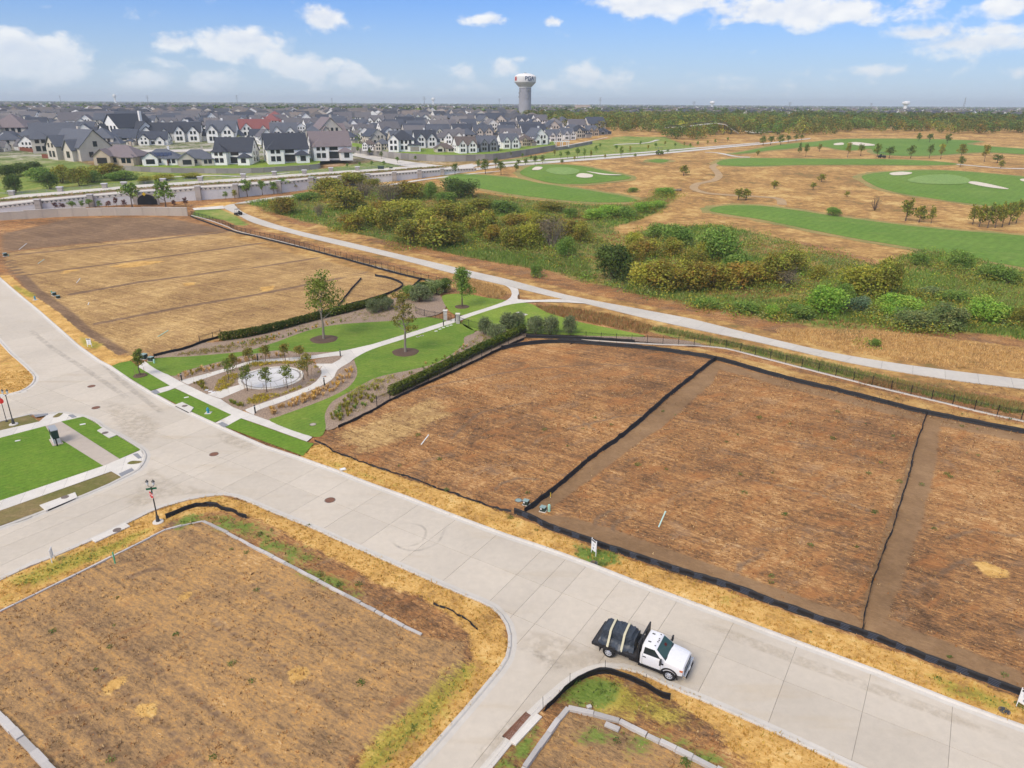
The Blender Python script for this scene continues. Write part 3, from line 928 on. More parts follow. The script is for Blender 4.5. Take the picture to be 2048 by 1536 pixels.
def build_roads():
    base = drape('road', ROAD, MATS['road_base'], .012, kind='structure')
    j0 = G(1089, 1096)
    # transverse joints square to the street; a few measured longitudinal ones
    cuts = line_cuts(j0, LANE_ANG + math.pi / 2, [-x for x in (2.3, 4.15, 7.25, 9.75, 11.9, 16.2, 20.6, 25.3, 30.0)] + list(np.arange(4.45, 110, 4.45)) + [0.0])
    cuts += line_cuts(G(1089, 1096), LANE_ANG, (-4.45,))
    cuts += line_cuts(G(975, 1209), LANE_ANG, (.05,))
    cuts += line_cuts(G(310, 1020), math.atan2(*(np.array(G(251, 1049)) - np.array(G(52, 1136)))[::-1]), (4.4,))
    slabs(base, 'road_slab', ROAD, cuts, MATS['road'], .040, .011, .03)
    # kerbs
    for line, lab, s in ((e_far, 'long pale concrete kerb beside the front verge', 1), (smooth_open(e_nr, 4), 'curved kerb round the truck corner', 1),
                         (smooth_open(e_nl, 4), 'kerb curving round the brown corner lot', 1), (e_is_s, 'kerb round the lawn island', 1), (smooth_open(e_co, 4), 'kerb round the golden grass corner', 1)):
        L = resample(line, 1.1)
        mb = MB()
        sweep(mb, L, [(-.46, .046), (-.13, .052), (-.05, .135), (-.02, .15), (.14, .152), (.17, .14), (.17, -.05)][::1], zf=lambda x, y: float(hy(y)))
        o = mb.build('kerb', MATS['kerb'])
        tag(o, kind='structure')
build_roads()

def walkway(name, outline, ang, step, mat, z=.03, kind='structure', off0=0.0, long=()):
    base = drape(name, inset(outline if area(outline) > 0 else outline[::-1], .03), MATS['road_base'], z - .012, grid=6 if outline[0][1] > 150 else None, kind=kind)
    a = np.array(outline)
    c = a.mean(0)
    t = np.array((math.cos(ang), math.sin(ang)))
    pr = (a - c) @ t
    offs = np.arange(math.floor(pr.min() / step) * step, pr.max() + step, step) + off0
    cuts = [((c[0] + t[0] * o, c[1] + t[1] * o), tuple(t)) for o in offs]
    slabs(base, 'paving_slab', outline, cuts, mat, z, .009, .03, .05)
    return base
def along(line, off):
    return [tuple(p) for p in offset_line(line, off)]
up = smooth_open(extend(GP(TRAIL_UP), 0, 40), 3); lo = smooth_open(extend(GP(TRAIL_LO), 0, 40), 3)
def build_trail():
    base = drape('trail', up + lo[::-1], MATS['road_base'], .09, grid=5, kind='structure')
    # slabs cut square to the path, piece by piece
    U = resample(up, .8); L = resample(lo, .8)
    n = 74
    ui = np.linspace(0, len(U) - 1, n * 6 + 1).astype(int); li = np.linspace(0, len(L) - 1, n * 6 + 1).astype(int)
    for k in range(n):
        a = [U[i] for i in ui[k * 6:k * 6 + 7]]; b = [L[i] for i in li[k * 6:k * 6 + 7]]
        p = []
        for q in a + b[::-1]:
            if not p or math.dist(p[-1], q) > .05: p.append(q)
        if len(p) < 4: continue
        if area(p) < 0: p = p[::-1]
        q = inset(p, .015)
        m = len(q)
        v = [(x, y, float(hy(y)) + .13) for x, y in q] + [(x, y, float(hy(y)) + .02) for x, y in q]
        f = [list(t) for t in tessellate_polygon([[Vector((x, y, 0)) for x, y in q]])] + [[i, m + i, m + (i + 1) % m, (i + 1) % m] for i in range(m)]
        me = mesh_np('paving_slab', v, f, MATS['trail'])
        obj('paving_slab', me, base)
build_trail()

# ------------------------------------------------------------------ park and pavements
SIDEWALK = [(289,724),(342,754),(360,764),(376,772),(415,791),(442,800),(466,816),(508,832),(542,844),(625,876),(614,885),(520,851),(482,838),(464,832),(351,778),(340,773),(276,735)]
LAWNS = {
 'strip': ([(222,734),(240,727),(262,723),(277,736),(340,773),(300,783)], 'lawn_bright', 'bright lawn strip under the small street tree by the kerb'),
 'mid': ([(313,790),(351,779),(464,832),(428,847)], 'lawn_bright', 'bright lawn strip with the blue hydrant beside the kerb'),
 'end': ([(449,855),(482,839),(614,886),(628,889),(606,914)], 'lawn_bright', 'bright lawn strip ending at the golden verge'),
 'back': ([(293,725),(335,716),(371,715),(456,708),(500,702),(545,688),(560,683),(600,668),(639,657),(692,649),(784,643),(850,636),(886,640),(884,647),(797,674),(745,690),(692,703),(613,706),(560,702),(530,706),(490,712),(450,722),(420,730),(371,743),(342,753)], 'lawn', 'long park lawn under the tallest tree'),
 'centre': ([(911,646),(924,648),(950,665),(929,676),(924,694),(876,726),(824,741),(784,749),(745,760),(700,785),(665,805),(650,831),(651,860),(629,876),(542,845),(560,834),(613,815),(665,794),(697,776),(713,755),(714,739),(709,723),(713,716),(745,700),(810,679)], 'lawn', 'park lawn with the slender yellowing tree'),
 'gate': ([(884,594),(905,589),(940,590),(971,596),(1000,600),(1011,603),(982,614),(929,631),(905,628),(892,614)], 'lawn_back', 'small lawn under the round green tree by the gate'),
 'outer': ([(924,648),(942,634),(1008,613),(1042,607),(1065,610),(1090,624),(1150,643),(1200,654),(1290,673),(1230,676),(1160,672),(1055,668),(985,658),(950,663)], 'lawn_back', 'outer lawn between the gate path and the black fence'),
 'island': ([(0,878),(91,854),(102,871),(132,887),(207,934),(0,1004),(-60,1024),(-60,892)], 'lawn_bright', 'wide bright lawn behind the green utility cabinets'),
 'notch': ([(123,845),(168,835),(208,857),(196,864),(216,877),(234,873),(281,901),(240,920)], 'lawn_bright', 'notched bright lawn strip beside the street corner'),
}
BEDS = [[(342,754),(371,743),(420,730),(450,722),(490,712),(530,706),(560,702),(613,706),(686,703),(640,711),(566,718),(505,722),(469,732),(420,746),(359,762)],
        [(376,771),(420,755),(481,735),(517,727),(566,723),(603,722),(630,729),(643,743),(639,757),(620,773),(566,794),(517,811),(488,822),(466,816),(442,799),(415,791)],
        [(508,832),(517,822),(566,805),(627,780),(664,761),(676,741),(700,726),(709,723),(714,739),(713,755),(697,776),(665,794),(613,815),(560,834),(542,844)],
        [(306,717),(330,708),(400,688),(445,684),(560,657),(700,622),(780,600),(830,588),(870,588),(884,596),(892,614),(880,628),(850,636),(784,643),(692,649),(639,657),(600,668),(560,683),(545,688),(500,702),(456,708),(371,715),(335,716)],
        [(950,665),(929,676),(924,694),(876,726),(824,741),(784,749),(745,760),(700,785),(665,805),(650,831),(651,860),(668,859),(700,842),(755,815),(785,798),(900,748),(1000,699),(1048,677),(1055,669),(985,658)],
        [(632,721),(686,712),(664,729),(640,731)],
        [(1058,672),(1120,676),(1270,684),(1400,694),(1380,684),(1290,676),(1160,673)]]
build_ground()
def build_park():
    wk = [('sidewalk', GP(SIDEWALK), LANE_ANG, 1.55, 'walk')]
    wk.append(('sidewalk', GP([(299,785),(340,772),(352,777),(314,792)]), LANE_ANG + math.pi / 2, 1.5, 'walk'))
    wk.append(('sidewalk', GP([(428,849),(464,831),(483,838),(449,857)]), LANE_ANG + math.pi / 2, 1.5, 'walk'))
    P1 = smooth_open(GP([(360,763),(420,747),(469,733),(505,723),(566,718),(615,714),(660,707),(692,702)]), 3) + smooth_open(GP([(745,690),(797,674),(889,645),(929,631),(982,614),(1011,603),(1023,592),(1020,579),(1008,571)]), 3)
    P1 += GP([(1036,579)]) + smooth_open(GP([(1038,588),(1035,599),(1060,601),(1082,601),(1126,600),(1172,608),(1133,606),(1074,605),(1042,607)]), 2)[:-1] + smooth_open(GP([(1042,607),(1008,613),(942,634),(911,646),(810,679),(745,700),(713,716),(700,726),(676,741),(664,761),(627,780),(566,805),(517,822),(508,832)]), 3)
    P1 += smooth_open(GP([(488,822),(517,811),(566,794),(620,773),(639,757),(643,743),(632,729),(664,729),(686,713),(650,716),(603,722),(566,724),(517,727),(481,735),(420,755),(376,771)]), 2)
    wk.append(('park_path', P1, .45, 1.7, 'walk'))
    wk.append(('park_path', GP([(414,790),(440,782),(483,770),(494,777),(470,787),(442,799)]), .45, 1.5, 'walk'))
    wk.append(('sidewalk', GP([(-40,872),(0,862),(79,845),(96,830),(122,827),(142,831),(168,835),(123,845),(91,854),(0,878),(-40,888)]), .35, 1.6, 'walk'))
    wk.append(('sidewalk', GP([(91,854),(123,845),(240,920),(207,934),(132,887),(102,871)]), LANE_ANG, 3.2, 'walk_pink'))
    wk.append(('sidewalk', GP([(0,1004),(207,934),(240,920),(282,902),(290,915),(283,932),(271,943),(244,957),(223,945),(0,1024),(-40,1038),(-40,1018)]), .35, 1.6, 'walk'))
    wk.append(('sidewalk', GP([(385,417),(447,412),(448,418),(388,421)]), 0, 3.0, 'walk'))
    for i, (nm, ol, an, st, mt) in enumerate(wk):
        walkway(nm, ol, an, st, MATS[mt], .128 + .0045 * (i % 4) + (.015 if ol[0][1] > 100 else 0))
    for k, (pl, mt, lab) in LAWNS.items():
        o = drape('lawn', smooth_closed(GP(pl), 4) if k in ('back', 'centre', 'gate', 'outer') else GP(pl), MATS[mt], .135 if k not in ('island', 'notch') else .14, kind='structure')
    for i, pl in enumerate(BEDS):
        o = drape('planting_bed', smooth_closed(GP(pl), 3), MATS['mulch'], .118 + .003 * i, kind='structure')
    drape('verge', GP([(-60,1046),(0,1024),(223,946),(243,957),(157,995),(89,1022),(0,1054),(-60,1076)]), MATS['verge_mix'], .134, kind='structure')
    drape('verge', GP([(-60,860),(0,846),(58,832),(79,845),(0,863),(-60,878)]), MATS['verge_mix'], .134, kind='structure')
    drape('verge', smooth_closed(GP([(106,836),(118,828),(127,827),(121,834),(112,837)]), 3), MATS['verge_mix'], .146, kind='structure')
    drape('verge', smooth_closed(GP([(255,929),(265,924),(284,925),(278,929),(262,931)]), 3), MATS['verge_mix'], .146, kind='structure')
    # round plaza
    cx, cy = G(543, 757)
    rad = (G(606, 757)[0] - G(480, 757)[0]) / 2
    ring = [(cx + rad * math.cos(t), cy + rad * math.sin(t)) for t in np.linspace(0, 2 * math.pi, 72, endpoint=False)]
    base = drape('plaza', ring, MATS['road_base'], .145, kind='structure')
    def annulus(r0, r1, a0, a1, mat, z=.17):
        n = 10
        ts = np.linspace(a0 + .006, a1 - .006, n)
        v = [(cx + r * math.cos(t), cy + r * math.sin(t), zz) for zz in (z, z - .06) for t in ts for r in (r0, r1)]
        f = []
        for i in range(n - 1): f.append((2 * i, 2 * i + 1, 2 * i + 3, 2 * i + 2))
        m = 2 * n
        for i in range(n - 1):
            f.append((2 * i + 1, m + 2 * i + 1, m + 2 * i + 3, 2 * i + 3)); f.append((2 * i, 2 * i + 2, m + 2 * i + 2, m + 2 * i))
        obj('paving_slab', mesh_np('paving_slab', v, f, mat), base)
    for k in range(16): annulus(rad - .38, rad, k * math.pi / 8, (k + 1) * math.pi / 8, MATS['walk'], .18)
    for k in range(16): annulus(rad - .62, rad - .38, k * math.pi / 8, (k + 1) * math.pi / 8, MATS['stone_grey'], .168)
    for k in range(12): annulus(1.72, rad - .62, k * math.pi / 6, (k + 1) * math.pi / 6, MATS['plaza'], .172)
    for k in range(12): annulus(1.60, 1.70, k * math.pi / 6, (k + 1) * math.pi / 6, MATS['stone_grey'], .17)
    for k in range(4): annulus(.02, 1.58, k * math.pi / 2, (k + 1) * math.pi / 2, MATS['plaza'], .172)
    return cx, cy, rad
PLAZA = build_park()

def stain(px, w, mat, z=.046, closed=False):
    """dirt and rubber on the concrete: thin sheets that fade to their edges"""
    if closed:
        poly = smooth_closed(GP(px), 4)
        c = np.mean(poly, 0)
        v, e = [], []
        for s_, a in ((1.0, 0.0), (.62, 1.0), (.1, 1.0)):
            for p in poly: q = c + (np.array(p) - c) * s_; v.append((q[0], q[1], z)); e.append(a)
        n = len(poly)
        f = [(k * n + i, k * n + (i + 1) % n, (k + 1) * n + (i + 1) % n, (k + 1) * n + i) for k in range(2) for i in range(n)] + [tuple(2 * n + i for i in range(n))]
    else:
        L = np.array(resample(smooth_open(GP(px), 6), .5))
        v, e = [], []
        cols = [offset_line(L, o) for o in (-w, -w * .45, w * .45, w)]
        for i in range(len(L)):
            end = min(1, min(i, len(L) - 1 - i) / 4)
            for k in range(4): v.append((cols[k][i][0], cols[k][i][1], z)); e.append((1.0 if k in (1, 2) else 0.0) * end)
        f = ribbon_quads(len(L), 4)
    me = mesh_np('road_stain', v, f, MATS[mat])
    fattr(me, 'edge', e)
    o = obj('road_stain', me); o['kind'] = 'structure'
stain([(1018,1296),(1040,1297),(1065,1305),(1095,1320),(1138,1347)], .34, 'tyre_mark')
stain([(790,1094),(832,1090),(852,1070),(842,1052),(805,1046)], .16, 'tyre_mark')
stain([(772,1076),(800,1096),(835,1102),(875,1086),(892,1052)], .16, 'tyre_mark', .047)
stain([(60,660),(110,700),(180,745),(260,800)], .5, 'tyre_mark')
stain([(120,650),(180,700),(240,760),(330,830)], .5, 'tyre_mark', .047)
stain([(1020,1262),(1090,1262),(1180,1300),(1290,1345),(1260,1338),(1200,1332),(1130,1350),(1060,1330)], 0, 'mud_stain', .048, True)
stain([(930,1530),(985,1470),(1010,1440),(1050,1420),(1062,1428),(1015,1475),(985,1530)], 0, 'mud_stain', .049, True)
stain([(430,860),(470,872),(520,890),(500,905),(440,885)], 0, 'mud_stain', .048, True)
stain([(200,800),(290,820),(330,850),(290,900),(240,870)], 0, 'mud_stain', .049, True)
stain([(1380,1230),(1650,1330),(2048,1480),(2048,1500),(1640,1350),(1380,1250)], 0, 'mud_stain', .05, True)
stain([(300,930),(350,960),(450,985),(380,992),(310,1005),(260,1030),(240,1010),(280,960)], 0, 'mud_stain', .05, True)
# ------------------------------------------------------------------ silt fences
def silt_fence(px, h, label, seed, wob=.06, prnt=False, stakes=True, lean=.0, step=.45, stake_gap=2.7):
    r = np.random.default_rng(seed)
    L = resample(smooth_open(GP(px), 5), step)
    if len(L) < 3: return
    p = np.array(L)
    root = empty('silt_fence', (p[0, 0], p[0, 1], float(hy(p[0, 1]))))
    tag(root, label, 'silt fence', 'black silt fences on the building lots')
    o = np.array((p[0, 0], p[0, 1]))
    t = np.gradient(p, axis=0); t /= np.linalg.norm(t, axis=1)[:, None]
    nrm = np.c_[-t[:, 1], t[:, 0]]
    n = len(p)
    sag = .06 * h * np.abs(np.sin(np.arange(n) * step / stake_gap * math.pi)) if stakes else 0
    hh = np.clip(h * (1 + r.normal(0, .05, n)) - sag, .05, None)
    hh = np.convolve(np.pad(hh, 1, mode='edge'), [.25, .5, .25], 'valid')
    side = np.cumsum(r.normal(0, wob * .5, n)); side -= np.linspace(0, side[-1], n); side = np.clip(side, -3 * wob, 3 * wob)
    v = []
    zg = hy(p[:, 1]) - float(hy(p[0, 1])) + .06
    for i in range(n):
        q = p[i] - o + nrm[i] * side[i]
        top = q + nrm[i] * (lean * hh[i] + r.normal(0, wob * .4))
        mid = q * .5 + top * .5 + nrm[i] * r.normal(0, wob * .3)
        z0 = zg[i]
        prof = [(q - nrm[i] * .07, z0 + .02), (q - nrm[i] * .01, z0 + .05), (mid - nrm[i] * .012, z0 + hh[i] * .5), (top - nrm[i] * .012, z0 + hh[i]), (top + nrm[i] * .012, z0 + hh[i]), (mid + nrm[i] * .012, z0 + hh[i] * .5), (q + nrm[i] * .01, z0 + .05), (q + nrm[i] * .05, z0 + .02)]
        v += [(a[0], a[1], b) for a, b in prof]
    f = ribbon_quads(n, 8)
    fab = obj('fabric', mesh_np('fabric', v, np.array(f), MATS['black_fabric'], smooth=False), root)
    if stakes:
        acc = 0
        for i in range(0, n, max(2, int(stake_gap / step))):
            q = p[i] - o + nrm[i] * (side[i] + .05)
            mb = MB().tube((q[0], q[1], zg[i] - .1), (q[0] + r.normal(0, .03), q[1] + r.normal(0, .03), zg[i] + h * 1.25 + .12), .016, n=5)
            mb.build('stake', MATS['black_metal'], root)
    if prnt:
        mb = MB()
        for i in range(2, n - 2, 4):
            for row in range(4):
                a = p[i] - o + nrm[i] * (side[i] - .03); b = p[i + 1] - o + nrm[i + 1] * (side[i + 1] - .03)
                b = a + (b - a) * r.uniform(1.2, 1.7)
                z0, z1 = zg[i] + hh[i] * (.2 + .19 * row), zg[i] + hh[i] * (.2 + .19 * row + .09)
                mb.add([(a[0], a[1], z0), (b[0], b[1], z0), (b[0], b[1], z1), (a[0], a[1], z1)], [(0, 1, 2, 3)])
        mb.build('printed_lettering', MATS['fabric_print'], fab)['kind'] = 'stuff'
    return root
SF = [
 ([(1028,1028),(1060,1040),(1100,1060),(1183,1089),(1294,1128),(1424,1167),(1517,1202),(1656,1253),(1725,1274),(1887,1338),(2048,1396),(2120,1424)], .62, 'long printed black silt fence along the front of the right-hand lots', dict(prnt=True, stakes=False, lean=.05)),
 ([(1049,1029),(1113,979),(1181,923),(1249,872),(1300,827),(1362,775),(1432,721)], .62, 'straight black silt fence dividing the lots behind the two transformers', dict(lean=.12)),
 ([(1854,829),(1833,884),(1815,953),(1796,1016),(1767,1103),(1742,1183),(1724,1263)], .42, 'narrow black silt fence with dug soil beside it at right', dict(wob=.05)),
 ([(1003,700),(1046,691),(1105,686),(1164,688),(1252,695),(1340,705),(1429,720),(1550,754),(1675,786),(1758,807),(1854,830),(1950,849),(2048,868),(2110,880)], .62, 'longest black silt fence across the back of the right-hand lots', dict(lean=.1)),
 ([(1052,676),(1120,678),(1193,682),(1269,687)], .62, 'short black silt fence just below the iron fence by the olive shrubs', dict(wob=.03)),
 ([(676,857),(700,846),(752,820),(784,801),(876,759),(955,722),(1003,699),(1048,680)], .38, 'black silt fence running at the foot of the long hedge', dict(stakes=False)),
 ([(628,884),(650,893),(668,903),(690,912),(715,921),(745,933),(770,941),(800,951),(850,967),(900,985),(960,1007),(1022,1026)], .2, 'slumped torn silt fence between gold verge and brown lot', dict(wob=.16, stake_gap=4.5)),
 ([(308,715),(340,707),(371,700),(408,686),(442,677)], .5, 'black silt fence from the green transformer to the hedge end', dict(wob=.04)),
 ([(676,615),(692,595),(706,577),(723,558)], .42, 'diagonal black silt fence rising from the hedge in the straw lot', dict(wob=.05)),
 ([(750,553),(772,557),(792,563),(805,573),(784,587),(745,600),(692,613)], .5, 'bent black silt fence looping round the brown patch above the hedge', dict(wob=.05)),
 ([(816,584),(828,573),(842,560)], .5, 'short black silt fence between the loop and the iron fence', dict(wob=.04)),
 ([(381,434),(437,454),(473,466),(522,477),(635,505),(748,536),(842,560),(898,570)], .45, 'long blue-black silt fence below the upper iron fence', dict(wob=.05)),
 ([(333,1039),(361,1029),(386,1020),(411,1016),(432,1017),(452,1026),(467,1027),(477,1035),(495,1039)], .5, 'curled loose black silt fence beside the stop-sign lamp post', dict(wob=.10, stakes=False)),
 ([(867,1209),(880,1216),(895,1221),(912,1230),(935,1243),(955,1262)], .17, 'low collapsed silt fence scrap on the corner lot verge', dict(wob=.08, stake_gap=2.0)),
 ([(1088,1424),(1107,1405),(1132,1379),(1163,1359),(1201,1349),(1234,1354),(1272,1370),(1300,1383),(1322,1398),(1340,1402)], .78, 'black silt fence curving round the kerb below the truck', dict(lean=-.3, wob=.05)),
 ([(1140,690),(1150,687),(1180,689),(1230,693)], .12, 'flattened strip of black fabric lying on the back of the lot', dict(wob=.1, stakes=False)),
]
for i, (px, h, lab, kw) in enumerate(SF): silt_fence(px, h, lab, 100 + i, **kw)

# ------------------------------------------------------------------ iron picket fences
def iron_fence(px, h, label, gap=2.4, strip=False, end_posts=True, mat='black_metal'):
    L = resample(smooth_open(GP(px), 4), gap)
    z0 = float(hy(L[0][1]))
    root = empty('iron_fence', (L[0][0], L[0][1], z0))
    tag(root, label, 'fence', 'black iron fences')
    post = None
    rails, pick = MB(), MB()
    for i, (x, y) in enumerate(L):
        lx, ly, lz = x - L[0][0], y - L[0][1], float(hy(y)) - z0 + .05
        if post is None:
            post = MB().box((0, 0, h / 2 + .03), (.07, .07, h + .12)).box((0, 0, h + .11), (.09, .09, .03)).mesh('post', MATS[mat])
        obj('post', post, root, (lx, ly, lz))
        if i + 1 < len(L):
            bx, by = L[i + 1][0] - L[0][0], L[i + 1][1] - L[0][1]
            bz = float(hy(L[i + 1][1])) - z0 + .05
            for k in (.12, h - .16, h - .03): rails.tube((lx, ly, lz + k), (bx, by, bz + k), .018, n=4, caps=False)
            m = max(2, int(math.dist((lx, ly), (bx, by)) / .115))
            for j in range(1, m):
                t = j / m
                q = (lx + (bx - lx) * t, ly + (by - ly) * t, lz + (bz - lz) * t)
                pick.tube((q[0], q[1], q[2] + .06), (q[0], q[1], q[2] + h), .009, n=3, caps=False)
    rails.build('rail', MATS[mat], root)
    o = pick.build('pickets', MATS[mat], root); o['kind'] = 'stuff'
    if strip:
        mb = MB()
        sweep(mb, [(x - L[0][0], y - L[0][1]) for x, y in L], [(-.16, .02), (-.16, .16), (.16, .16), (.16, .02)], zf=lambda x, y: float(hy(y + L[0][1])) - z0)
        mb.build('concrete_footing', MATS['walk'], root)
    return root
iron_fence([(383,431),(420,441),(456,454),(476,463),(560,483),(635,503),(748,533),(839,558),(900,572)], 1.3, 'long black iron fence beside the trail above the straw lots', strip=True)
iron_fence([(1052,674),(1123,677),(1193,682),(1269,687),(1328,690),(1386,692),(1447,697),(1485,706),(1558,725),(1659,751),(1770,779),(1875,804),(1973,828),(2048,844),(2120,862)], 1.3, 'black iron fence on a pale footing behind the right-hand lots', strip=True)
iron_fence([(832,628),(855,635),(886,640)], 1.2, 'short black iron fence running to the left gate pillar')
iron_fence([(920,648),(932,652),(950,658),(990,665),(1020,669),(1050,674)], 1.2, 'black iron fence from the right gate pillar to the hedge corner')
iron_fence([(754,815),(779,803),(876,760),(955,723),(1003,700),(1050,677)], 1.35, 'black iron fence in front of the long right-hand hedge')
iron_fence([(400,687),(429,678),(442,674)], 1.1, 'two-bay black iron fence at the left hedge end')

# gate and stone pillars
def stone_pillar(px, h, w, label, group=None, mat='pillar_stone', cap='stone_white', courses=6, name='stone_pillar', cat='pillar', rz=0.0):
    x, y = px if isinstance(px, tuple) and len(px) == 2 else px
    P = G3(x, y)
    root = empty(name, P, rz)
    tag(root, label, cat, group)
    r = random.Random(int(x * 7 + y))
    MB().box((0, 0, h / 2), (w - .06, w - .06, h)).build('core', MATS[mat], root)
    ch = h / courses
    for k in range(courses):
        s = .55 if k % 2 else .45
        for sx, fr in ((-1, s), (1, 1 - s)):
            ww = (w + r.uniform(-.01, .02)) * fr
            xx = (-w / 2 + ww / 2) if sx < 0 else (w / 2 - ww / 2)
            MB().box((xx, 0, ch * (k + .5)), (ww - .02, w + r.uniform(-.01, .03), ch - .02)).build('stone', MATS[mat], root)
    MB().box((0, 0, h + .05), (w + .16, w + .16, .12)).build('capstone', MATS[cap], root, bevel=.015)
    return root
stone_pillar((891,641), 1.75, .62, 'left pale stone pillar of the park gate', 'gate pillars', 'block', 'walk')
stone_pillar((916,648), 1.75, .62, 'right pale stone pillar of the park gate', 'gate pillars', 'block', 'walk')
def gate():
    a, b = G3(897, 643), G3(910, 646)
    root = empty('gate', a); tag(root, 'black iron gate standing open between two stone pillars', 'gate')
    d = (b - a); d.z = 0
    d2 = Vector((d.y, -d.x, 0)).normalized() * d.length
    for nm, st, en in (('gate_leaf', Vector((0, 0, .1)), d * .0 + d2 * -.35 + d * .45),):
        pass
    for st, en in ((Vector((0, 0, 0)), d * .36 - d2 * .1), (d, d * .72 - d2 * .45)):
        mb = MB()
        for z in (.15, 1.15, 1.3): mb.tube(st + Vector((0, 0, z)), Vector((en.x, en.y, z)), .018, n=4)
        for k in range(9):
            q = st.lerp(Vector((en.x, en.y, 0)), k / 8)
            mb.tube((q.x, q.y, .12), (q.x, q.y, 1.34), .03 if k in (0, 8) else .01, n=4)
        mb.build('gate_leaf', MATS['black_metal'], root)
gate()

# ------------------------------------------------------------------ street furniture and services
def disc(u, v, r, label, mat='iron_red', name='manhole_cover', cat='manhole cover', group='manhole covers', z=.045):
    P = G3(u, v)
    P.z += z
    root = empty(name, P); tag(root, label, cat, group)
    MB().lathe([(r + .07, -.03), (r + .07, .004), (r + .015, .006), (r + .015, -.02)], n=28, cap=False).build('rim', MATS['iron_dark'], root)
    MB().lathe([(.01, .008), (r * .5, .010), (r * .55, .004), (r * .9, .004), (r * .95, .010), (r, .009), (r, -.03)], n=28, cap=False).build('cover', MATS[mat], root)
disc(183, 773, .42, 'brown manhole cover highest up the street')
disc(192, 816, .42, 'brown manhole cover on the street opposite the lawn corner')
disc(428, 909, .42, 'brown manhole cover in mid-street near the crossing')
disc(660, 1001, .44, 'redder manhole cover on the street right of the crossing')
disc(1188, 1128, .26, 'small dark meter lid in the verge below the lot sign', 'sign_dark', 'meter_lid', 'lid', 'meter lids', .12)
disc(2008, 1424, .26, 'small dark meter lid in the verge at the right edge', 'sign_dark', 'meter_lid', 'lid', 'meter lids', .12)
disc(626, 851, .32, 'tan round lid in the park lawn near the sidewalk end', 'wall_beige', 'meter_lid', 'lid', 'meter lids', .15)
disc(1037, 1003, .30, 'pale blue-green round lid beside the left transformer', 'lid_green', 'meter_lid', 'lid', 'meter lids', .14)
def curb_inlet(pts, lid, label):
    P = GP(pts)
    c = np.mean(P, 0)
    root = empty('storm_inlet', (c[0], c[1], 0)); tag(root, label, 'storm inlet', 'kerb storm inlets')
    Q = [(x - c[0], y - c[1]) for x, y in P]
    if area(Q) < 0: Q = Q[::-1]
    MB().prism(Q, .06, .215).build('lid_slab', MATS['walk'], root, bevel=.012)
    # solid dark strip on the road side, coloured as the shade inside the inlet
    a, b = np.array(Q[0]), np.array(Q[1])
    A, B = (np.array(P_) - c for P_ in (P[0], P[1])) if False else (np.array(GP(pts)[0]) - c, np.array(GP(pts)[1]) - c)
    e = (B - A) / np.linalg.norm(B - A); nn = np.array((-e[1], e[0]))
    if nn @ (A) < 0: nn = -nn
    m = MB(); m.box(((A[0] + B[0]) / 2 + nn[0] * .004, (A[1] + B[1]) / 2 + nn[1] * .004, .115), (np.linalg.norm(B - A) * .86, .02, .12), math.atan2(e[1], e[0]))
    m.build('mouth_shade', MATS['rubber'], root)
    x, y = G(*lid)
    MB().lathe([(.01, .01), (.30, .012), (.34, .006), (.34, -.02)], (x - c[0], y - c[1], .215), n=24, cap=False).build('access_cover', MATS['iron_dark'], root)
curb_inlet([(349,813),(380,828),(388,818),(365,807)], (370,815), 'concrete storm inlet in the lawn strip by the blue hydrant')
curb_inlet([(92,1025),(156,998),(151,988),(80,1014)], (131,998), 'long concrete storm inlet in the weedy verge of the cross street')
curb_inlet([(208,857),(234,873),(219,879),(195,864)], (211,869), 'concrete storm inlet in the notched lawn')
curb_inlet([(182,1082),(251,1049),(261,1056),(192,1088)], (235,1064), 'pale concrete storm inlet on the lower side of the cross street')
def street_grate():
    # grated inlet on the side street
    A, B = np.array(G(1013,1478)), np.array(G(1059,1430))
    c = (A + B) / 2
    e = (B - A) / np.linalg.norm(B - A); L = np.linalg.norm(B - A); ang = math.atan2(e[1], e[0])
    root = empty('grate_inlet', (c[0], c[1], 0), ang); tag(root, 'rusty grated storm inlet with pale kerb slab on the side street', 'storm inlet')
    MB().box((0, 0, .035), (L + .1, .62, .02)).build('pit_shade', MATS['rubber'], root)  # flat dark plate, the shade below the grate put into its colour
    for k in range(3):
        mb = MB()
        x0 = -L / 2 + L / 3 * k
        for sgn in (-1, 1): mb.box((x0 + L / 6, sgn * .28, .062), (L / 3 - .03, .04, .03))
        for j in range(2): mb.box((x0 + .03 + j * (L / 3 - .06), 0, .062), (.04, .6, .03))
        for j in range(9): mb.box((x0 + .06 + (L / 3 - .12) * (j + .5) / 9, 0, .060), (.045, .52, .026))
        mb.build('grate', MATS['iron_red'], root)
    MB().box((.05, -.58, .12), (L + .35, .42, .2)).build('kerb_slab', MATS['walk'], root, bevel=.015)
street_grate()
def tactile(pts, label, deck=.16):
    P = GP(pts); c = np.mean(P, 0)
    Q = [(x - c[0], y - c[1]) for x, y in P]
    if area(Q) < 0: Q = Q[::-1]
    root = empty('tactile_pad', (c[0], c[1], deck)); tag(root, label, 'paving pad', 'grey tactile pads at the crossings')
    MB().prism(Q, -.03, .008).build('pad', MATS['tactile'], root)
    mb = MB()
    a, b, d = np.array(Q[0]), np.array(Q[1]), np.array(Q[3])
    nu, nv = max(3, int(np.linalg.norm(b - a) / .14)), max(2, int(np.linalg.norm(d - a) / .14))
    for i in range(nu):
        for j in range(nv):
            q = a + (b - a) * (i + .5) / nu + (d - a) * (j + .5) / nv
            mb.box((q[0], q[1], .011), (.05, .05, .012))
    o = mb.build('domes', MATS['tactile'], root); o['kind'] = 'stuff'
tactile([(302,786),(312,781),(320,787),(311,791)], 'grey tactile pad at the upper park crossing')
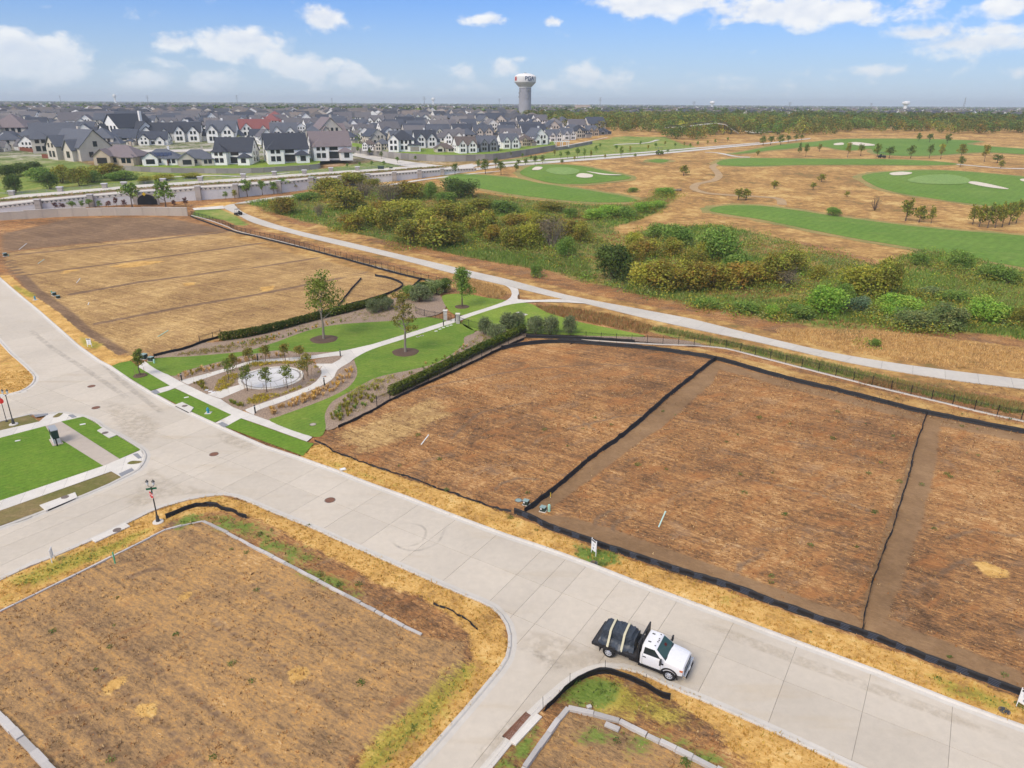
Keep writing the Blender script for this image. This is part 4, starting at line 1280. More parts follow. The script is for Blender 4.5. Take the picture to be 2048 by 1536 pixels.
tactile([(436,850),(445,846),(458,853),(448,857)], 'grey tactile pad at the lower park crossing')
tactile([(137,833),(146,831),(154,836),(145,838)], 'grey tactile pad at the top corner of the notched lawn')
tactile([(266,911),(276,909),(284,918),(277,920)], 'grey tactile pad at the pointed end of the notched lawn')
tactile([(238,950),(264,939),(269,943),(243,956)], 'longer grey tactile pad facing the cross street')
tactile([(68,833),(96,829),(97,832),(72,837)], 'grey tactile pad beside the two left lamp posts')

def lamp_post(u, v, h, label, stop=False, street=False, name='street_lamp'):
    P = G3(u, v, .1)
    root = empty(name, P); tag(root, label, 'street lamp', 'decorative street lamps')
    MB().lathe([(.46, -.1), (.46, .10), (.42, .14), (.02, .15)], n=20).build('footing', MATS['walk'], root)
    MB().lathe([(.17, .15), (.17, .32), (.14, .36), (.13, .62), (.10, .68), (.075, .74), (.06, .9), (.045, h - .75), (.07, h - .73), (.07, h - .68), (.04, h - .66)], n=12).build('post', MATS['lamp_post'], root, smooth=True)
    arm = MB()
    for s in (-1, 1):
        arm.tube((0, 0, h - .7), (s * .22, 0, h - .62), .018, n=6); arm.tube((s * .22, 0, h - .62), (s * .26, 0, h - .45), .018, n=6)
    arm.build('bracket', MATS['lamp_post'], root)
    for s in (-1, 1):
        lan = MB().lathe([(.05, h - .48), (.10, h - .44), (.13, h - .16), (.05, h - .16)], (s * .27, 0, 0), n=6).build('lantern', MATS['lamp_glass'], root)
        MB().lathe([(.16, h - .17), (.15, h - .13), (.06, h - .03), (.015, h + .05)], (s * .27, 0, 0), n=6).build('lantern_cap', MATS['lamp_post'], lan)
    if street:
        for k, rz in ((0, .3), (1, 1.85)):
            sg = MB().box((0, 0, h - .86 - .2 * k), (.85, .025, .18), rz).build('street_name_sign', MATS['sign_grey' if not stop else 'sign_green'], root)
    if stop:
        n = 8
        rr = .38
        oct_ = [(rr * math.cos(math.pi / 8 + i * math.pi / 4), rr * math.sin(math.pi / 8 + i * math.pi / 4)) for i in range(n)]
        rz = -2.2
        def plate(mb, sc, d0, d1):
            v = []
            for d in (d0, d1):
                for a, b in oct_:
                    v.append((math.cos(rz) * d - math.sin(rz) * a * sc, math.sin(rz) * d + math.cos(rz) * a * sc, h - 1.42 + b * sc))
            mb.add(v, [tuple(range(n - 1, -1, -1)), tuple(range(n, 2 * n))] + [(i, (i + 1) % n, n + (i + 1) % n, n + i) for i in range(n)])
        mb = MB(); plate(mb, 1.0, .10, .115); ss_ = mb.build('stop_sign', MATS['white_paint'], root)
        mb = MB(); plate(mb, .93, .112, .119); mb.build('red_field', MATS['stop_red'], ss_)
        text_mesh('STOP', .26, MATS['white_paint'], ss_, 'lettering', Vector((math.cos(rz) * .121, math.sin(rz) * .121, h - 1.42)), rz)
        mb = MB(); plate(mb, .98, .092, .099); mb.build('sign_back', MATS['sign_grey'], ss_)
    return root
def text_mesh(txt, size, mat, parent, name, loc, face_ang, extrude=.003):
    """upright lettering facing direction face_ang"""
    cu = bpy.data.curves.new(name, 'FONT')
    cu.body, cu.size, cu.align_x, cu.align_y, cu.extrude = txt, size, 'CENTER', 'CENTER', extrude
    tmp = bpy.data.objects.new('tmp_text', cu)
    COL.objects.link(tmp)
    bpy.context.view_layer.update()
    me = bpy.data.meshes.new_from_object(tmp)
    bpy.data.objects.remove(tmp)
    me.name = name
    me.materials.clear(); me.materials.append(mat)
    o = obj(name, me, parent, loc)
    o.rotation_euler = (math.pi / 2, 0, face_ang + math.pi / 2)
    return o
lamp_post(317, 1047, 4.3, 'dark twin-lantern lamp post with red stop sign on the corner verge', stop=True, street=True)
lamp_post(28, 851, 4.4, 'dark twin-lantern lamp post without stop sign at the left edge')
def sign_pole():
    P = G3(14, 845, .12)
    root = empty('sign_pole', P); tag(root, 'slim pole with faded red stop sign and white street name sign at left edge', 'sign post')
    MB().lathe([(.16, 0), (.16, .08), (.04, .1), (.035, 3.6), (.05, 3.62)], n=10).build('post', MATS['lamp_post'], root)
    MB().box((-.05, .0, 3.3), (.95, .03, .32), .2).build('street_name_sign', MATS['white_paint'], root)
    MB().lathe([(.38, 0), (.38, .02)], (0, -.08, 2.65), n=8, axis='Y').build('stop_sign', MATS['stop_red'], root)
sign_pole()

def transformer(u, v, label, s=1.0, rz=.6, top='lid_green', name='transformer_box', tagp=True):
    P = G3(u, v, .08)
    root = empty(name, P, rz); tag(root, label, 'utility box', 'green utility boxes')
    MB().box((0, 0, .03), (1.0 * s, .9 * s, .1)).build('pad', MATS['walk'], root)
    MB().box((0, 0, .42 * s), (.82 * s, .74 * s, .72 * s)).build('cabinet', MATS['dark_green_metal'], root, bevel=.02)
    MB().box((0, -.03 * s, .80 * s), (.88 * s, .82 * s, .07 * s)).build('lid', MATS[top], root, bevel=.015)
    MB().box((0, -.38 * s, .42 * s), (.03, .02, .6 * s)).build('door_seam', MATS['black_metal'], root)
    if tagp: MB().box((-.18 * s, -.382 * s, .55 * s), (.22 * s, .012, .26 * s)).build('notice', MATS['white_paint'], root)
transformer(1052, 1011, 'green transformer box left of the dividing silt fence', .62, -.45)
transformer(1086, 1024, 'green transformer box right of the dividing silt fence', .62, -.45)
transformer(289, 719, 'dark green transformer behind the pale-lidded box by the small tree', .95, -.3, 'lid_green')
transformer(303, 723, 'pale-lidded green box in front of the dark transformer', .8, -.3, 'lid_green', tagp=False)
transformer(109, 592, 'dark utility box of the pair beside the second straw lot', .8, -.6)
transformer(117, 598, 'nearer dark box of the pair beside the second straw lot', .75, -.6, tagp=False)
transformer(11, 513, 'dark utility box at the left edge of the grey-brown lot', .95, -.6)
def cabinet():
    P = G3(113, 886, .14)
    root = empty('utility_cabinet', P, -.85); tag(root, 'pair of tall dark utility cabinets on a pale plinth in the island lawn', 'utility cabinet')
    MB().box((0, 0, .02), (2.1, 1.0, .12)).build('pad', MATS['walk_pink'], root)
    MB().box((0, 0, .35), (1.7, .65, .62)).build('plinth', MATS['stone_white'], root)
    for sx in (-.43, .43):
        c = MB().box((sx, 0, 1.15), (.8, .62, .95)).build('cabinet', MATS['dark_green_metal'], root, bevel=.015)
        MB().box((sx, 0, 1.66), (.86, .7, .07)).build('lid', MATS['sign_grey'], c)
        for k in range(5): MB().box((sx, -.315, .85 + .14 * k), (.66, .02, .06)).build('louvre', MATS['black_metal'], c)
    MB().tube((1.2, -.1, 0), (1.2, -.1, .9), .07, n=10).build('bollard', MATS['black_metal'], root)
cabinet()
def stub(u, v, h, r, mat, label, name='utility_stub', cat='marker post', group=None, cap=None, top=None):
    P = G3(u, v, .05)
    root = empty(name, P); tag(root, label, cat, group)
    MB().lathe([(r, -.05), (r, h - r * .6), (r * .8, h - r * .15), (r * .3, h)], n=12).build('body', MATS[mat], root, smooth=True)
    MB().lathe([(r * 1.12, h * .0), (r * 1.12, .05), (r, .06)], n=12).build('collar', MATS[cap or mat], root)
stub(1098, 1024, .75, .13, 'pale_green', 'round pale green pedestal right of the transformer', 'cable_pedestal', 'pedestal', 'green cable pedestals')
stub(309, 728, .7, .12, 'pale_green', 'round green pedestal beside the pale-lidded box', 'cable_pedestal', 'pedestal', 'green cable pedestals')
stub(104, 588, .6, .12, 'bright_green', 'green pedestal left of the dark utility pair', 'cable_pedestal', 'pedestal', 'green cable pedestals')
stub(17, 512, .5, .12, 'pale_green', 'green pedestal beside the box at the left edge', 'cable_pedestal', 'pedestal', 'green cable pedestals')
stub(231, 1129, 1.15, .06, 'bright_green', 'upright green marker post with white cap on the corner lot edge', 'marker_post', 'marker post', cap='white_paint')
stub(1101, 996, .55, .035, 'yellow', 'thin yellow marker stake beside the dividing silt fence', 'marker_post', 'marker post', cap='white_paint')
def hydrant(u, v, label):
    P = G3(u, v, .13)
    root = empty('fire_hydrant', P); tag(root, label, 'fire hydrant', 'blue fire hydrants')
    MB().box((0, 0, .02), (.7, .7, .05)).build('pad', MATS['walk'], root)
    MB().lathe([(.17, .04), (.17, .09), (.11, .10), (.11, .48), (.15, .50), (.15, .55)], n=14).build('barrel', MATS['hydrant_blue'], root, smooth=True)
    MB().lathe([(.14, .55), (.13, .64), (.08, .71), (.03, .73), (.03, .78)], n=14).build('bonnet', MATS['hydrant_blue'], root, smooth=True)
    for d, r in (((1, 0), .06), ((-1, 0), .06), ((0, -1), .085)):
        MB().tube((d[0] * .08, d[1] * .08, .4), (d[0] * .21, d[1] * .21, .4), r, n=10).build('outlet', MATS['hydrant_blue'], root)
hydrant(417, 828, 'blue fire hydrant in the bright lawn strip')
hydrant(71, 601, 'blue fire hydrant in the golden verge of the straw lots')
def bollard(u, v, label):
    P = G3(u, v, .1)
    root = empty('bollard_light', P); tag(root, label, 'bollard light', 'dark bollard lights along the park paths')
    MB().lathe([(.085, 0), (.085, .86), (.06, .87)], n=12).build('post', MATS['black_metal'], root)
    MB().lathe([(.06, .86), (.06, .97)], n=12).build('lens', MATS['lamp_glass'], root)
    MB().lathe([(.10, .97), (.10, 1.04), (.02, 1.06)], n=12).build('cap', MATS['black_metal'], root)
for u, v, l in ((364,763,'bollard light at the street end of the upper loop path'), (511,828,'bollard light at the street end of the lower loop path'), (649,772,'bollard light where the lower loop path bends'), (681,714,'bollard light on the tip of the triangular bed'),
                (516,723,'bollard light half way along the upper loop path'), (887,653,'bollard light on the path just before the gate'), (1038,600,'bollard light at the trail junction')): bollard(u, v, l)

def lot_sign(u, v, label, rz, h=1.5, w=.62):
    P = G3(u, v, .08)
    root = empty('lot_sign', P, rz); tag(root, label, 'sign', 'white lot signs')
    for s in (-1, 1): MB().box((s * w / 2, 0, h / 2), (.05, .05, h)).build('post', MATS['white_paint'], root)
    pn = MB().box((0, -.035, h * .62), (w - .06, .03, h * .68)).build('panel', MATS['white_paint'], root)
    MB().box((0, -.054, h * .90), (w - .10, .012, h * .09)).build('header', MATS['sign_dark'], pn)
    for k in range(3): MB().box((0, -.054, h * (.72 - .05 * k)), (w * (.6 - .12 * k), .012, .025)).build('text_line', MATS['sign_grey'], pn)
    MB().box((0, -.054, h * .46), (w * .26, .012, w * .26)).build('printed_block', MATS['sign_grey'], pn)
lot_sign(1187, 1111, 'white lot sign in the greener verge patch above the truck', -1.05)
lot_sign(180, 695, 'white lot sign in the golden verge of the straw lots', .0, 1.4)
lot_sign(107, 1124, 'thin white lot sign seen edge-on by the cross street', -1.25, 1.2)
lot_sign(2043, 1421, 'white lot sign cut by the right frame edge', -1.0)

def pipe(u0, v0, u1, v1, mat, label, z1=.55, r=.06):
    a = G3(u0, v0, .08)
    root = empty('drain_pipe', a); tag(root, label, 'pipe', 'plastic pipe stubs on the lots')
    # the upper end is lifted: place it above its ground track
    b = Vector((*G(u1, v1, z1), z1)) - a
    MB().tube((0, 0, 0), b, r, n=12).build('barrel', MATS[mat], root, smooth=True)
    d = b.normalized()
    MB().tube(b - d * .12, b + d * .02, r * 1.25, n=12).build('socket', MATS[mat], root, smooth=True)
pipe(1317, 1056, 1331, 1023, 'pvc_tint', 'pale green drain pipe leaning in the middle right-hand lot', 1.0)
pipe(842, 891, 857, 870, 'pvc', 'white drain pipe leaning in the lot beside the park', .7)
pipe(315, 675, 336, 661, 'pale_green', 'green drain pipe leaning in the nearest straw lot', .6)
pipe(38, 500, 53, 487, 'pvc', 'pale drain pipe in the grey-brown lot at upper left', .6)
pipe(76, 528, 88, 519, 'pvc_tint', 'pale drain pipe in the straw lot at far left', .5)
pipe(153, 567, 160, 557, 'pvc', 'pale drain pipe in the second straw lot', .5)
pipe(176, 611, 178, 605, 'pvc', 'short white pipe stub in the third straw lot', .4)

# valve boxes and small concrete pads
for u, v, w, d, l in ((373,797,.55,.25,'small white valve box in the lawn strip left of the hydrant'), (166,851,.6,.3,'white valve box in the notched lawn'), (36,884,.5,.25,'small pale valve box in the wide island lawn'), (686,941,.6,.5,'square concrete pad on the kerb verge opposite the lot pipe'),
                  (1043,629,.9,2.4,'concrete slab with dark drain lid on the outer lawn')):
    P = G3(u, v, .14)
    root = empty('valve_box', P, .5 if w < .8 else .75); tag(root, l, 'valve box')
    MB().box((0, 0, .0), (w, d, .08)).build('frame', MATS['walk'], root)
    MB().box((0, 0, .045), (w * .72, d * .62, .02)).build('lid', MATS['white_paint' if w < .62 else 'iron_dark'], root)
for k, (u, v) in enumerate(((872,664),(880,660),(887,657),(895,654),(902,652),(836,675),(844,673))):
    P = G3(u, v, .14)
    root = empty('valve_box', P, .5); tag(root, 'small irrigation lid in the lawn row beside the path to the gate', 'valve box', 'irrigation lids by the gate path')
    MB().box((0, 0, .0), (.5, .32, .06)).build('frame', MATS['walk'], root)
    MB().box((0, 0, .035), (.4, .24, .02)).build('lid', MATS['white_paint' if k < 5 else 'iron_dark'], root)
for k, (u, v) in enumerate(((413,782),(421,785),(427,787))):
    P = G3(u, v, .15)
    o = MB().box((0, 0, 0), (.5, .3, .06)).build('fallen_plaque', MATS['white_paint'], loc=P, rz=.4 * k); tag(o, 'small white plaque lying in the bed beside the plaza walk', 'plaque', 'plaques in the bed by the plaza')

# stone edging of the lots
def edging(px, label, h=.28, w=.34, seed=0):
    r = random.Random(seed)
    L = resample(GP(px), .2)
    p = np.array(L)
    root = empty('stone_edging', (p[0, 0], p[0, 1], .05)); tag(root, label, 'edging', 'stone block edgings')
    i = 0
    while i < len(p) - 3:
        n = r.randint(4, 8)
        j = min(i + n, len(p) - 1)
        a, b = p[i] - p[0], p[j] - p[0]
        L_ = np.linalg.norm(b - a)
        if L_ > .25:
            hh = h * r.uniform(.75, 1.1)
            MB().box(((a[0] + b[0]) / 2 + r.uniform(-.02, .02), (a[1] + b[1]) / 2 + r.uniform(-.02, .02), hh / 2 - .02), (L_ - .025, w * r.uniform(.9, 1.08), hh), math.atan2(b[1] - a[1], b[0] - a[0]) + r.uniform(-.02, .02)).build('stone_block', MATS['block'], root, bevel=.02)
        i = j
edging([(0,1226),(87,1184),(168,1144),(244,1106),(314,1071),(342,1057),(407,1045)], 'block edging along the cross-street side of the corner lot', .18, .17, 1)
edging([(407,1045),(460,1071),(513,1100),(560,1124),(633,1163),(717,1207),(775,1238),(829,1267),(843,1272)], 'block edging along the main-street side of the corner lot', .22, .25, 2)
edging([(-30,1405),(0,1437),(48,1487),(95,1536),(130,1572)], 'block edging in the bottom left corner of the picture', .3, .42, 3)
edging([(1030,1568),(1052,1537),(1089,1484),(1117,1445),(1136,1421)], 'block edging beside the side-street grate', .32, .32, 4)
edging([(1136,1421),(1191,1433),(1234,1445),(1310,1484),(1365,1510),(1419,1537),(1480,1568)], 'block edging of the bottom lot facing the truck', .32, .32, 5)
for k, (u, v, a, l) in enumerate(((1224,1458,-.5,'loose broken slab behind the bottom lot edging'), (1178,1418,.4,'small pale rock on the weeds above the bottom edging'))):
    P = G3(u, v, .1)
    b = MB(); b.box((0, 0, .08), (.9 if k == 0 else .3, .35 if k == 0 else .24, .16), a)
    o = b.build('rock', MATS['block'], loc=P, bevel=.03); tag(o, l, 'rock')
# ------------------------------------------------------------------ leaves, trees and shrubs
def leaf_quads(centers, radii, n, size, palette, seed, shell=.62, up_bias=.25, jit=.16, flat=.5, clump_col=True, droop=0.0, hemi=False, fuzz=1.05):
    """n leaf-sized quads spread over the skins of overlapping clumps"""
    r = np.random.default_rng(seed)
    centers, radii = np.asarray(centers, float), np.asarray(radii, float)
    k = len(centers)
    wgt = (radii.prod(1)) ** (2 / 3); wgt /= wgt.sum()
    ci = r.choice(k, n, p=wgt)
    d = r.normal(size=(n, 3)); d[:, 2] += up_bias; d /= np.linalg.norm(d, axis=1)[:, None]
    if hemi: d[:, 2] = np.abs(d[:, 2])
    rad = shell + (fuzz - shell) * r.random(n) ** .8
    pos = centers[ci] + d * radii[ci] * rad[:, None]
    pos[:, 2] -= droop * (d[:, 0] ** 2 + d[:, 1] ** 2) * radii[ci, 2]
    nor = d * (1 - flat) + r.normal(size=(n, 3)) * flat; nor[:, 2] += .25
    nor /= np.linalg.norm(nor, axis=1)[:, None]
    a = np.cross(nor, r.normal(size=(n, 3))); a /= np.linalg.norm(a, axis=1)[:, None]
    b = np.cross(nor, a)
    s = size * r.uniform(.55, 1.35, n)
    a *= s[:, None]; b *= (s * r.uniform(.45, .8, n))[:, None]
    v = np.stack([pos - a, pos - b * .9 + a * .1, pos + a, pos + b * .9 - a * .1], 1).reshape(-1, 3)
    f = np.arange(4 * n).reshape(n, 4)
    pal = np.asarray(palette, float)
    pc = r.integers(0, len(pal), k)
    base = np.where((r.random(n) < .72)[:, None], pal[pc[ci]], pal[r.integers(0, len(pal), n)]) if clump_col else pal[r.integers(0, len(pal), n)]
    tint = np.clip(base * (1 + r.normal(0, jit, (n, 1))) * (1 + r.normal(0, .05, (n, 3))), .004, 1)
    return v, f, tint
def leaf_mesh(name, v, f, tint, mat='leaf'):
    me = mesh_np(name, v, f, MATS[mat])
    cattr(me, 'tint', np.repeat(tint, f.shape[1], 0))
    return me
PAL = {
 'olive': [(.15, .135, .022), (.19, .155, .026), (.125, .13, .022), (.22, .165, .026), (.10, .115, .02)],
 'rust': [(.215, .155, .025), (.245, .17, .026), (.19, .15, .026), (.17, .15, .024), (.25, .145, .026)],
 'lime': [(.24, .235, .03), (.18, .205, .03), (.21, .21, .025), (.28, .25, .035)],
 'yellow': [(.34, .30, .035), (.28, .28, .035), (.22, .24, .035)],
 'green': [(.095, .165, .028), (.125, .19, .033), (.08, .14, .022), (.15, .205, .04)],
 'bright': [(.135, .245, .03), (.17, .275, .036), (.115, .21, .024), (.21, .285, .042)],
 'pale': [(.135, .185, .06), (.16, .20, .07), (.11, .16, .05), (.18, .20, .065)],
 'dark': [(.055, .09, .018), (.075, .115, .02), (.09, .125, .022), (.065, .09, .02)],
 'grey': [(.145, .115, .07), (.12, .095, .058), (.17, .14, .085), (.115, .105, .045)],
 'blue': [(.11, .17, .085), (.13, .185, .10), (.09, .145, .075)],
 'olivetree': [(.125, .15, .065), (.15, .175, .08), (.10, .125, .055)],
 'oak': [(.105, .135, .022), (.135, .165, .027), (.165, .185, .032), (.09, .12, .02)],
 'fall': [(.16, .16, .03), (.20, .17, .03), (.13, .14, .03), (.22, .16, .035)],
 'hedge': [(.055, .085, .012), (.075, .105, .014), (.095, .12, .016), (.12, .14, .018)],
 'red': [(.16, .045, .045), (.20, .06, .05), (.12, .05, .04), (.14, .08, .04)],
 'straw': [(.62, .40, .16), (.70, .46, .20), (.50, .31, .12)],
 'gold': [(.70, .40, .07), (.62, .38, .06), (.74, .48, .12)],
 'carpet': [(.50, .38, .035), (.42, .34, .035), (.56, .40, .05), (.32, .28, .035)],
}
for _k in list(PAL): PAL['far_' + _k] = PAL[_k]
for _k in ('olive', 'rust', 'lime', 'yellow', 'green', 'bright', 'pale', 'dark', 'grey', 'blue', 'oak', 'fall', 'olivetree'):
    PAL[_k] = [tuple(c * (1.62 if _k in ('olive', 'lime', 'yellow', 'bright', 'green') else 1.45) for c in q) for q in PAL[_k]]
PAL['rust'] = PAL['rust'] + PAL['olive'][:3] + PAL['lime'][:1]
PAL['olive'] = PAL['olive'] + PAL['lime'][:2]
def blob_clumps(w, h, n, seed, z0=0.0, upright=.0):
    """uneven pile of overlapping clumps filling a w wide, h tall crown"""
    r = np.random.default_rng(seed)
    c, s = [], []
    for i in range(n):
        t = r.random()
        ang = r.uniform(0, 2 * math.pi)
        rr = w / 2 * math.sqrt(r.random()) * .68
        lim = math.sqrt(max(.05, 1 - (rr / (w / 2)) ** 2))
        zz = z0 + h * (.28 + .52 * lim * r.uniform(.35, 1.0))
        q = r.uniform(.20, .34)
        c.append((math.cos(ang) * rr, math.sin(ang) * rr, zz)); s.append((w * q, w * q, h * q * r.uniform(.85, 1.25) * (1 + upright)))
    for i in range(max(3, n // 3)):
        ang = 2 * math.pi * i / max(3, n // 3) + r.uniform(-.3, .3)
        c.append((math.cos(ang) * w * .30, math.sin(ang) * w * .30, z0 + h * r.uniform(.22, .35))); s.append((w * .22, w * .22, h * .24))
    return np.array(c), np.array(s)
SHRUB_MESH = {}
def shrub_proto(pal, var):
    """unit shrub: about 1 m wide and 1 m tall, base at the origin; scaled on placing"""
    key = (pal, var)
    if key in SHRUB_MESH: return SHRUB_MESH[key]
    seed = abs(hash(pal)) % 1000 if False else sum(map(ord, pal)) * 13 + var * 101
    c, s = blob_clumps(1.0, 1.0, 20, seed); s = s * .66 * np.random.default_rng(seed).uniform(.6, 1.35, (len(s), 1))
    n = 4400 if pal not in ('grey',) else 1600
    v, f, t = leaf_quads(c, s, n, .031 if pal != 'grey' else .026, PAL[pal], seed, shell=.5, jit=.15, flat=.6, fuzz=1.32)
    v[:, 2] = np.maximum(v[:, 2], 0)
    # twiggy outliers break the outline
    r = np.random.default_rng(seed + 5)
    fol = leaf_mesh('foliage', v, f, t)
    mb = MB()
    for i in range(9 if pal != 'grey' else 34):
        a = r.uniform(0, 6.28); q = r.uniform(.12, .46)
        top = Vector((math.cos(a) * q, math.sin(a) * q, r.uniform(.55, .98)))
        mb.tube((math.cos(a) * .05, math.sin(a) * .05, 0), top * .55 + Vector((0, 0, .05)), .013, .008, 4, caps=False)
        mb.tube(top * .55 + Vector((0, 0, .05)), top, .008, .003, 4, caps=False)
    br = mb.mesh('branch', MATS['pale_bark' if pal == 'grey' else 'bark'])
    SHRUB_MESH[key] = (fol, br)
    return SHRUB_MESH[key]
def shrub(u, v, wpx, hpx, pal, label, group, var=0, name='shrub', cat='shrub', depth=.85):
    P = G3(u, v)
    w = px_size(P.y, P.z, wpx); h = max(.4, height_at(u, v, v - hpx))
    P.y += w * depth * .32
    P.z = float(hy(P.y))
    fol, br = shrub_proto(pal, var)
    root = empty(name, P, random.uniform(0, 6.28)); tag(root, label, cat, group)
    root.scale = (w * 1.2, w * depth * 1.15, h * 1.1)
    obj('foliage', fol, root); obj('branches', br, root)
    return root
COLNAME = {'olive': 'olive', 'rust': 'rust-tinged', 'lime': 'yellow-green', 'yellow': 'bright yellow-green', 'green': 'mid-green', 'bright': 'fresh bright green', 'pale': 'pale green', 'dark': 'dark green', 'grey': 'half-bare grey-brown', 'blue': 'blue-green'}
THICKET = [(561,430,55,35,'rust','lone by the trail bend'),(638,437,20,25,'grey','left of the thicket'),(615,402,50,15,'green','low by the wall'),(689,423,75,45,'olive',''),(652,397,70,35,'olive','below the white wall'),(706,376,60,28,'olive','against the white wall'),(745,380,35,20,'olive',''),
 (725,402,45,32,'grey',''),(776,408,55,40,'grey',''),(819,402,60,38,'rust',''),(858,400,25,35,'green',''),(918,398,62,38,'dark','beside the left fairway'),(893,408,40,22,'green',''),(703,465,45,35,'rust','nearest the trail'),(737,455,55,40,'lime',''),(776,465,60,45,'olive',''),(796,440,70,35,'lime',''),(759,435,50,30,'rust',''),
 (822,493,75,48,'olive',''),(870,500,95,55,'olive','widest, nearest the trail'),(904,493,60,45,'olive',''),(861,455,60,35,'lime',''),(890,455,70,45,'olive',''),(927,455,50,45,'olive',''),(946,468,40,40,'rust',''),(973,480,60,50,'olive',''),(985,487,40,35,'rust',''),(1023,502,50,45,'olive',''),(1061,500,55,48,'lime',''),(1105,500,65,60,'grey','tallest half-bare'),
 (1134,482,50,40,'rust',''),(1164,487,40,38,'olive','at the right end of the left thicket'),(1134,517,35,40,'green','upright lone'),(1073,556,23,25,'green','small lone beside the trail'),(1228,564,85,70,'dark','largest, above the trail junction'),(1266,508,40,40,'yellow',''),(1260,530,50,40,'rust',''),(1293,517,60,35,'rust',''),(1319,480,55,30,'green',''),(1357,497,60,45,'green',''),
 (1348,517,50,35,'olive',''),(1293,582,70,55,'lime','in front of the rusty mound'),(1334,590,80,65,'rust',''),(1383,588,75,60,'rust','with grey stems'),(1439,526,85,65,'green','tall round'),(1413,523,40,40,'lime',''),(1427,582,70,50,'rust',''),(1474,582,70,50,'rust',''),(1511,575,80,48,'rust',''),(1552,575,70,58,'olive',''),(1590,552,60,45,'olive',''),(1577,580,60,40,'grey',''),
 (1735,602,75,62,'lime','round pair-mate'),(1780,600,60,78,'olive','tall ragged'),(1659,636,80,55,'bright','plumed'),(1691,622,40,50,'green',''),(1545,638,28,28,'bright','small plume'),(1716,630,45,35,'blue',''),(1802,636,75,40,'bright',''),(1824,662,60,38,'pale',''),(1856,662,45,32,'pale',''),(1906,662,75,45,'pale',''),(1979,652,75,50,'bright','rounded'),(2017,650,40,35,'green',''),(1846,534,32,25,'green','below the fairway edge'),(1922,543,45,40,'green','upright below the fairway edge'),(1985,562,60,30,'green',''),(2025,572,55,30,'green',''),(1751,695,18,16,'green','tiny lone'),
 (1193,441,50,20,'bright',''),(1222,438,45,25,'bright',''),(1252,438,50,22,'green',''),(1290,426,45,18,'bright',''),(1316,417,35,14,'bright','beside the fallen log'),(1064,444,30,20,'lime',''),(1143,438,30,20,'green',''),(1010,430,60,25,'green',''),(960,425,60,25,'olive',''),(1100,425,60,18,'olive',''),(1030,455,50,25,'rust',''),(1090,460,60,28,'olive',''),
 (1330,392,40,14,'bright',''),(1265,385,20,9,'green',''),(1480,552,60,40,'green',''),(1390,545,60,40,'olive',''),(1640,560,40,25,'olive',''),(1700,590,50,30,'green',''),(1870,600,50,22,'pale',''),(1920,610,60,25,'green',''),(1790,640,50,28,'bright',''),(1600,640,60,25,'green',''),(1500,630,55,22,'green',''),(1420,620,50,20,'green',''),(2045,660,40,40,'olive','at the right edge')]
def where(u, v):
    if u < 960 and v < 470: return 'in the back of the left thicket'
    if u < 1000: return 'in the front of the left thicket'
    if u < 1180 and v > 470: return 'in the middle thicket'
    if v < 470: return 'on the far meadow edge'
    if u < 1620 and v > 570: return 'in the front of the middle right thicket'
    if u < 1620: return 'in the back of the middle right thicket'
    return 'in the reedy meadow at right'
_seen = {}
for i, (u, v, w, h, pal, extra) in enumerate(THICKET):
    key = (pal, where(u, v))
    _seen.setdefault(key, []).append(i)
ORD = ['leftmost', 'second from left', 'third from left', 'fourth from left', 'fifth from left', 'sixth from left', 'seventh from left', 'eighth from left', 'ninth from left', 'tenth from left', 'eleventh from left', 'twelfth from left', 'thirteenth from left', 'fourteenth from left']
for (pal, wh), idx in _seen.items():
    idx = sorted(idx, key=lambda k: THICKET[k][0])
    for n, i in enumerate(idx):
        u, v, w, h, pal, extra = THICKET[i]
        pos = '' if len(idx) == 1 else (ORD[n] + ' of the ')
        lab = (pos + (extra + ' ' if extra and not pos else '') + COLNAME[pal] + (' shrubs ' if pos else ' shrub ') + wh)
        shrub(u, v, w, h, pal, lab, 'meadow shrubs beyond the trail', i % 3)

# ---- trees
def branchy(r, height, spread, first, n_limb, trunk_r, up=.75):
    """tapered trunk with limbs; returns mesh builder and limb tips"""
    mb = MB()
    tips = []
    segs = 7
    pts = [Vector((0, 0, 0))]
    for i in range(1, segs + 1):
        pts.append(Vector((r.normal(0, .025) * height * i / segs, r.normal(0, .025) * height * i / segs, height * .93 * i / segs)))
    rad = [trunk_r * (1 - .82 * (i / segs) ** .8) for i in range(segs + 1)]
    mb.tube((0, 0, -.1), (0, 0, .12), trunk_r * 1.5, trunk_r * 1.05, 8, caps=False)
    for i in range(segs): mb.tube(pts[i], pts[i + 1], rad[i], rad[i + 1], 7, caps=(i == segs - 1))
    for k in range(n_limb):
        t = first + (1 - first) * (k + r.uniform(0, .8)) / n_limb
        t = min(t, .97)
        i = min(int(t * segs), segs - 1)
        p = pts[i].lerp(pts[i + 1], t * segs - i)
        a = k * 2.4 + r.uniform(-.4, .4)
        ln = spread * (1 - .45 * (t - first) / (1 - first)) * r.uniform(.7, 1.05)
        e = p + Vector((math.cos(a) * ln, math.sin(a) * ln, ln * up * r.uniform(.6, 1.3)))
        m = p.lerp(e, .5) + Vector((0, 0, -.06 * ln))
        q = trunk_r * .42 * (1 - t * .6)
        mb.tube(p, m, q, q * .65, 5, caps=False); mb.tube(m, e, q * .65, q * .25, 5, caps=False)
        tips.append(e)
        for j in range(2):
            w = m.lerp(e, r.uniform(.1, .7)) if j else p.lerp(m, .8)
            ee = w + Vector((r.normal(0, .35), r.normal(0, .35), r.uniform(.15, .6))) * ln * .6
            mb.tube(w, ee, q * .4, q * .15, 4, caps=False)
            tips.append(ee)
    tips.append(pts[-1])
    return mb, tips
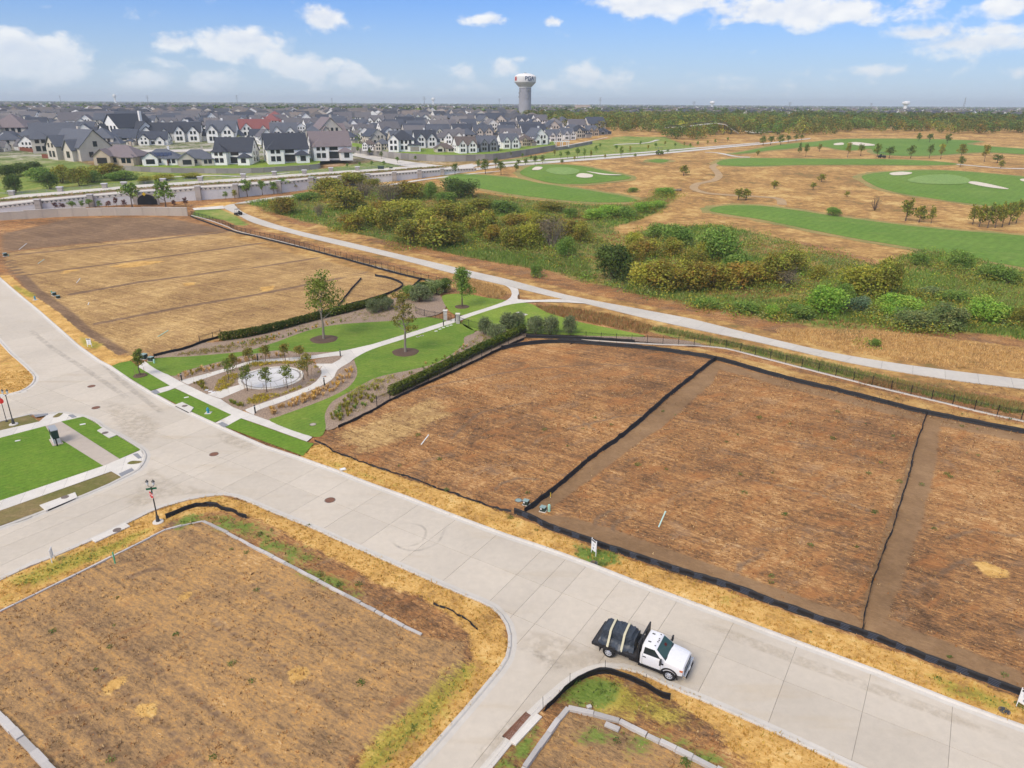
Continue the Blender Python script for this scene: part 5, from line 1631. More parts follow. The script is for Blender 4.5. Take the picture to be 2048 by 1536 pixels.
def tree(u, v_base, v_top, wpx, pal, label, seed, group=None, first=.35, n_limb=11, nleaf=2600, leaf=.13, clump=.30, name='tree', bark='bark', up=.8, trunk=.024, stakes=0, mulch=0.0, dz=.1, trunk_white=False):
    r = np.random.default_rng(seed)
    P = G3(u, v_base, dz)
    h = height_at(u, v_base, v_top); w = px_size(P.y, P.z, wpx)
    root = empty(name, P); tag(root, label, 'tree', group)
    mb, tips = branchy(r, h, w * .42, first, n_limb, h * trunk, up)
    mb.build('trunk', MATS[bark], root, smooth=True)
    c = np.array([(t.x, t.y, t.z) for t in tips])
    rr = np.array([[w * clump * r.uniform(.35, .75)] * 3 for _ in tips]); rr[:, 2] *= .8
    lv, lf, lt = leaf_quads(c, rr, nleaf, leaf, PAL[pal], seed, shell=.2, jit=.2, flat=.8, clump_col=False)
    obj('crown', leaf_mesh('crown', lv, lf, lt), root)
    for k in range(stakes):
        a = k * 2 * math.pi / stakes + .5
        x, y = math.cos(a) * .55, math.sin(a) * .55
        MB().tube((x, y, 0), (x * 1.05, y * 1.05, 1.15), .025, n=5).build('support_stake', MATS['wood_stake'], root)
    if mulch:
        n = 40
        rim = [(mulch * (1 + .04 * math.sin(5 * t + seed)) * math.cos(t), mulch * (1 + .04 * math.sin(3 * t)) * math.sin(t)) for t in np.linspace(0, 2 * math.pi, n, endpoint=False)]
        vv = []
        for s, z in ((1.0, .03), (.93, .12), (.55, .17), (.45, .11), (.15, .13)):
            vv += [(x * s, y * s, z + r.normal(0, .012)) for x, y in rim]
        ff = [[k * n + i, k * n + (i + 1) % n, (k + 1) * n + (i + 1) % n, (k + 1) * n + i] for k in range(4) for i in range(n)] + [[4 * n + i for i in range(n)]]
        obj('mulch_ring', mesh_np('mulch_ring', vv, ff, MATS['dark_mulch'], smooth=True), root)
    return root
tree(648, 680, 561, 88, 'oak', 'tallest park tree with open green crown and dark mulch ring', 11, 'park trees', .36, 12, 2600, .17, .30, up=1.0, mulch=2.15, bark='pale_bark')
tree(811, 706, 588, 56, 'fall', 'slender yellowing park tree with sparse crown beside the path', 12, 'park trees', .34, 18, 1700, .14, .22, up=.45, mulch=2.0, bark='pale_bark')
tree(924, 615, 541, 46, 'green', 'round dense green tree on the small lawn by the gate', 13, 'park trees', .30, 16, 3600, .14, .36, up=.6, mulch=1.35)
tree(281, 753, 701, 24, 'oak', 'small staked street tree in the lawn strip by the transformers', 14, 'park trees', .40, 9, 1300, .10, .42, stakes=2, mulch=.9)
for k, (u, vb, vt, w) in enumerate(((495,783,735,29),(534,785,737,30),(575,778,735,29),(458,763,722,29),(466,744,711,24),(499,729,699,25),(532,725,694,26),(571,723,691,24),(600,722,696,26),(616,754,708,28),(608,762,722,27))):
    names = ['leftmost of the three small trees in front of the plaza', 'middle one of the three small trees in front of the plaza', 'rightmost of the three small trees in front of the plaza', 'small tree at the left side of the plaza', 'small tree behind the left plaza tree', 'leftmost small tree behind the plaza', 'second small tree from left behind the plaza', 'third small tree from left behind the plaza', 'fourth small tree from left behind the plaza', 'taller small tree at the right side of the plaza', 'nearer small tree at the right side of the plaza']
    tree(u, vb, vt, w, 'fall' if k > 3 else 'oak', names[k], 30 + k, 'small staked trees round the plaza', .46, 9, 620, .11, .40, stakes=3, up=.55)
OLIVES = ((969,672,30,34,'left-hand grey-green shrub at the hedge corner bed'),(992,680,36,28,'low grey-green shrub nearest the hedge corner'),(1016,662,36,32,'grey-green shrub behind the gate fence'),(1038,656,26,30,'small grey-green shrub beside the outer lawn'),(1070,671,34,36,'leftmost of three grey-green shrubs behind the iron fence'),(1101,672,36,36,'middle one of three grey-green shrubs behind the iron fence'),(1139,670,32,34,'rightmost of three grey-green shrubs behind the iron fence'))
PAL['silver'] = PAL['olivetree']; COLNAME['silver'] = 'grey-green'
for k, (u, v, w, h, l) in enumerate(OLIVES): shrub(u, v, w, h, 'silver', l, 'grey-green park shrubs', k % 2)
for k, (u, v, w, h, l) in enumerate(((745,628,32,26,'grey-green shrub left of the gate hedge'),(771,622,36,24,'grey-green shrub among the hedge plants'),(840,607,44,34,'larger grey-green shrub by the gate lawn bed'),(815,600,40,24,'green shrub at the hedge top end'),(870,592,44,28,'green shrub against the iron fence top'),(850,590,40,24,'dark green shrub behind the larger grey-green one'),(890,585,30,26,'dark green shrub left of the round tree'))):
    shrub(u, v, w, h, ('silver', 'silver', 'silver', 'green', 'pale', 'dark', 'dark')[k], l, 'grey-green park shrubs', k % 2)

# ---- hedges
def hedge(px, h, w, label, seed):
    L = resample(smooth_open(GP(px), 4), .5)
    p = np.array(L); r = np.random.default_rng(seed)
    root = empty('hedge', (p[0, 0], p[0, 1], 0)); tag(root, label, 'hedge', 'clipped hedges in the park')
    q = np.c_[p - p[0], np.full(len(p), h * .52)]
    q[:, :2] += r.normal(0, .05, (len(p), 2))
    rad = np.c_[np.full(len(p), w * .55), np.full(len(p), w * .55), h * .52 * r.uniform(.92, 1.1, len(p))]
    v, f, t = leaf_quads(q, rad, 270 * len(p), .135, PAL['hedge'], seed, shell=.72, flat=.4, jit=.2)
    v[:, 2] = np.maximum(v[:, 2], .02)
    obj('foliage', leaf_mesh('foliage', v, f, t), root)
    mb = MB()
    for a in q[::2]: mb.tube((a[0], a[1], 0), (a[0] + r.normal(0, .06), a[1] + r.normal(0, .06), h * .8), .03, .012, 4, caps=False)
    mb.build('stems', MATS['bark'], root)
hedge([(446,682),(493,675),(560,660),(615,645),(676,630),(723,618),(771,604)], 1.45, 1.15, 'long dark hedge between the straw lot and the park', 71)
hedge([(786,791),(876,747),(955,708),(1003,686),(1046,666)], 1.4, 1.2, 'long yellow-topped hedge behind the fence beside the brown lot', 72)

# ---- ornamental grass clumps in the beds
def grass_clump_mesh(name, pal, seed, n=26, h=.5, w=.36):
    r = np.random.default_rng(seed)
    a = r.uniform(0, 6.283, n); q = r.uniform(.4, 1, n) * w
    base = np.c_[np.cos(a) * .05, np.sin(a) * .05, np.zeros(n)]
    tip = np.c_[np.cos(a) * q, np.sin(a) * q, h * r.uniform(.6, 1.1, n)]
    side = np.c_[-np.sin(a), np.cos(a), np.zeros(n)] * .035
    mid = base * .45 + tip * .55; mid[:, 2] = tip[:, 2] * .8
    v = np.stack([base, mid - side, tip, mid + side], 1).reshape(-1, 3)
    f = np.arange(4 * n).reshape(n, 4)
    pl = np.array(PAL[pal]); t = pl[r.integers(0, len(pl), n)] * (1 + r.normal(0, .15, (n, 1)))
    return leaf_mesh(name, v, f, np.clip(t, .01, 1), 'leaf_dry')
CLUMP = {k: [grass_clump_mesh('grass_clump', k, 50 + i, 26) for i in range(2)] for k in ('gold', 'straw', 'olive', 'rust', 'green')}
def scatter_in(poly, n, seed, margin=.2):
    r = np.random.default_rng(seed)
    a = np.array(poly)
    out = []
    while len(out) < n:
        q = r.uniform(a.min(0), a.max(0), (n * 3, 2))
        d = sdist(q[:, 0], q[:, 1], poly)
        out += [tuple(k) for k in q[d > margin]]
    return out[:n]
def plant_bed(px, n, kinds, label, seed, scale=1.0, margin=.2):
    r = random.Random(seed)
    for (x, y) in scatter_in(GP(px), n, seed, margin):
        k = r.choice(kinds)
        o = obj('grass_clump', r.choice(CLUMP[k]), None, (x, y, .12), r.uniform(0, 6.28))
        s = scale * r.uniform(.7, 1.15)
        o.scale = (s, s, s)
        tag(o, label, 'ornamental grass', label)
plant_bed([(517,824),(566,808),(620,786),(664,766),(690,742),(706,732),(708,752),(690,775),(640,800),(580,822),(540,836)], 70, ['gold', 'straw', 'straw'], 'golden grass clump in the curved bed right of the lower loop path', 81, 1.2)
plant_bed([(345,757),(400,738),(470,722),(540,712),(600,712),(540,719),(480,728),(420,744),(362,760)], 50, ['straw', 'straw', 'rust'], 'straw-coloured grass clump in the bed above the upper loop path', 82, 1.1, .1)
plant_bed([(652,845),(668,810),(720,780),(760,775),(760,800),(700,836),(660,856)], 55, ['olive', 'green', 'rust', 'olive'], 'olive grass clump in the bed at the near end of the long hedge', 83, 1.15)
plant_bed([(380,771),(410,762),(415,778),(430,783),(415,788)], 18, ['olive', 'rust'], 'small olive grass clump in the bed left of the plaza walk', 84, .9)
plant_bed([(445,802),(480,808),(500,815),(488,819),(468,814)], 16, ['olive', 'rust', 'green'], 'small olive grass clump in the bed below the plaza walk', 85, .9)
plant_bed([(450,692),(560,668),(640,650),(700,638),(700,645),(640,656),(560,680),(500,698)], 60, ['olive', 'green', 'gold'], 'small grass clump in rows between long hedge and park lawn', 86, .75)
plant_bed([(800,745),(880,718),(925,688),(935,680),(960,680),(900,730),(820,760)], 34, ['olive', 'green', 'straw'], 'small grass clump in the gravel bed beside the right-hand hedge', 87, .8)
def carpet(px_list, pal, n, size, label, seed, h=.3, name='ground_cover'):
    V, F, T = [], [], []
    off = 0
    for k, px in enumerate(px_list):
        P = np.array(scatter_in(GP(px), n, seed + k, .1))
        c = np.c_[P, np.full(len(P), .12)]
        rad = np.tile((.3, .3, h), (len(P), 1))
        v, f, t = leaf_quads(c, rad, len(P) * 16, size, PAL[pal], seed + k, shell=.5, jit=.22, hemi=True)
        V.append(v); F.append(f + off); T.append(t); off += len(v)
    o = obj(name, leaf_mesh(name, np.concatenate(V), np.concatenate(F), np.concatenate(T)))
    tag(o, label, 'ground cover', kind='stuff')
carpet([[(425,780),(440,760),(470,745),(480,752),(468,768),(460,778),(440,786)], [(490,800),(520,790),(560,790),(610,772),(632,755),(638,742),(625,735),(636,733),(641,748),(622,770),(566,792),(520,808),(495,812)], [(505,727),(560,725),(600,724),(625,732),(600,729),(550,730),(500,737),(480,742)]], 'carpet', 130, .075, 'mustard yellow low plants carpeting the beds round the plaza', 91)
carpet([[(560,664),(700,630),(780,608),(832,600),(840,622),(784,638),(692,646),(600,666)], [(950,672),(990,664),(1040,672),(1000,692),(940,715),(935,690)]], 'olive', 200, .06, 'sparse olive tufts in the gravelly beds by the hedges', 93, .28)
carpet([[(658,850),(672,815),(745,772),(820,750),(870,740),(780,790),(700,838)]], 'far_straw' if False else 'rust', 110, .065, 'russet tufts in the bed at the near end of the right hedge', 94, .38)
carpet([[(340,714),(400,700),(450,693),(540,676),(560,678),(500,696),(456,706),(371,714)]], 'rust', 200, .07, 'reddish olive low plants along the left park bed', 95, .4)
carpet([[(690,790),(745,764),(790,752),(790,758),(745,775),(700,800)]], 'lime', 90, .07, 'yellow-green low plants edging the bed by the right hedge', 97, .5)

# ---- trees and scrub on the golf course and by the roads: a few crowns, copied
FAR_TREE = {}
def far_tree_proto(kind, var):
    key = (kind, var)
    if key in FAR_TREE: return FAR_TREE[key]
    seed = sum(map(ord, kind)) * 7 + var
    r = np.random.default_rng(seed)
    mb = MB()
    if kind == 'cone':
        mb.tube((0, 0, 0), (0, 0, .8), .035, .01, 6); c = [(r.normal(0, .08), r.normal(0, .08), .25 + .7 * i / 9) for i in range(10)]; s = [[.42 * (1 - .7 * i / 9) * r.uniform(.8, 1.15)] * 2 + [.16] for i in range(10)]; n, sz = 420, .07
    elif kind == 'bare':
        for i in range(40):
            a = r.uniform(0, 6.28); q = r.uniform(.1, .5)
            mb.tube((0, 0, 0), (math.cos(a) * q, math.sin(a) * q, r.uniform(.5, 1)), .012, .003, 4, caps=False)
        c = [(r.normal(0, .2), r.normal(0, .2), r.uniform(.4, .9)) for _ in range(12)]; s = [[.2, .2, .15]] * 12; n, sz = 130, .035
    else:
        m2, tips = branchy(r, .95, .42, .32 if kind != 'gnarl' else .2, 9, .035, .6)
        mb = m2
        c = [(t.x, t.y, t.z) for t in tips]; s = [[r.uniform(.12, .24)] * 2 + [r.uniform(.10, .17)] for _ in tips]; n, sz = 560, .055
    pal = {'cone': PAL['dark'] + PAL['oak'], 'round': PAL['dark'] + PAL['oak'], 'gnarl': PAL['olive'] + PAL['oak'], 'bare': PAL['grey'], 'fallc': PAL['fall'] + PAL['olive'], 'redt': PAL['red'], 'greent': PAL['green']}[kind]
    v, f, t = leaf_quads(np.array(c), np.array(s), n, sz, pal, seed, shell=.3, jit=.2, flat=.7)
    FAR_TREE[key] = (leaf_mesh('crown', v, f, t), mb.mesh('trunk', MATS['bark']))
    return FAR_TREE[key]
def far_tree(u, v, hpx, wpx, kind, label, group, var=0, dz=0.0, P=None, name='tree'):
    P = G3(u, v, dz) if P is None else P
    h = px_size(P.y, P.z, hpx) * 1.05; w = px_size(P.y, P.z, wpx)
    cr_, tr_ = far_tree_proto(kind, var)
    root = empty(name, P, random.uniform(0, 6.28)); tag(root, label, 'tree', group)
    root.scale = (w, w, h)
    obj('crown', cr_, root); obj('trunk', tr_, root)
    return root
GOLF = [(1526,291,16,14,'round','above the road bend'),(1541,290,15,14,'round',''),(1561,290,17,16,'round',''),(1576,286,13,11,'round',''),(1592,282,11,10,'round',''),(1603,280,9,9,'round',''),(1599,306,18,9,'cone',''),(1611,314,22,11,'round',''),(1639,303,13,10,'gnarl',''),(1515,311,9,9,'gnarl',''),
 (1695,315,26,12,'fallc',''),(1721,312,20,14,'round',''),(1754,314,22,15,'round',''),(1778,317,20,19,'round','beside the golf cart'),(1821,317,22,16,'round',''),(1858,317,24,13,'round',''),(1881,318,26,13,'fallc',''),(1921,318,26,17,'fallc',''),(1920,334,18,14,'round','on the fairway tip'),(1968,324,30,14,'fallc','tallest'),(1994,326,14,20,'round','squat dark'),(2001,336,14,13,'gnarl',''),
 (1836,284,15,10,'round',''),(1858,286,16,13,'round',''),(1894,288,17,13,'round',''),(1643,364,14,19,'gnarl','low'),(1626,379,12,15,'gnarl','low'),(1548,377,14,19,'gnarl','low'),(1476,400,20,22,'gnarl','dark'),(1492,400,20,24,'gnarl','dark'),(1694,394,10,13,'gnarl','tiny'),(1749,421,27,22,'bare','bare grey'),
 (1811,442,38,32,'gnarl','taller'),(1838,445,30,28,'gnarl',''),(1862,447,30,15,'gnarl','slender'),(1367,351,18,22,'gnarl','dark'),(1945,449,34,24,'gnarl',''),(1958,454,40,24,'gnarl',''),(1975,456,42,26,'gnarl',''),(1990,456,42,24,'gnarl',''),(2004,454,42,26,'gnarl',''),(2018,450,42,24,'gnarl',''),(2032,447,40,24,'gnarl',''),
 (910,350,20,14,'round',''),(971,348,25,19,'round','darkest'),(1002,350,24,17,'round',''),(956,338,16,12,'round',''),(991,336,17,12,'round',''),(1032,344,15,11,'round',''),(1037,332,11,10,'round',''),(1051,330,11,11,'round',''),(1070,330,16,11,'round',''),(1085,327,14,11,'round',''),(1124,329,9,8,'round','dark little')]
_sh = [(1671,433,30,17,'green','rounded green bush on the edge of the long fairway')]
for u, v, w, h, p, l in _sh: shrub(u, v, w, h, p, l, 'golf course scrub')
KN = {'round': 'dark round tree', 'cone': 'dark narrow tree', 'gnarl': 'olive scrub tree', 'fallc': 'yellowing upright tree', 'bare': 'leafless thorn bush'}
def gwhere(u, v):
    if u < 1130: return 'between the left fairway and the road'
    if 1930 < u and v > 440: return 'in the dense grove at the right edge'
    if v > 430: return 'in the clump above the long fairway'
    if v > 345: return 'on the dry rough of the golf course'
    if v > 300: return 'in the row along the middle fairway'
    return 'along the far fairway by the road'
_seen = {}
for i, t in enumerate(GOLF): _seen.setdefault((t[4], gwhere(t[0], t[1])), []).append(i)
for (kd, wh), idx in _seen.items():
    idx = sorted(idx, key=lambda k: GOLF[k][0])
    for n, i in enumerate(idx):
        u, v, h, w, kd, ex = GOLF[i]
        pos = '' if len(idx) == 1 else ORD[n] + ' ' + 'of the '
        nm = KN[kd] + ('s' if len(idx) > 1 and not KN[kd].endswith('bush') else '')
        far_tree(u, v, h, w * 1.15, kd, pos + nm + ' ' + wh, 'golf course trees', i % 2)

# ---- dry tufts, weeds and reeds (uncountable)
def tufts(name, P, z, h, w, cols, label, cat, seed, blades=3, lean=.5, width=.035, mat='leaf_dry'):
    r = np.random.default_rng(seed)
    n = len(P) * blades
    b = np.repeat(np.c_[P, z], blades, 0)
    hh = np.repeat(np.broadcast_to(h, len(P)), blades) * r.uniform(.5, 1.2, n)
    a = r.uniform(0, 6.283, n)
    b[:, 0] += r.normal(0, w, n); b[:, 1] += r.normal(0, w, n)
    d = np.c_[np.cos(a), np.sin(a), np.zeros(n)]
    s = np.c_[-np.sin(a), np.cos(a), np.zeros(n)] * (width * r.uniform(.6, 1.4, n))[:, None]
    tip = b + d * (hh * lean * r.uniform(.2, 1, n))[:, None]; tip[:, 2] += hh
    v = np.stack([b - s, b + s, tip], 1).reshape(-1, 3)
    f = np.arange(3 * n).reshape(n, 3)
    c = np.repeat(cols, blades, 0) * (1 + r.normal(0, .14, (n, 1)))
    o = obj(name, leaf_mesh(name, v, f, np.clip(c, .01, 1), mat))
    tag(o, label, cat, kind='stuff')
def pick(pal, n, r): 
    p = np.array(PAL[pal]); return p[r.integers(0, len(p), n)]
PAL['dead'] = [(.44, .27, .11), (.56, .37, .17), (.32, .17, .065), (.24, .13, .055), (.66, .46, .23), (.40, .17, .055), (.15, .09, .05)]
PAL['goldgrass'] = [(.56, .33, .075), (.62, .40, .10), (.50, .27, .055), (.44, .30, .06)]
PAL['weed'] = [(.11, .17, .035), (.16, .21, .05), (.09, .14, .03), (.20, .22, .06)]
PAL['reed'] = [(.18, .24, .055), (.23, .27, .07), (.15, .21, .045), (.33, .29, .11), (.40, .28, .12)]
PAL['redgrass'] = [(.36, .17, .07), (.44, .26, .11), (.34, .23, .09), (.30, .24, .08)]
def in_polys(P, polys):
    m = np.zeros(len(P), bool)
    for q in polys: m |= inside(P[:, 0], P[:, 1], q)
    return m
r_ = np.random.default_rng(5)
HARD = [ROAD, GP(SIDEWALK), GP(ISLAND), GP([(222,734),(300,712),(560,655),(830,586),(1020,575),(1050,672),(660,862),(606,914)])] + [GP(q[0]) for q in LAWNS.values()] + [GP(q) for q in BEDS] + [[tuple(p) for p in up + lo[::-1]]]
def spread(n, x0, x1, y0, y1, power=1.0):
    x = r_.uniform(x0, x1, n); y = y0 + (y1 - y0) * r_.random(n) ** power
    P = np.c_[x, y]
    k = (np.abs(x) < 6 + .78 * y)
    return P[k]
P = spread(150000, -70, 75, 16, 92, 1.25)
P = P[~in_polys(P, HARD)]
gold = in_polys(P, [GP(m[0]) for m in MASK['m_gold'][:6]])
soil = in_polys(P, [GP(m[0]) for m in MASK['m_soil'][:4]])
och = in_polys(P, [GP(m[0]) for m in MASK['m_ochre']])
wd = in_polys(P, [GP(m[0]) for m in MASK['m_weed'] if m[1] > 0])
k = ~soil | (r_.random(len(P)) < .04)
cl = np.sin(P[:, 0] * .9 + 2 * np.sin(P[:, 1] * .5)) * np.sin(P[:, 1] * .8 + 1.3 * np.sin(P[:, 0] * .4))
k &= gold | (r_.random(len(P)) < .35 + .3 * cl)
P, gold, och, wd = P[k], gold[k], och[k], wd[k]
cols = pick('dead', len(P), r_)
cols[gold] = pick('goldgrass', gold.sum(), r_)
m = och & (r_.random(len(P)) < .6); cols[m] = pick('weed', m.sum(), r_) * 1.5
m = wd & (r_.random(len(P)) < .7); cols[m] = pick('weed', m.sum(), r_)
tufts('dry_grass', P, np.full(len(P), .09), np.where(gold, .15, .12) + .06 * wd, .06, cols, 'short dry stubble and verge grass over the building lots', 'dry grass', 61, 4, .8, .032)
# rounder weed clumps
P = spread(1500, -60, 70, 18, 80, 1.1); P = P[~in_polys(P, HARD)]
wd = in_polys(P, [GP(m[0]) for m in MASK['m_weed'] if m[1] > 0])
P = P[wd | (r_.random(len(P)) < .12)]
c = np.c_[P, np.full(len(P), .1)]
sz = r_.uniform(.12, .42, len(P))
v, f, t = leaf_quads(c, np.c_[sz, sz, sz * .7], len(P) * 45, .06, PAL['weed'], 62, shell=.4, hemi=True)
o = obj('weeds', leaf_mesh('weeds', v, f, t)); tag(o, 'scattered green weeds on the verges and lots', 'weeds', kind='stuff')
# meadow grasses and reeds
MEAD = GP(MASK['m_meadow'][0][0])
a = np.array(MEAD)
n = 90000
P = np.c_[r_.uniform(a[:, 0].min(), a[:, 0].max(), n), r_.uniform(a[:, 1].min(), a[:, 1].max(), n)]
P = P[inside(P[:, 0], P[:, 1], MEAD)]
pt = np.sin(P[:, 0] * .11 + 1.7 * np.sin(P[:, 1] * .07)) * np.sin(P[:, 1] * .10 + 1.1 * np.sin(P[:, 0] * .06))
cols = pick('reed', len(P), r_)
m = pt > .35; cols[m] = pick('green', m.sum(), r_)
m = pt < -.45; cols[m] = pick('redgrass', m.sum(), r_)
tufts('meadow_grass', P, hy(P[:, 1]), .45 + .45 * (pt > .2), .35, cols, 'tall meadow grasses and reeds beyond the trail', 'grass', 63, 3, .6, .10, 'leaf')
low = []
for (u, v, w, h, pal, ex) in THICKET:
    x0, y0 = G(u, v); ww = px_size(y0, float(hy(y0)), w)
    for k in range(16 if w > 30 else 4):
        a_ = r_.uniform(0, 6.283); q_ = ww * r_.uniform(.35, 1.0)
        low.append((x0 + math.cos(a_) * q_, y0 + ww * .25 + math.sin(a_) * q_ * .8))
low = np.concatenate([np.array(low), P[::30]])
low = low[sdist(low[:, 0], low[:, 1], [tuple(p) for p in up + lo[::-1]]) < -3]
c = np.c_[low, hy(low[:, 1]) + .1]; sz = r_.uniform(.7, 2.7, len(c))
pl = PAL['green'] + PAL['pale'] + PAL['olive'] + PAL['bright'] + PAL['lime'] + PAL['olive']
v, f, t = leaf_quads(c, np.c_[sz, sz, sz * .75], len(c) * 60, .17, pl, 64, shell=.35, hemi=True, jit=.2, fuzz=1.25)
o = obj('low_scrub', leaf_mesh('low_scrub', v, f, t)); tag(o, 'low green scrub between the shrubs of the meadow', 'scrub', kind='stuff')
# dry grass beside the trail and behind the right fence
PAL['greenreed'] = [(.17, .27, .05), (.21, .31, .06), (.14, .23, .04), (.26, .32, .075), (.30, .31, .09)]
for px, pal, h, n, lab, sd in (([(1240,583),(1340,600),(1480,616),(1640,640),(1800,656),(2060,674),(2060,610),(1900,592),(1720,602),(1560,602),(1440,596),(1330,586)], 'greenreed', .95, 9000, 'fresh green reeds in front of the right thicket', 163), ([(1640,560),(1800,545),(2060,575),(2060,612),(1900,592),(1720,602),(1640,590)], 'greenreed', .8, 6000, 'fresh green reeds below the long fairway', 164), ([(690,462),(780,482),(900,508),(1000,528),(1100,542),(1180,560),(1180,520),(1000,500),(860,500),(740,470)], 'greenreed', .7, 4000, 'green reeds between the left thicket and the trail', 165),([(1070,612),(1140,616),(1250,636),(1310,655),(1290,668),(1200,650),(1100,630)], 'redgrass', .6, 1800, 'rust-red tall grass below the trail junction', 65), ([(1300,660),(1480,697),(1640,738),(1850,790),(2048,830),(2048,815),(1850,775),(1640,725),(1480,690),(1320,655)], 'reed', .6, 5000, 'green-brown grass in the ditch behind the right fence', 66),
                        ([(1720,768),(1850,785),(2048,825),(2048,810),(1850,776),(1740,758)], 'redgrass', .6, 2500, 'rust-red grass in the ditch at right', 67), ([(1560,660),(1750,660),(2048,700),(2048,745),(1900,735),(1700,705),(1560,676)], 'straw', .35, 4500, 'pale cured grass right of the trail', 68),
                        ([(935,560),(1000,575),(1015,590),(990,598),(950,585)], 'straw', .5, 1500, 'straw grass left of the trail junction', 69)):
    Q = np.array(scatter_in(GP(px), n, sd, 0))
    tufts('tall_grass', Q, hy(Q[:, 1]), h, .2, pick(pal, n, r_), lab, 'grass', sd, 3, .6, .05, 'leaf')
# ------------------------------------------------------------------ golf course
FAIRWAYS = [[(1419,421),(1446,412),(1519,412),(1592,421),(1665,432),(1775,447),(1884,459),(2048,472),(2160,482),(2160,556),(2048,536),(1957,520),(1811,494),(1702,476),(1592,454),(1519,439),(1446,428)],
 [(1725,352),(1775,344),(1850,341),(1921,343),(2048,354),(2160,366),(2160,424),(2048,415),(1976,412),(1848,395),(1775,381),(1738,366)],
 [(1433,327),(1475,317),(1629,318),(1811,320),(1914,328),(1850,331),(1775,330),(1629,330),(1519,332),(1460,332)],
 [(1461,309),(1556,291),(1640,283),(1700,278),(1830,278),(1957,282),(1935,289),(2048,298),(2160,306),(2160,316),(2048,309),(1960,305),(1850,312),(1757,309),(1740,298),(1690,301),(1640,293),(1560,299)],
 [(889,357),(930,349),(1030,357),(1080,367),(1180,382),(1260,396),(1268,404),(1180,405),(1060,394),(980,381),(915,368)],
 [(1040,347),(1055,335),(1080,330),(1155,332),(1230,347),(1262,357),(1205,365),(1155,369),(1105,367),(1067,358)],
 [(1296,323),(1317,319),(1338,322),(1320,326)]]
for i, p in enumerate(FAIRWAYS):
    q = smooth_closed(GP(p), 5)
    if area(q) < 0: q = q[::-1]
    r0 = np.random.default_rng(i)
    ring_ = [tuple(np.array(b) + r0.uniform(-.8, .8, 2)) for b in inset(q, -3.2)]
    drape('semi_rough', ring_, MATS['semi_rough'], .06 + .004 * i, grid=9, kind='structure')
for i, p in enumerate(FAIRWAYS): drape('fairway', smooth_closed(GP(p), 5), MATS['fairway'], .12 + .01 * i, grid=9, kind='structure', crown=.35)
for i, p in enumerate(([(1815,362),(1850,353),(1900,352),(1936,360),(1930,370),(1870,371),(1830,368)], [(1092,345),(1105,338),(1135,337),(1158,343),(1150,350),(1120,352)])):
    drape('putting_green', smooth_closed(GP(p), 5), MATS['putting_green'], .62, grid=6, kind='structure')
for i, p in enumerate(([(1779,349),(1800,346),(1824,348),(1812,352),(1786,353)], [(1936,366),(1958,367),(2012,379),(2010,381),(1975,377),(1940,370)], [(1064,342),(1072,336),(1085,337),(1079,342)], [(1152,355),(1162,349),(1184,352),(1183,357),(1165,358)], [(1696,288),(1712,286),(1745,290),(1747,293),(1718,293)], [(1668,289),(1684,287),(1687,291),(1670,292)], [(1172,345),(1210,350),(1240,352),(1238,353),(1205,352)], [(2040,361),(2060,360),(2060,366),(2044,365)], [(1490,262),(1540,258),(1560,262),(1510,268)])):
    drape('bunker', smooth_closed(GP(p), 4), MATS['sand'], .60 if i != 4 else .62, grid=3, kind='structure')
for i, px in enumerate(([(1497,313),(1470,318),(1440,327),(1425,333),(1430,340),(1438,352),(1425,362),(1395,368),(1388,378),(1410,386),(1450,390),(1520,394),(1558,398),(1564,410)], [(1914,329),(1960,333),(2010,337),(2080,338)], [(1410,305),(1435,306),(1470,313),(1500,315)], [(1060,352),(1300,346),(1380,345)])):
    L = resample(smooth_open(GP(px), 5), 3.0)
    w = 1.6
    poly = [tuple(q) for q in offset_line(L, w)] + [tuple(q) for q in offset_line(L, -w)][::-1]
    if i < 3: drape('cart_path', poly, MATS['path_dirt' if i in (0,) else 'deck'], .10 + .01 * i, grid=4, kind='structure')

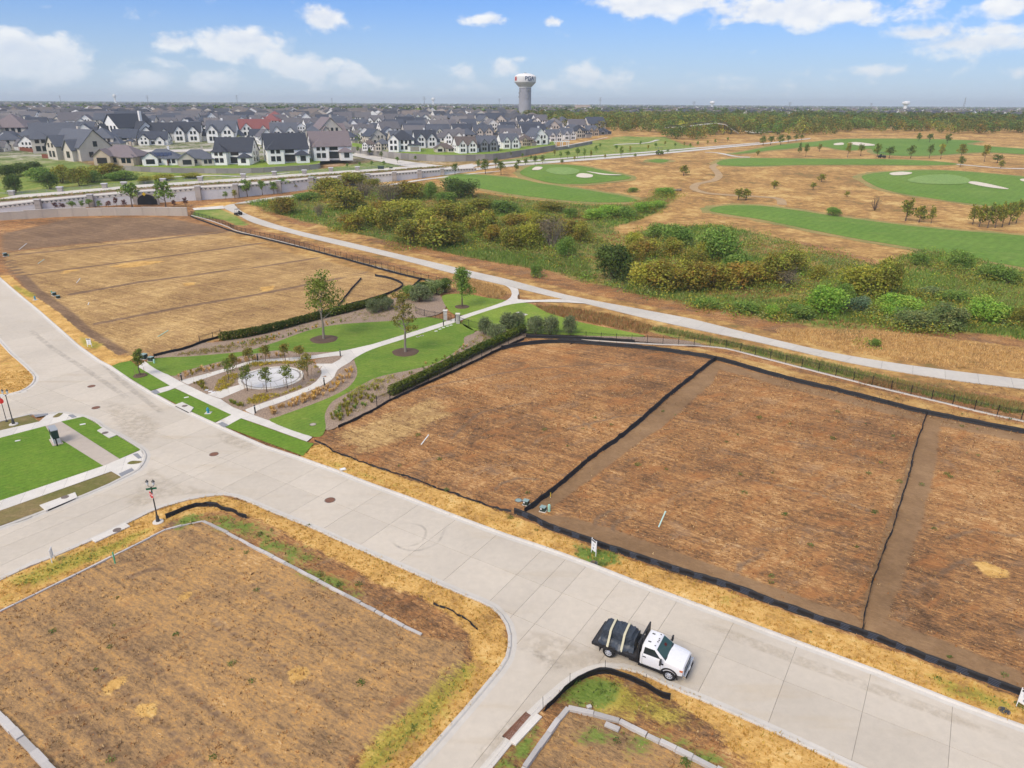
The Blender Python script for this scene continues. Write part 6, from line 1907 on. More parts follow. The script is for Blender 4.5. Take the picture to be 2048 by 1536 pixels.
# ------------------------------------------------------------------ raised road with white wall
NW_BASE = [(-60,430),(0,425),(75,420),(182,413),(275,408),(400,400),(475,395),(560,386),(625,378),(682,372),(737,367),(790,362),(840,356),(885,350),(952,342)]
NW_TOP = [(-60,418),(0,411),(75,402),(182,392),(275,384),(400,375),(475,371),(560,364),(625,357),(682,354),(737,350),(790,346),(840,342),(885,339),(952,336)]
nb = [G3(*p) for p in NW_BASE]
nh = [max(.9, height_at(p[0], p[1], q[1])) for p, q in zip(NW_BASE, NW_TOP)]
PARA = 1.05
def raised_road():
    deck_z = [b.z + h - PARA for b, h in zip(nb, nh)]
    far_px = [(-60,397),(0,391),(75,386),(182,377),(275,369),(400,361),(475,356),(560,349),(625,345),(682,341),(737,338),(790,334),(840,330),(885,327),(952,325)]
    far = [Vector((*G(u, v, z), z)) for (u, v), z in zip(far_px, deck_z)]
    n = len(nb)
    # deck: two carriageways and a planted median, as real slabs on a solid core
    def strip(name, f0, f1, dz, mat, kind='structure', parent=None):
        v = []
        for i in range(n):
            a = Vector((nb[i].x, nb[i].y, deck_z[i])).lerp(far[i], f0); b = Vector((nb[i].x, nb[i].y, deck_z[i])).lerp(far[i], f1)
            v += [(a.x, a.y, a.z + dz), (b.x, b.y, b.z + dz), (b.x, b.y, min(0, b.z - 3)), (a.x, a.y, min(0, a.z - 3))]
        f = []
        for i in range(n - 1):
            for k in range(4): f.append((i * 4 + k, i * 4 + (k + 1) % 4, (i + 1) * 4 + (k + 1) % 4, (i + 1) * 4 + k))
        f += [(3, 2, 1, 0), tuple((n - 1) * 4 + k for k in range(4))]
        me = mesh_np(name, v, f, mat)
        bm = bmesh.new(); bm.from_mesh(me); bmesh.ops.recalc_face_normals(bm, faces=bm.faces); bm.to_mesh(me); bm.free()
        o = obj(name, me, parent); o['kind'] = kind
        return o
    strip('raised_road', .01, .44, 0, MATS['deck'])
    strip('road_median', .44, .60, .16, MATS['mulch'])
    strip('raised_road', .60, .97, 0, MATS['deck'])
    # near retaining wall, panel by panel between the stone pillars
    wall = empty('retaining_wall', nb[0]); tag(wall, 'long white retaining wall with stone pillars below the raised road', 'wall')
    o0 = nb[0]
    slot_shade = MB()
    for i in range(n - 1):
        a, b = nb[i] - o0, nb[i + 1] - o0
        d = Vector((b.x - a.x, b.y - a.y, 0)); L = d.length; d.normalize(); nn = Vector((d.y, -d.x, 0))
        m = max(1, round(L / 6.0))
        for j in range(m):
            p, q = a.lerp(b, j / m), a.lerp(b, (j + 1) / m)
            h0, h1 = nh[i] + (nh[i + 1] - nh[i]) * j / m, nh[i] + (nh[i + 1] - nh[i]) * (j + 1) / m
            p, q = p + d * .02, q - d * .02
            t0, t1 = h0 - PARA, h1 - PARA
            v = [p - nn * .1 - Vector((0, 0, .6)), q - nn * .1 - Vector((0, 0, .6)), q - nn * .1 + Vector((0, 0, t1)), p - nn * .1 + Vector((0, 0, t0))]
            v += [w + nn * .4 for w in v]
            MB().add(v, [(0, 1, 2, 3), (7, 6, 5, 4), (0, 4, 5, 1), (1, 5, 6, 2), (2, 6, 7, 3), (3, 7, 4, 0)]).build('wall_panel', MATS['wall_white'], wall)
            MB().add([w + Vector((0, 0, t0 if k in (0, 3, 4, 7) else t1)) for k, w in enumerate([p, q, q, p, p, q, q, p])] and
                     [p - nn * .16 + Vector((0, 0, t0 + .02)), q - nn * .16 + Vector((0, 0, t1 + .02)), q - nn * .16 + Vector((0, 0, h1)), p - nn * .16 + Vector((0, 0, h0)),
                      p + nn * .36 + Vector((0, 0, t0 + .02)), q + nn * .36 + Vector((0, 0, t1 + .02)), q + nn * .36 + Vector((0, 0, h1)), p + nn * .36 + Vector((0, 0, h0))],
                     [(0, 1, 2, 3), (7, 6, 5, 4), (0, 4, 5, 1), (1, 5, 6, 2), (2, 6, 7, 3), (3, 7, 4, 0)]).build('parapet', MATS['deck'], wall)
            for k in range(4):
                c = p.lerp(q, (k + .5) / 4); hc = h0 + (h1 - h0) * (k + .5) / 4
                c2 = c + nn * .362
                ang = math.atan2(d.y, d.x)
                slot_shade.box((c2.x, c2.y, c2.z + hc - .42), (.95, .03, .22), ang); slot_shade.box((c2.x, c2.y, c2.z + hc - .68), (.28, .03, .34), ang)
                c3 = c - nn * .162
                slot_shade.box((c3.x, c3.y, c3.z + hc - .42), (.95, .03, .22), ang)
    o = slot_shade.build('parapet_gap_shade', MATS['sign_dark'], wall); o['kind'] = 'stuff'  # thin dark boxes on the faces, coloured as the shade in the gaps
    # pillars
    for k, (u, v) in enumerate(((81,420),(186,413),(276,408),(400,400),(475,395),(560,386),(625,378),(682,372),(737,367),(790,362),(840,356),(885,350))):
        b = G3(u, v); 
        h = float(np.interp(u, [p[0] for p in NW_BASE], nh)) + .45
        b.y -= .5
        root = empty('wall_pillar', b, .1); tag(root, ORD[k] + ' of the grey stone pillars on the white road wall', 'pillar', 'stone pillars of the white road wall')
        MB().box((0, 0, h / 2 - .3), (1.7, 1.1, h + .6)).build('shaft', MATS['pillar_stone'], root)
        nC = 5
        for j in range(nC): MB().box((0, -.02, (j + .5) * h / nC), (1.76 + .04 * (j % 2), 1.14 + .04 * (j % 2), h / nC - .05)).build('stone_course', MATS['pillar_stone'], root)
        MB().box((0, 0, h + .1), (2.0, 1.4, .24)).build('capstone', MATS['stone_white'], root)
    fl = empty('far_parapet', far[0]); tag(fl, 'dark railing along the far side of the raised road', 'railing')
    mb = MB()
    for i in range(n - 1):
        a, b = far[i] - far[0], far[i + 1] - far[0]
        for z in (.25, .6, 1.0): mb.tube(a + Vector((0, 0, z)), b + Vector((0, 0, z)), .05, n=4)
        m = max(2, int((b - a).length / 2.5))
        for j in range(m):
            q = a.lerp(b, j / m); mb.tube(q, q + Vector((0, 0, 1.05)), .05, n=4)
    o = mb.build('rails', MATS['sign_grey'], fl)
    for k, (u, v) in enumerate(((24,391),(121,383),(210,376),(249,373),(327,366),(401,362),(487,356),(549,351),(609,348),(662,343),(715,341))):
        z = float(np.interp(u, [p[0] for p in NW_BASE], deck_z))
        b = Vector((*G(u, v, z), z))
        root = empty('road_pier', b, .1); tag(root, ORD[k] + ' of the pale capped piers on the far side of the raised road', 'pier', 'pale piers across the raised road')
        MB().box((0, 0, .55), (1.7, 1.1, 1.9)).build('shaft', MATS['pillar_stone'], root)
        MB().box((0, 0, 1.62), (2.1, 1.5, .3)).build('capstone', MATS['stone_white'], root)
    # planting on the median
    P = []
    for i in range(n - 1):
        for t in np.linspace(0, 1, 26, endpoint=False):
            for f0 in (.48, .52, .56):
                a = Vector((nb[i].x, nb[i].y, deck_z[i])).lerp(far[i], f0); b = Vector((nb[i + 1].x, nb[i + 1].y, deck_z[i + 1])).lerp(far[i + 1], f0)
                q = a.lerp(b, t + random.uniform(-.02, .02)); P.append((q.x, q.y, q.z + .2))
    c = np.array(P); sz = rng.uniform(.3, .75, len(c))
    v, f, t = leaf_quads(c, np.c_[sz, sz, sz * .8], len(c) * 20, .16, PAL['fall'] + PAL['rust'] + PAL['green'] + PAL['straw'], 301, shell=.3, hemi=True)
    o = obj('median_plants', leaf_mesh('median_plants', v, f, t)); tag(o, 'low mixed planting along the median of the raised road', 'planting', kind='stuff')
    # underpass
    b = G3(297, 409); b.y -= .35
    root = empty('underpass', b, .12); tag(root, 'dark arched underpass with pale surround in the white wall', 'underpass')
    n_ = 14
    arch = [(-3.2, 0)] + [(3.2 * -math.cos(t), 1.1 + 2.3 * math.sin(t)) for t in np.linspace(0, math.pi, n_)] + [(3.2, 0)]
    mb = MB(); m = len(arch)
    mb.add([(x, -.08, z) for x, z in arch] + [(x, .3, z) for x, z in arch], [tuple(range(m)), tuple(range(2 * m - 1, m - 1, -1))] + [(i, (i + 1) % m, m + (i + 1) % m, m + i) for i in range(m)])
    mb.build('opening_shade', MATS['rubber'], root)  # solid dark block on the wall, coloured as the shade inside the tunnel
    out = [(x * 1.2, z * 1.12 if z > .1 else z) for x, z in arch]
    mb = MB(); mb.add([(x, -.2, z) for x, z in out] + [(x, .2, z) for x, z in out] + [(x, -.2, z) for x, z in arch] + [(x, .2, z) for x, z in arch],
                      [(i, i + 1, m + i + 1, m + i) for i in range(m - 1)] + [(2 * m + i, 3 * m + i, 3 * m + i + 1, 2 * m + i + 1) for i in range(m - 1)] + [(i, 2 * m + i, 2 * m + i + 1, i + 1) for i in range(m - 1)])
    mb.build('surround', MATS['pillar_stone'], root)
    MB().box((-.4, -.9, 3.6), (.9, .06, .9), 0, tilt=Matrix.Rotation(math.pi / 4, 3, 'Y')).build('warning_sign', MATS['yellow'], root)
raised_road()

# ground-level road going on to the right, and the side road into the estate
def flat_road(name, near, far, dz=.14, mat='deck'):
    drape(name, smooth_open(GP(near), 4) + smooth_open(GP(far), 4)[::-1], MATS[mat], dz, grid=7, kind='structure')
flat_road('road', [(880,351),(952,341),(1000,335.5),(1130,324.5),(1255,314.8),(1392,302),(1450,296),(1519,289.5),(1621,278)], [(880,343),(952,336),(1000,331),(1130,320.3),(1255,311),(1392,299),(1450,293.5),(1519,287.4),(1621,276.6)])
flat_road('road', [(880,341),(952,333.5),(1000,328.5),(1130,318.4),(1255,309),(1392,297.6),(1519,286.6)], [(880,335),(952,329.5),(1000,325),(1130,315.6),(1255,306.6),(1392,295.6),(1519,285.2)], .16)
flat_road('road', [(700,311),(752,322),(830,337),(900,345)], [(712,306),(770,316),(850,328),(930,336)], .18)
flat_road('road', [(830,338),(880,351),(930,344),(950,334)], [(835,332),(880,336),(930,330),(945,328)], .20)
flat_road('street', [(205,302),(300,305),(420,303),(520,298)], [(205,297),(300,300),(420,298),(520,294)], .16, 'deck')
flat_road('footpath', [(790,370),(840,362),(885,356),(940,349),(1000,343)], [(790,367.5),(840,359.5),(885,354),(940,347.5),(1000,342)], .12)
flat_road('footpath', [(620,391),(700,382),(760,374),(800,368)], [(620,388.5),(700,380),(760,372),(800,366)], .13)
flat_road('footpath', [(330,356),(420,352),(500,354),(580,346)], [(330,354.6),(420,350.6),(500,352.6),(580,345)], .13, 'walk')
flat_road('footpath', [(950,312),(1050,302),(1130,292),(1215,275)], [(950,310.8),(1050,301),(1130,291),(1215,274.2)], .13, 'walk')
flat_road('footpath', [(1222,295),(1232,290),(1290,287),(1320,280)], [(1224,292),(1236,288.6),(1290,285.8),(1310,280)], .13, 'walk')

# beige perimeter wall of the estate
def perimeter_wall():
    base = [(-80,447),(0,441),(84,436),(142,433),(229,431),(300,431),(376,432)]
    L = resample(smooth_open(GP(base), 5), 4.2)
    root = empty('perimeter_wall', (*L[0], float(hy(L[0][1])))); tag(root, 'long beige stepped masonry wall behind the grey-brown lot', 'wall')
    z0 = float(hy(L[0][1]))
    for i in range(len(L) - 1):
        a, b = np.array(L[i]) - np.array(L[0]), np.array(L[i + 1]) - np.array(L[0])
        d = b - a; ln = np.linalg.norm(d); ang = math.atan2(d[1], d[0]); c = (a + b) / 2
        zb = float(hy((L[i][1] + L[i + 1][1]) / 2)) - z0
        h = 2.35 + .18 * ((i // 4) % 2)
        MB().box((c[0], c[1], zb + h / 2 - .2), (ln - .04, .28, h + .4), ang).build('wall_panel', MATS['wall_beige'], root)
        MB().box((c[0], c[1], zb + h + .05), (ln - .03, .40, .12), ang).build('coping', MATS['walk'], root)
        MB().box((a[0], a[1], zb + h / 2 - .1), (.42, .42, h + .3), ang).build('pier', MATS['wall_beige'], root)
perimeter_wall()
def stone_wall(base, h, label):
    L = resample(smooth_open(GP(base), 5), 5.0)
    z0 = float(hy(L[0][1]))
    root = empty('stone_wall', (*L[0], z0)); tag(root, label, 'wall', 'grey stone retaining walls')
    for i in range(len(L) - 1):
        a, b = np.array(L[i]) - np.array(L[0]), np.array(L[i + 1]) - np.array(L[0])
        d = b - a; ln = np.linalg.norm(d); ang = math.atan2(d[1], d[0]); c = (a + b) / 2
        zb = float(hy((L[i][1] + L[i + 1][1]) / 2)) - z0
        MB().box((c[0], c[1], zb + h / 2 - .3), (ln - .05, .5, h + .6), ang).build('wall_section', MATS['stone_grey'], root)
        MB().box((c[0], c[1], zb + h + .06), (ln - .02, .62, .14), ang).build('coping', MATS['pillar_stone'], root)
    return L
W1 = stone_wall([(205,336),(250,341),(325,345),(440,347),(512,346),(560,343),(627,339),(640,336)], 2.0, 'grey stone retaining wall below the nearest white houses')
W2 = stone_wall([(705,305),(785,317),(880,323),(952,322),(990,320),(1040,313),(1080,306),(1110,301)], 3.0, 'curved grey stone retaining wall below the second cluster of houses')
W3 = stone_wall([(1080,303),(1120,300),(1152,294),(1184,288)], 1.6, 'upper low stone wall by the white pergola')
def terrace(L, h, back):
    poly = [tuple(p) for p in L] + [(x * (1 + back / 420.), y + back) for x, y in L[::-1]]
    return drape('terrace', poly, MATS['lawn_back'], h - .05, grid=9, kind='structure')
terrace(W1, 2.0, 30); terrace(W2, 3.0, 34)

# ------------------------------------------------------------------ houses
def ramp_mat(name, cols, rough=.85, spec=.25, bump=0.0):
    m = bpy.data.materials.new(name); m.use_nodes = True
    N = NT(m.node_tree); b = m.node_tree.nodes['Principled BSDF']
    b.inputs['Roughness'].default_value = rough; b.inputs['Specular IOR Level'].default_value = spec
    r = N.n('ShaderNodeObjectInfo').outputs['Random']
    cr_ = N.n('ShaderNodeValToRGB'); cr_.color_ramp.interpolation = 'CONSTANT'
    e = cr_.color_ramp.elements
    while len(e) < len(cols): e.new(1.0)
    for i, c in enumerate(cols): e[i].position = i / len(cols); e[i].color = (*c, 1)
    N.link(r, cr_.inputs[0])
    pos = N.n('ShaderNodeNewGeometry').outputs['Position']
    c = _scale(N, cr_.outputs[0], N.lin(N.noise(pos, 1.2, 3), .3, .7, .88, 1.1))
    N.link(c, b.inputs['Base Color'])
    MATS[name] = m
ramp_mat('house_wall', [(.82, .81, .78), (.68, .63, .55), (.85, .84, .82), (.60, .55, .48), (.80, .78, .74), (.52, .46, .41), (.83, .82, .80)])
ramp_mat('house_roof', [(.06, .068, .09), (.10, .11, .135), (.135, .128, .14), (.07, .08, .105), (.185, .172, .172), (.085, .095, .12), (.14, .135, .145)], .8)
pmat('wall_w', (.84, .83, .80), .85, .05, .6); pmat('wall_cream', (.58, .53, .45), .85, .06, .6); pmat('wall_tan', (.50, .41, .31), .85, .06, .6); pmat('wall_grey', (.22, .23, .25), .85, .06, .6)
pmat('roof_black', (.048, .054, .07), .8, .15, 2); pmat('roof_slate', (.11, .12, .145), .8, .15, 2); pmat('roof_mauve', (.20, .165, .17), .8, .15, 2); pmat('roof_red', (.24, .085, .08), .7, .12, 2); pmat('roof_brown', (.13, .105, .095), .8, .15, 2)
pmat('trim', (.10, .085, .075), .7); pmat('cedar', (.22, .075, .045), .85, .2, 3); pmat('solar', (.02, .035, .09), .2, spec=.6); pmat('garage', (.30, .27, .24), .7)
class HouseB:
    """walls, roofs and openings of one house from gable / hip blocks; front faces -y"""
    def __init__(s): s.w, s.r, s.win, s.door, s.chim, s.gar = MB(), MB(), [], [], MB(), []
    def block(s, cx, cy, w, d, eave, pitch, ridge='x', hip=False, z0=0.0, over=.45):
        x0, x1, y0, y1 = cx - w / 2, cx + w / 2, cy - d / 2, cy + d / 2
        span = d if ridge == 'x' else w
        rh = eave + span / 2 * pitch
        if hip or True:
            s.w.box((cx, cy, (z0 + eave) / 2 - .3), (w, d, eave - z0 + .6))
        t = .22
        if hip:
            o = over
            L = (w if ridge == 'x' else d) / 2
            inset_ = min(span / 2, L - .3)
            if ridge == 'x': rp = [(x0 + inset_, cy, rh), (x1 - inset_, cy, rh)]
            else: rp = [(cx, y0 + inset_, rh), (cx, y1 - inset_, rh)]
            e = eave - o * pitch * .6
            c = [(x0 - o, y0 - o, e), (x1 + o, y0 - o, e), (x1 + o, y1 + o, e), (x0 - o, y1 + o, e)]
            v = c + rp + [(p[0], p[1], p[2] - t) for p in c]
            if ridge == 'x': f = [(0, 1, 5, 4), (1, 2, 5), (2, 3, 4, 5), (3, 0, 4)]
            else: f = [(0, 1, 4), (1, 2, 5, 4), (2, 3, 5), (3, 0, 4, 5)]
            f += [(0, 6, 7, 1), (1, 7, 8, 2), (2, 8, 9, 3), (3, 9, 6, 0), (9, 8, 7, 6)]
            s.r.add(v, f)
        else:
            o = over
            if ridge == 'x':
                s.w.add([(x0, y0, eave), (x0, y1, eave), (x0, cy, rh), (x1, y0, eave), (x1, y1, eave), (x1, cy, rh)], [(0, 2, 1), (3, 4, 5), (0, 3, 5, 2), (1, 2, 5, 4), (0, 1, 4, 3)])
                for sg, yy in ((-1, y0), (1, y1)):
                    e = (yy + sg * o, eave - o * pitch)
                    v = [(x0 - o, e[0], e[1] + .06), (x1 + o, e[0], e[1] + .06), (x1 + o, cy, rh + .06), (x0 - o, cy, rh + .06)]
                    v += [(a, b, c + t) for a, b, c in v]
                    s.r.add(v, [(0, 1, 2, 3), (7, 6, 5, 4), (0, 4, 5, 1), (1, 5, 6, 2), (2, 6, 7, 3), (3, 7, 4, 0)])
            else:
                s.w.add([(x0, y0, eave), (x1, y0, eave), (cx, y0, rh), (x0, y1, eave), (x1, y1, eave), (cx, y1, rh)], [(0, 1, 2), (3, 5, 4), (0, 2, 5, 3), (1, 4, 5, 2), (0, 3, 4, 1)])
                for sg, xx in ((-1, x0), (1, x1)):
                    e = (xx + sg * o, eave - o * pitch)
                    v = [(e[0], y0 - o, e[1] + .06), (e[0], y1 + o, e[1] + .06), (cx, y1 + o, rh + .06), (cx, y0 - o, rh + .06)]
                    v += [(a, b, c + t) for a, b, c in v]
                    s.r.add(v, [(0, 1, 2, 3), (7, 6, 5, 4), (0, 4, 5, 1), (1, 5, 6, 2), (2, 6, 7, 3), (3, 7, 4, 0)])
        return rh
    def window(s, x, y, z, w, h, face='f'):
        s.win.append((x, y, z, w, h, face))
    def chimney(s, x, y, z0, z1): s.chim.box((x, y, (z0 + z1) / 2), (1.0, 1.0, z1 - z0))
def win_mb(W, glass=True, off=.0):
    x, y, z, w, h, face = W
    g, f = MB(), MB()
    if face in 'fb':
        sg = -1 if face == 'f' else 1
        f.box((x, y + sg * .02, z), (w + .22, .10, h + .22)); g.box((x, y + sg * .05, z), (w, .10, h)); g2 = (x, y + sg * .102, z)
    else:
        sg = -1 if face == 'l' else 1
        f.box((x + sg * .02, y, z), (.10, w + .22, h + .22)); g.box((x + sg * .05, y, z), (.10, w, h))
    return f, g
def design(kind, seed):
    r = random.Random(seed)
    H = HouseB()
    if kind == 'gable':          # tall street gable with a lower wing
        H.block(0, 0, 11, 17, 5.6, .95, 'y'); H.block(5.8, 2, 7, 11, 3.4, .8, 'x'); H.block(-3.2, -8.6, 5.0, 4.5, 3.8, 1.2, 'y')
        for sx in (-2.4, 0, 2.4): H.window(sx + .6, -8.5, 5.2, 1.0, 1.8, 'f'); H.window(sx, 8.5, 5.2, 1.1, 1.9, 'b'); H.window(sx, 8.5, 1.7, 1.6, 2.0, 'b')
        H.window(2.6, -8.5, 1.8, 1.9, 2.0, 'f'); H.window(-3.2, -10.85, 1.8, 1.6, 2.0, 'f')
        for sy in (-5, -1, 4): H.window(-5.5, sy, 1.8, 1.3, 1.7, 'l'); H.window(-5.5, sy + 1, 4.5, 1.0, 1.3, 'l')
        H.window(9.3, 1, 1.8, 1.5, 1.6, 'r'); H.chimney(3.5, 4, 6, 12.2); H.gar.append((6.4, -3.5, 1.25, 4.6, 2.4, 'f'))
    elif kind == 'long':         # long black roof, cross gables
        H.block(0, 0, 19, 12, 4.4, .95, 'x'); H.block(-5.2, -5.2, 6.5, 6, 4.6, 1.05, 'y'); H.block(4.8, -5.0, 5.5, 5.5, 3.6, 1.15, 'y'); H.block(6.5, 5.5, 6, 5, 3.2, .6, 'y', True)
        for sx in (-6.4, -4.0): H.window(sx, -8.2, 1.8, 1.3, 1.9, 'f'); H.window(sx, -8.2, 4.8, .9, 1.3, 'f')
        H.window(4.8, -7.75, 1.9, 1.8, 2.0, 'f'); H.window(0, -6, 1.8, 2.4, 2.2, 'f')
        for sx in (-7, -3.5, 0, 3): H.window(sx, 6, 1.9, 1.9, 2.0, 'b')
        for sd, fx in (('l', -9.5), ('r', 9.5)):
            H.window(fx, -2, 1.8, 1.4, 1.7, sd); H.window(fx, 2, 1.8, 1.2, 1.6, sd); H.window(fx, 0, 5.4, 1.3, 1.7, sd)
        H.chimney(-2, 1.5, 5, 11.2)
    elif kind == 'hip':          # two-storey hipped block
        H.block(0, 0, 13, 14, 6.0, .75, 'y', True); H.block(-4.5, -7.2, 5.5, 5, 5.8, 1.0, 'y'); H.block(6.5, -3, 6.5, 9, 3.4, .7, 'x', True)
        for sx in (-5.6, -3.4): H.window(sx, -9.7, 1.8, 1.2, 1.9, 'f'); H.window(sx, -9.7, 4.8, 1.1, 1.5, 'f')
        for sx in (0, 2.2, 4.4): H.window(sx, -7, 1.8, 1.1, 1.8, 'f'); H.window(sx, -7, 4.7, 1.1, 1.5, 'f')
        for sx in (-4, 0, 4): H.window(sx, 7, 1.8, 1.9, 2.0, 'b'); H.window(sx, 7, 4.7, 1.3, 1.5, 'b')
        for sy in (-4, 0, 4): H.window(-6.5, sy, 1.8, 1.2, 1.7, 'l'); H.window(-6.5, sy, 4.7, 1.0, 1.3, 'l'); H.window(6.5, sy + 2.4, 4.7, 1.0, 1.3, 'r')
        H.gar.append((6.8, -7.5, 1.25, 4.8, 2.4, 'f'))
    elif kind == 'twin':         # twin steep front gables
        H.block(0, 1, 15, 13, 5.0, .85, 'x'); H.block(-4.0, -5.5, 5.6, 6.5, 5.2, 1.25, 'y'); H.block(3.6, -5.0, 6.2, 5.5, 5.0, 1.15, 'y'); H.block(8.2, 3, 4, 9, 3.2, .6, 'x', True)
        for sx in (-4.9, -3.1, 2.6, 4.6): H.window(sx, -8.75 if sx < 0 else -7.75, 1.8, 1.2, 1.9, 'f'); H.window(sx, -8.75 if sx < 0 else -7.75, 5.0, 1.0, 1.5, 'f')
        for sx in (-5, -1.5, 2, 5.5): H.window(sx, 7.5, 1.8, 1.7, 2.0, 'b'); H.window(sx, 7.5, 4.2, 1.1, 1.0, 'b')
        for sy in (-2, 2, 5): H.window(-7.5, sy, 1.8, 1.2, 1.7, 'l'); H.window(-7.5, sy, 4.2, 1.0, 1.0, 'l')
        H.chimney(0, 2, 6, 12.0)
    elif kind == 'low':          # low spreading hip with porch gable
        H.block(0, 0, 18, 13, 3.3, .62, 'x', True); H.block(-4.5, -6.8, 7, 4.5, 3.3, .75, 'y'); H.block(5.5, -7, 6, 4, 3.1, .6, 'x', True)
        H.window(-4.5, -9.05, 1.5, 4.0, 2.2, 'f')
        for sx in (-.6, 4.4, 6.6): H.window(sx, -6.5 if sx < 2 else -9.0, 1.6, 1.5, 1.8, 'f')
        for sx in (-6, -2, 2, 6): H.window(sx, 6.5, 1.6, 1.6, 1.7, 'b')
        for sy in (-3, 2): H.window(-9, sy, 1.6, 1.3, 1.6, 'l'); H.window(9, sy, 1.6, 1.3, 1.6, 'r')
        H.chimney(3, 2, 3, 8.6)
    elif kind == 'porch':        # two-storey back with deep covered porch
        H.block(0, 2, 17, 12, 5.4, .95, 'x'); H.block(-5.2, -5, 6.5, 5, 5.6, .9, 'y', True); H.block(5.6, -5.5, 5.2, 4.5, 3.2, .7, 'x', True)
        H.window(.8, -4.0, 1.6, 4.0, 2.6, 'f'); H.window(.8, -4.0, 4.6, 3.4, 1.7, 'f')
        for sx in (-6.4, -4.2): H.window(sx, -7.5, 1.7, 1.5, 1.8, 'f'); H.window(sx, -7.5, 4.6, 1.3, 1.5, 'f')
        H.window(5.6, -7.75, 1.6, 2.0, 1.8, 'f')
        for sd, fx in (('l', -8.5), ('r', 8.5)):
            for sy in (0, 4): H.window(fx, sy, 1.8, 1.2, 1.7, sd); H.window(fx, sy, 4.4, 1.0, 1.3, sd)
            H.window(fx, 2, 7.4, 1.0, 1.4, sd)
        for sx in (-6, -2, 2, 6): H.window(sx, 8, 1.8, 1.6, 1.8, 'b'); H.window(sx, 8, 4.3, 1.2, 1.2, 'b')
    return H
KINDS = ['gable', 'long', 'hip', 'twin', 'low', 'porch']
DES = {k: design(k, i) for i, k in enumerate(KINDS)}
_full = {}
def full_house_meshes(kind):
    if kind in _full: return _full[kind]
    H = DES[kind]
    parts = {'w': H.w.mesh('wall', MATS['wall_w']), 'r': H.r.mesh('roof', MATS['roof_black']), 'win': []}
    for w in H.win:
        f, g = win_mb(w)
        parts['win'].append((f.mesh('window', MATS['trim']), g.mesh('pane', MATS['glass_dark'])))
    parts['gar'] = []
    for w in H.gar:
        f, g = win_mb(w); parts['gar'].append(g.mesh('garage_door', MATS['garage']))
    if H.chim.v: parts['c'] = H.chim.mesh('chimney', MATS['wall_cream'])
    _full[kind] = parts
    return parts
def retint(me, mat):
    key = (me.name, mat)
    if key not in _full:
        m = me.copy(); m.materials.clear(); m.materials.append(MATS[mat]); _full[key] = m
    return _full[key]
def house(P, rz, kind, wall, roof, label, s=1.0, group='houses of the estate'):
    M = full_house_meshes(kind)
    root = empty('house', P, rz); tag(root, label, 'house', group)
    root.scale = (s, s, s)
    obj('wall', retint(M['w'], wall), root)
    rf = obj('roof', retint(M['r'], roof), root)
    if 'c' in M: obj('chimney', retint(M['c'], wall), rf)
    for f, g in M['win']:
        w = obj('window', f, root); obj('pane', g, w)
    for g in M['gar']: obj('garage_door', g, root)
    return root
def hp(u, v, dz): 
    x, y = G(u, v); z = float(hy(y)) + dz
    for _ in range(12):
        x, y2 = G(u, v, z); y = .5 * (y + y2); z = float(hy(y)) + dz
    x, y = G(u, v, z)
    return Vector((x, y, z))
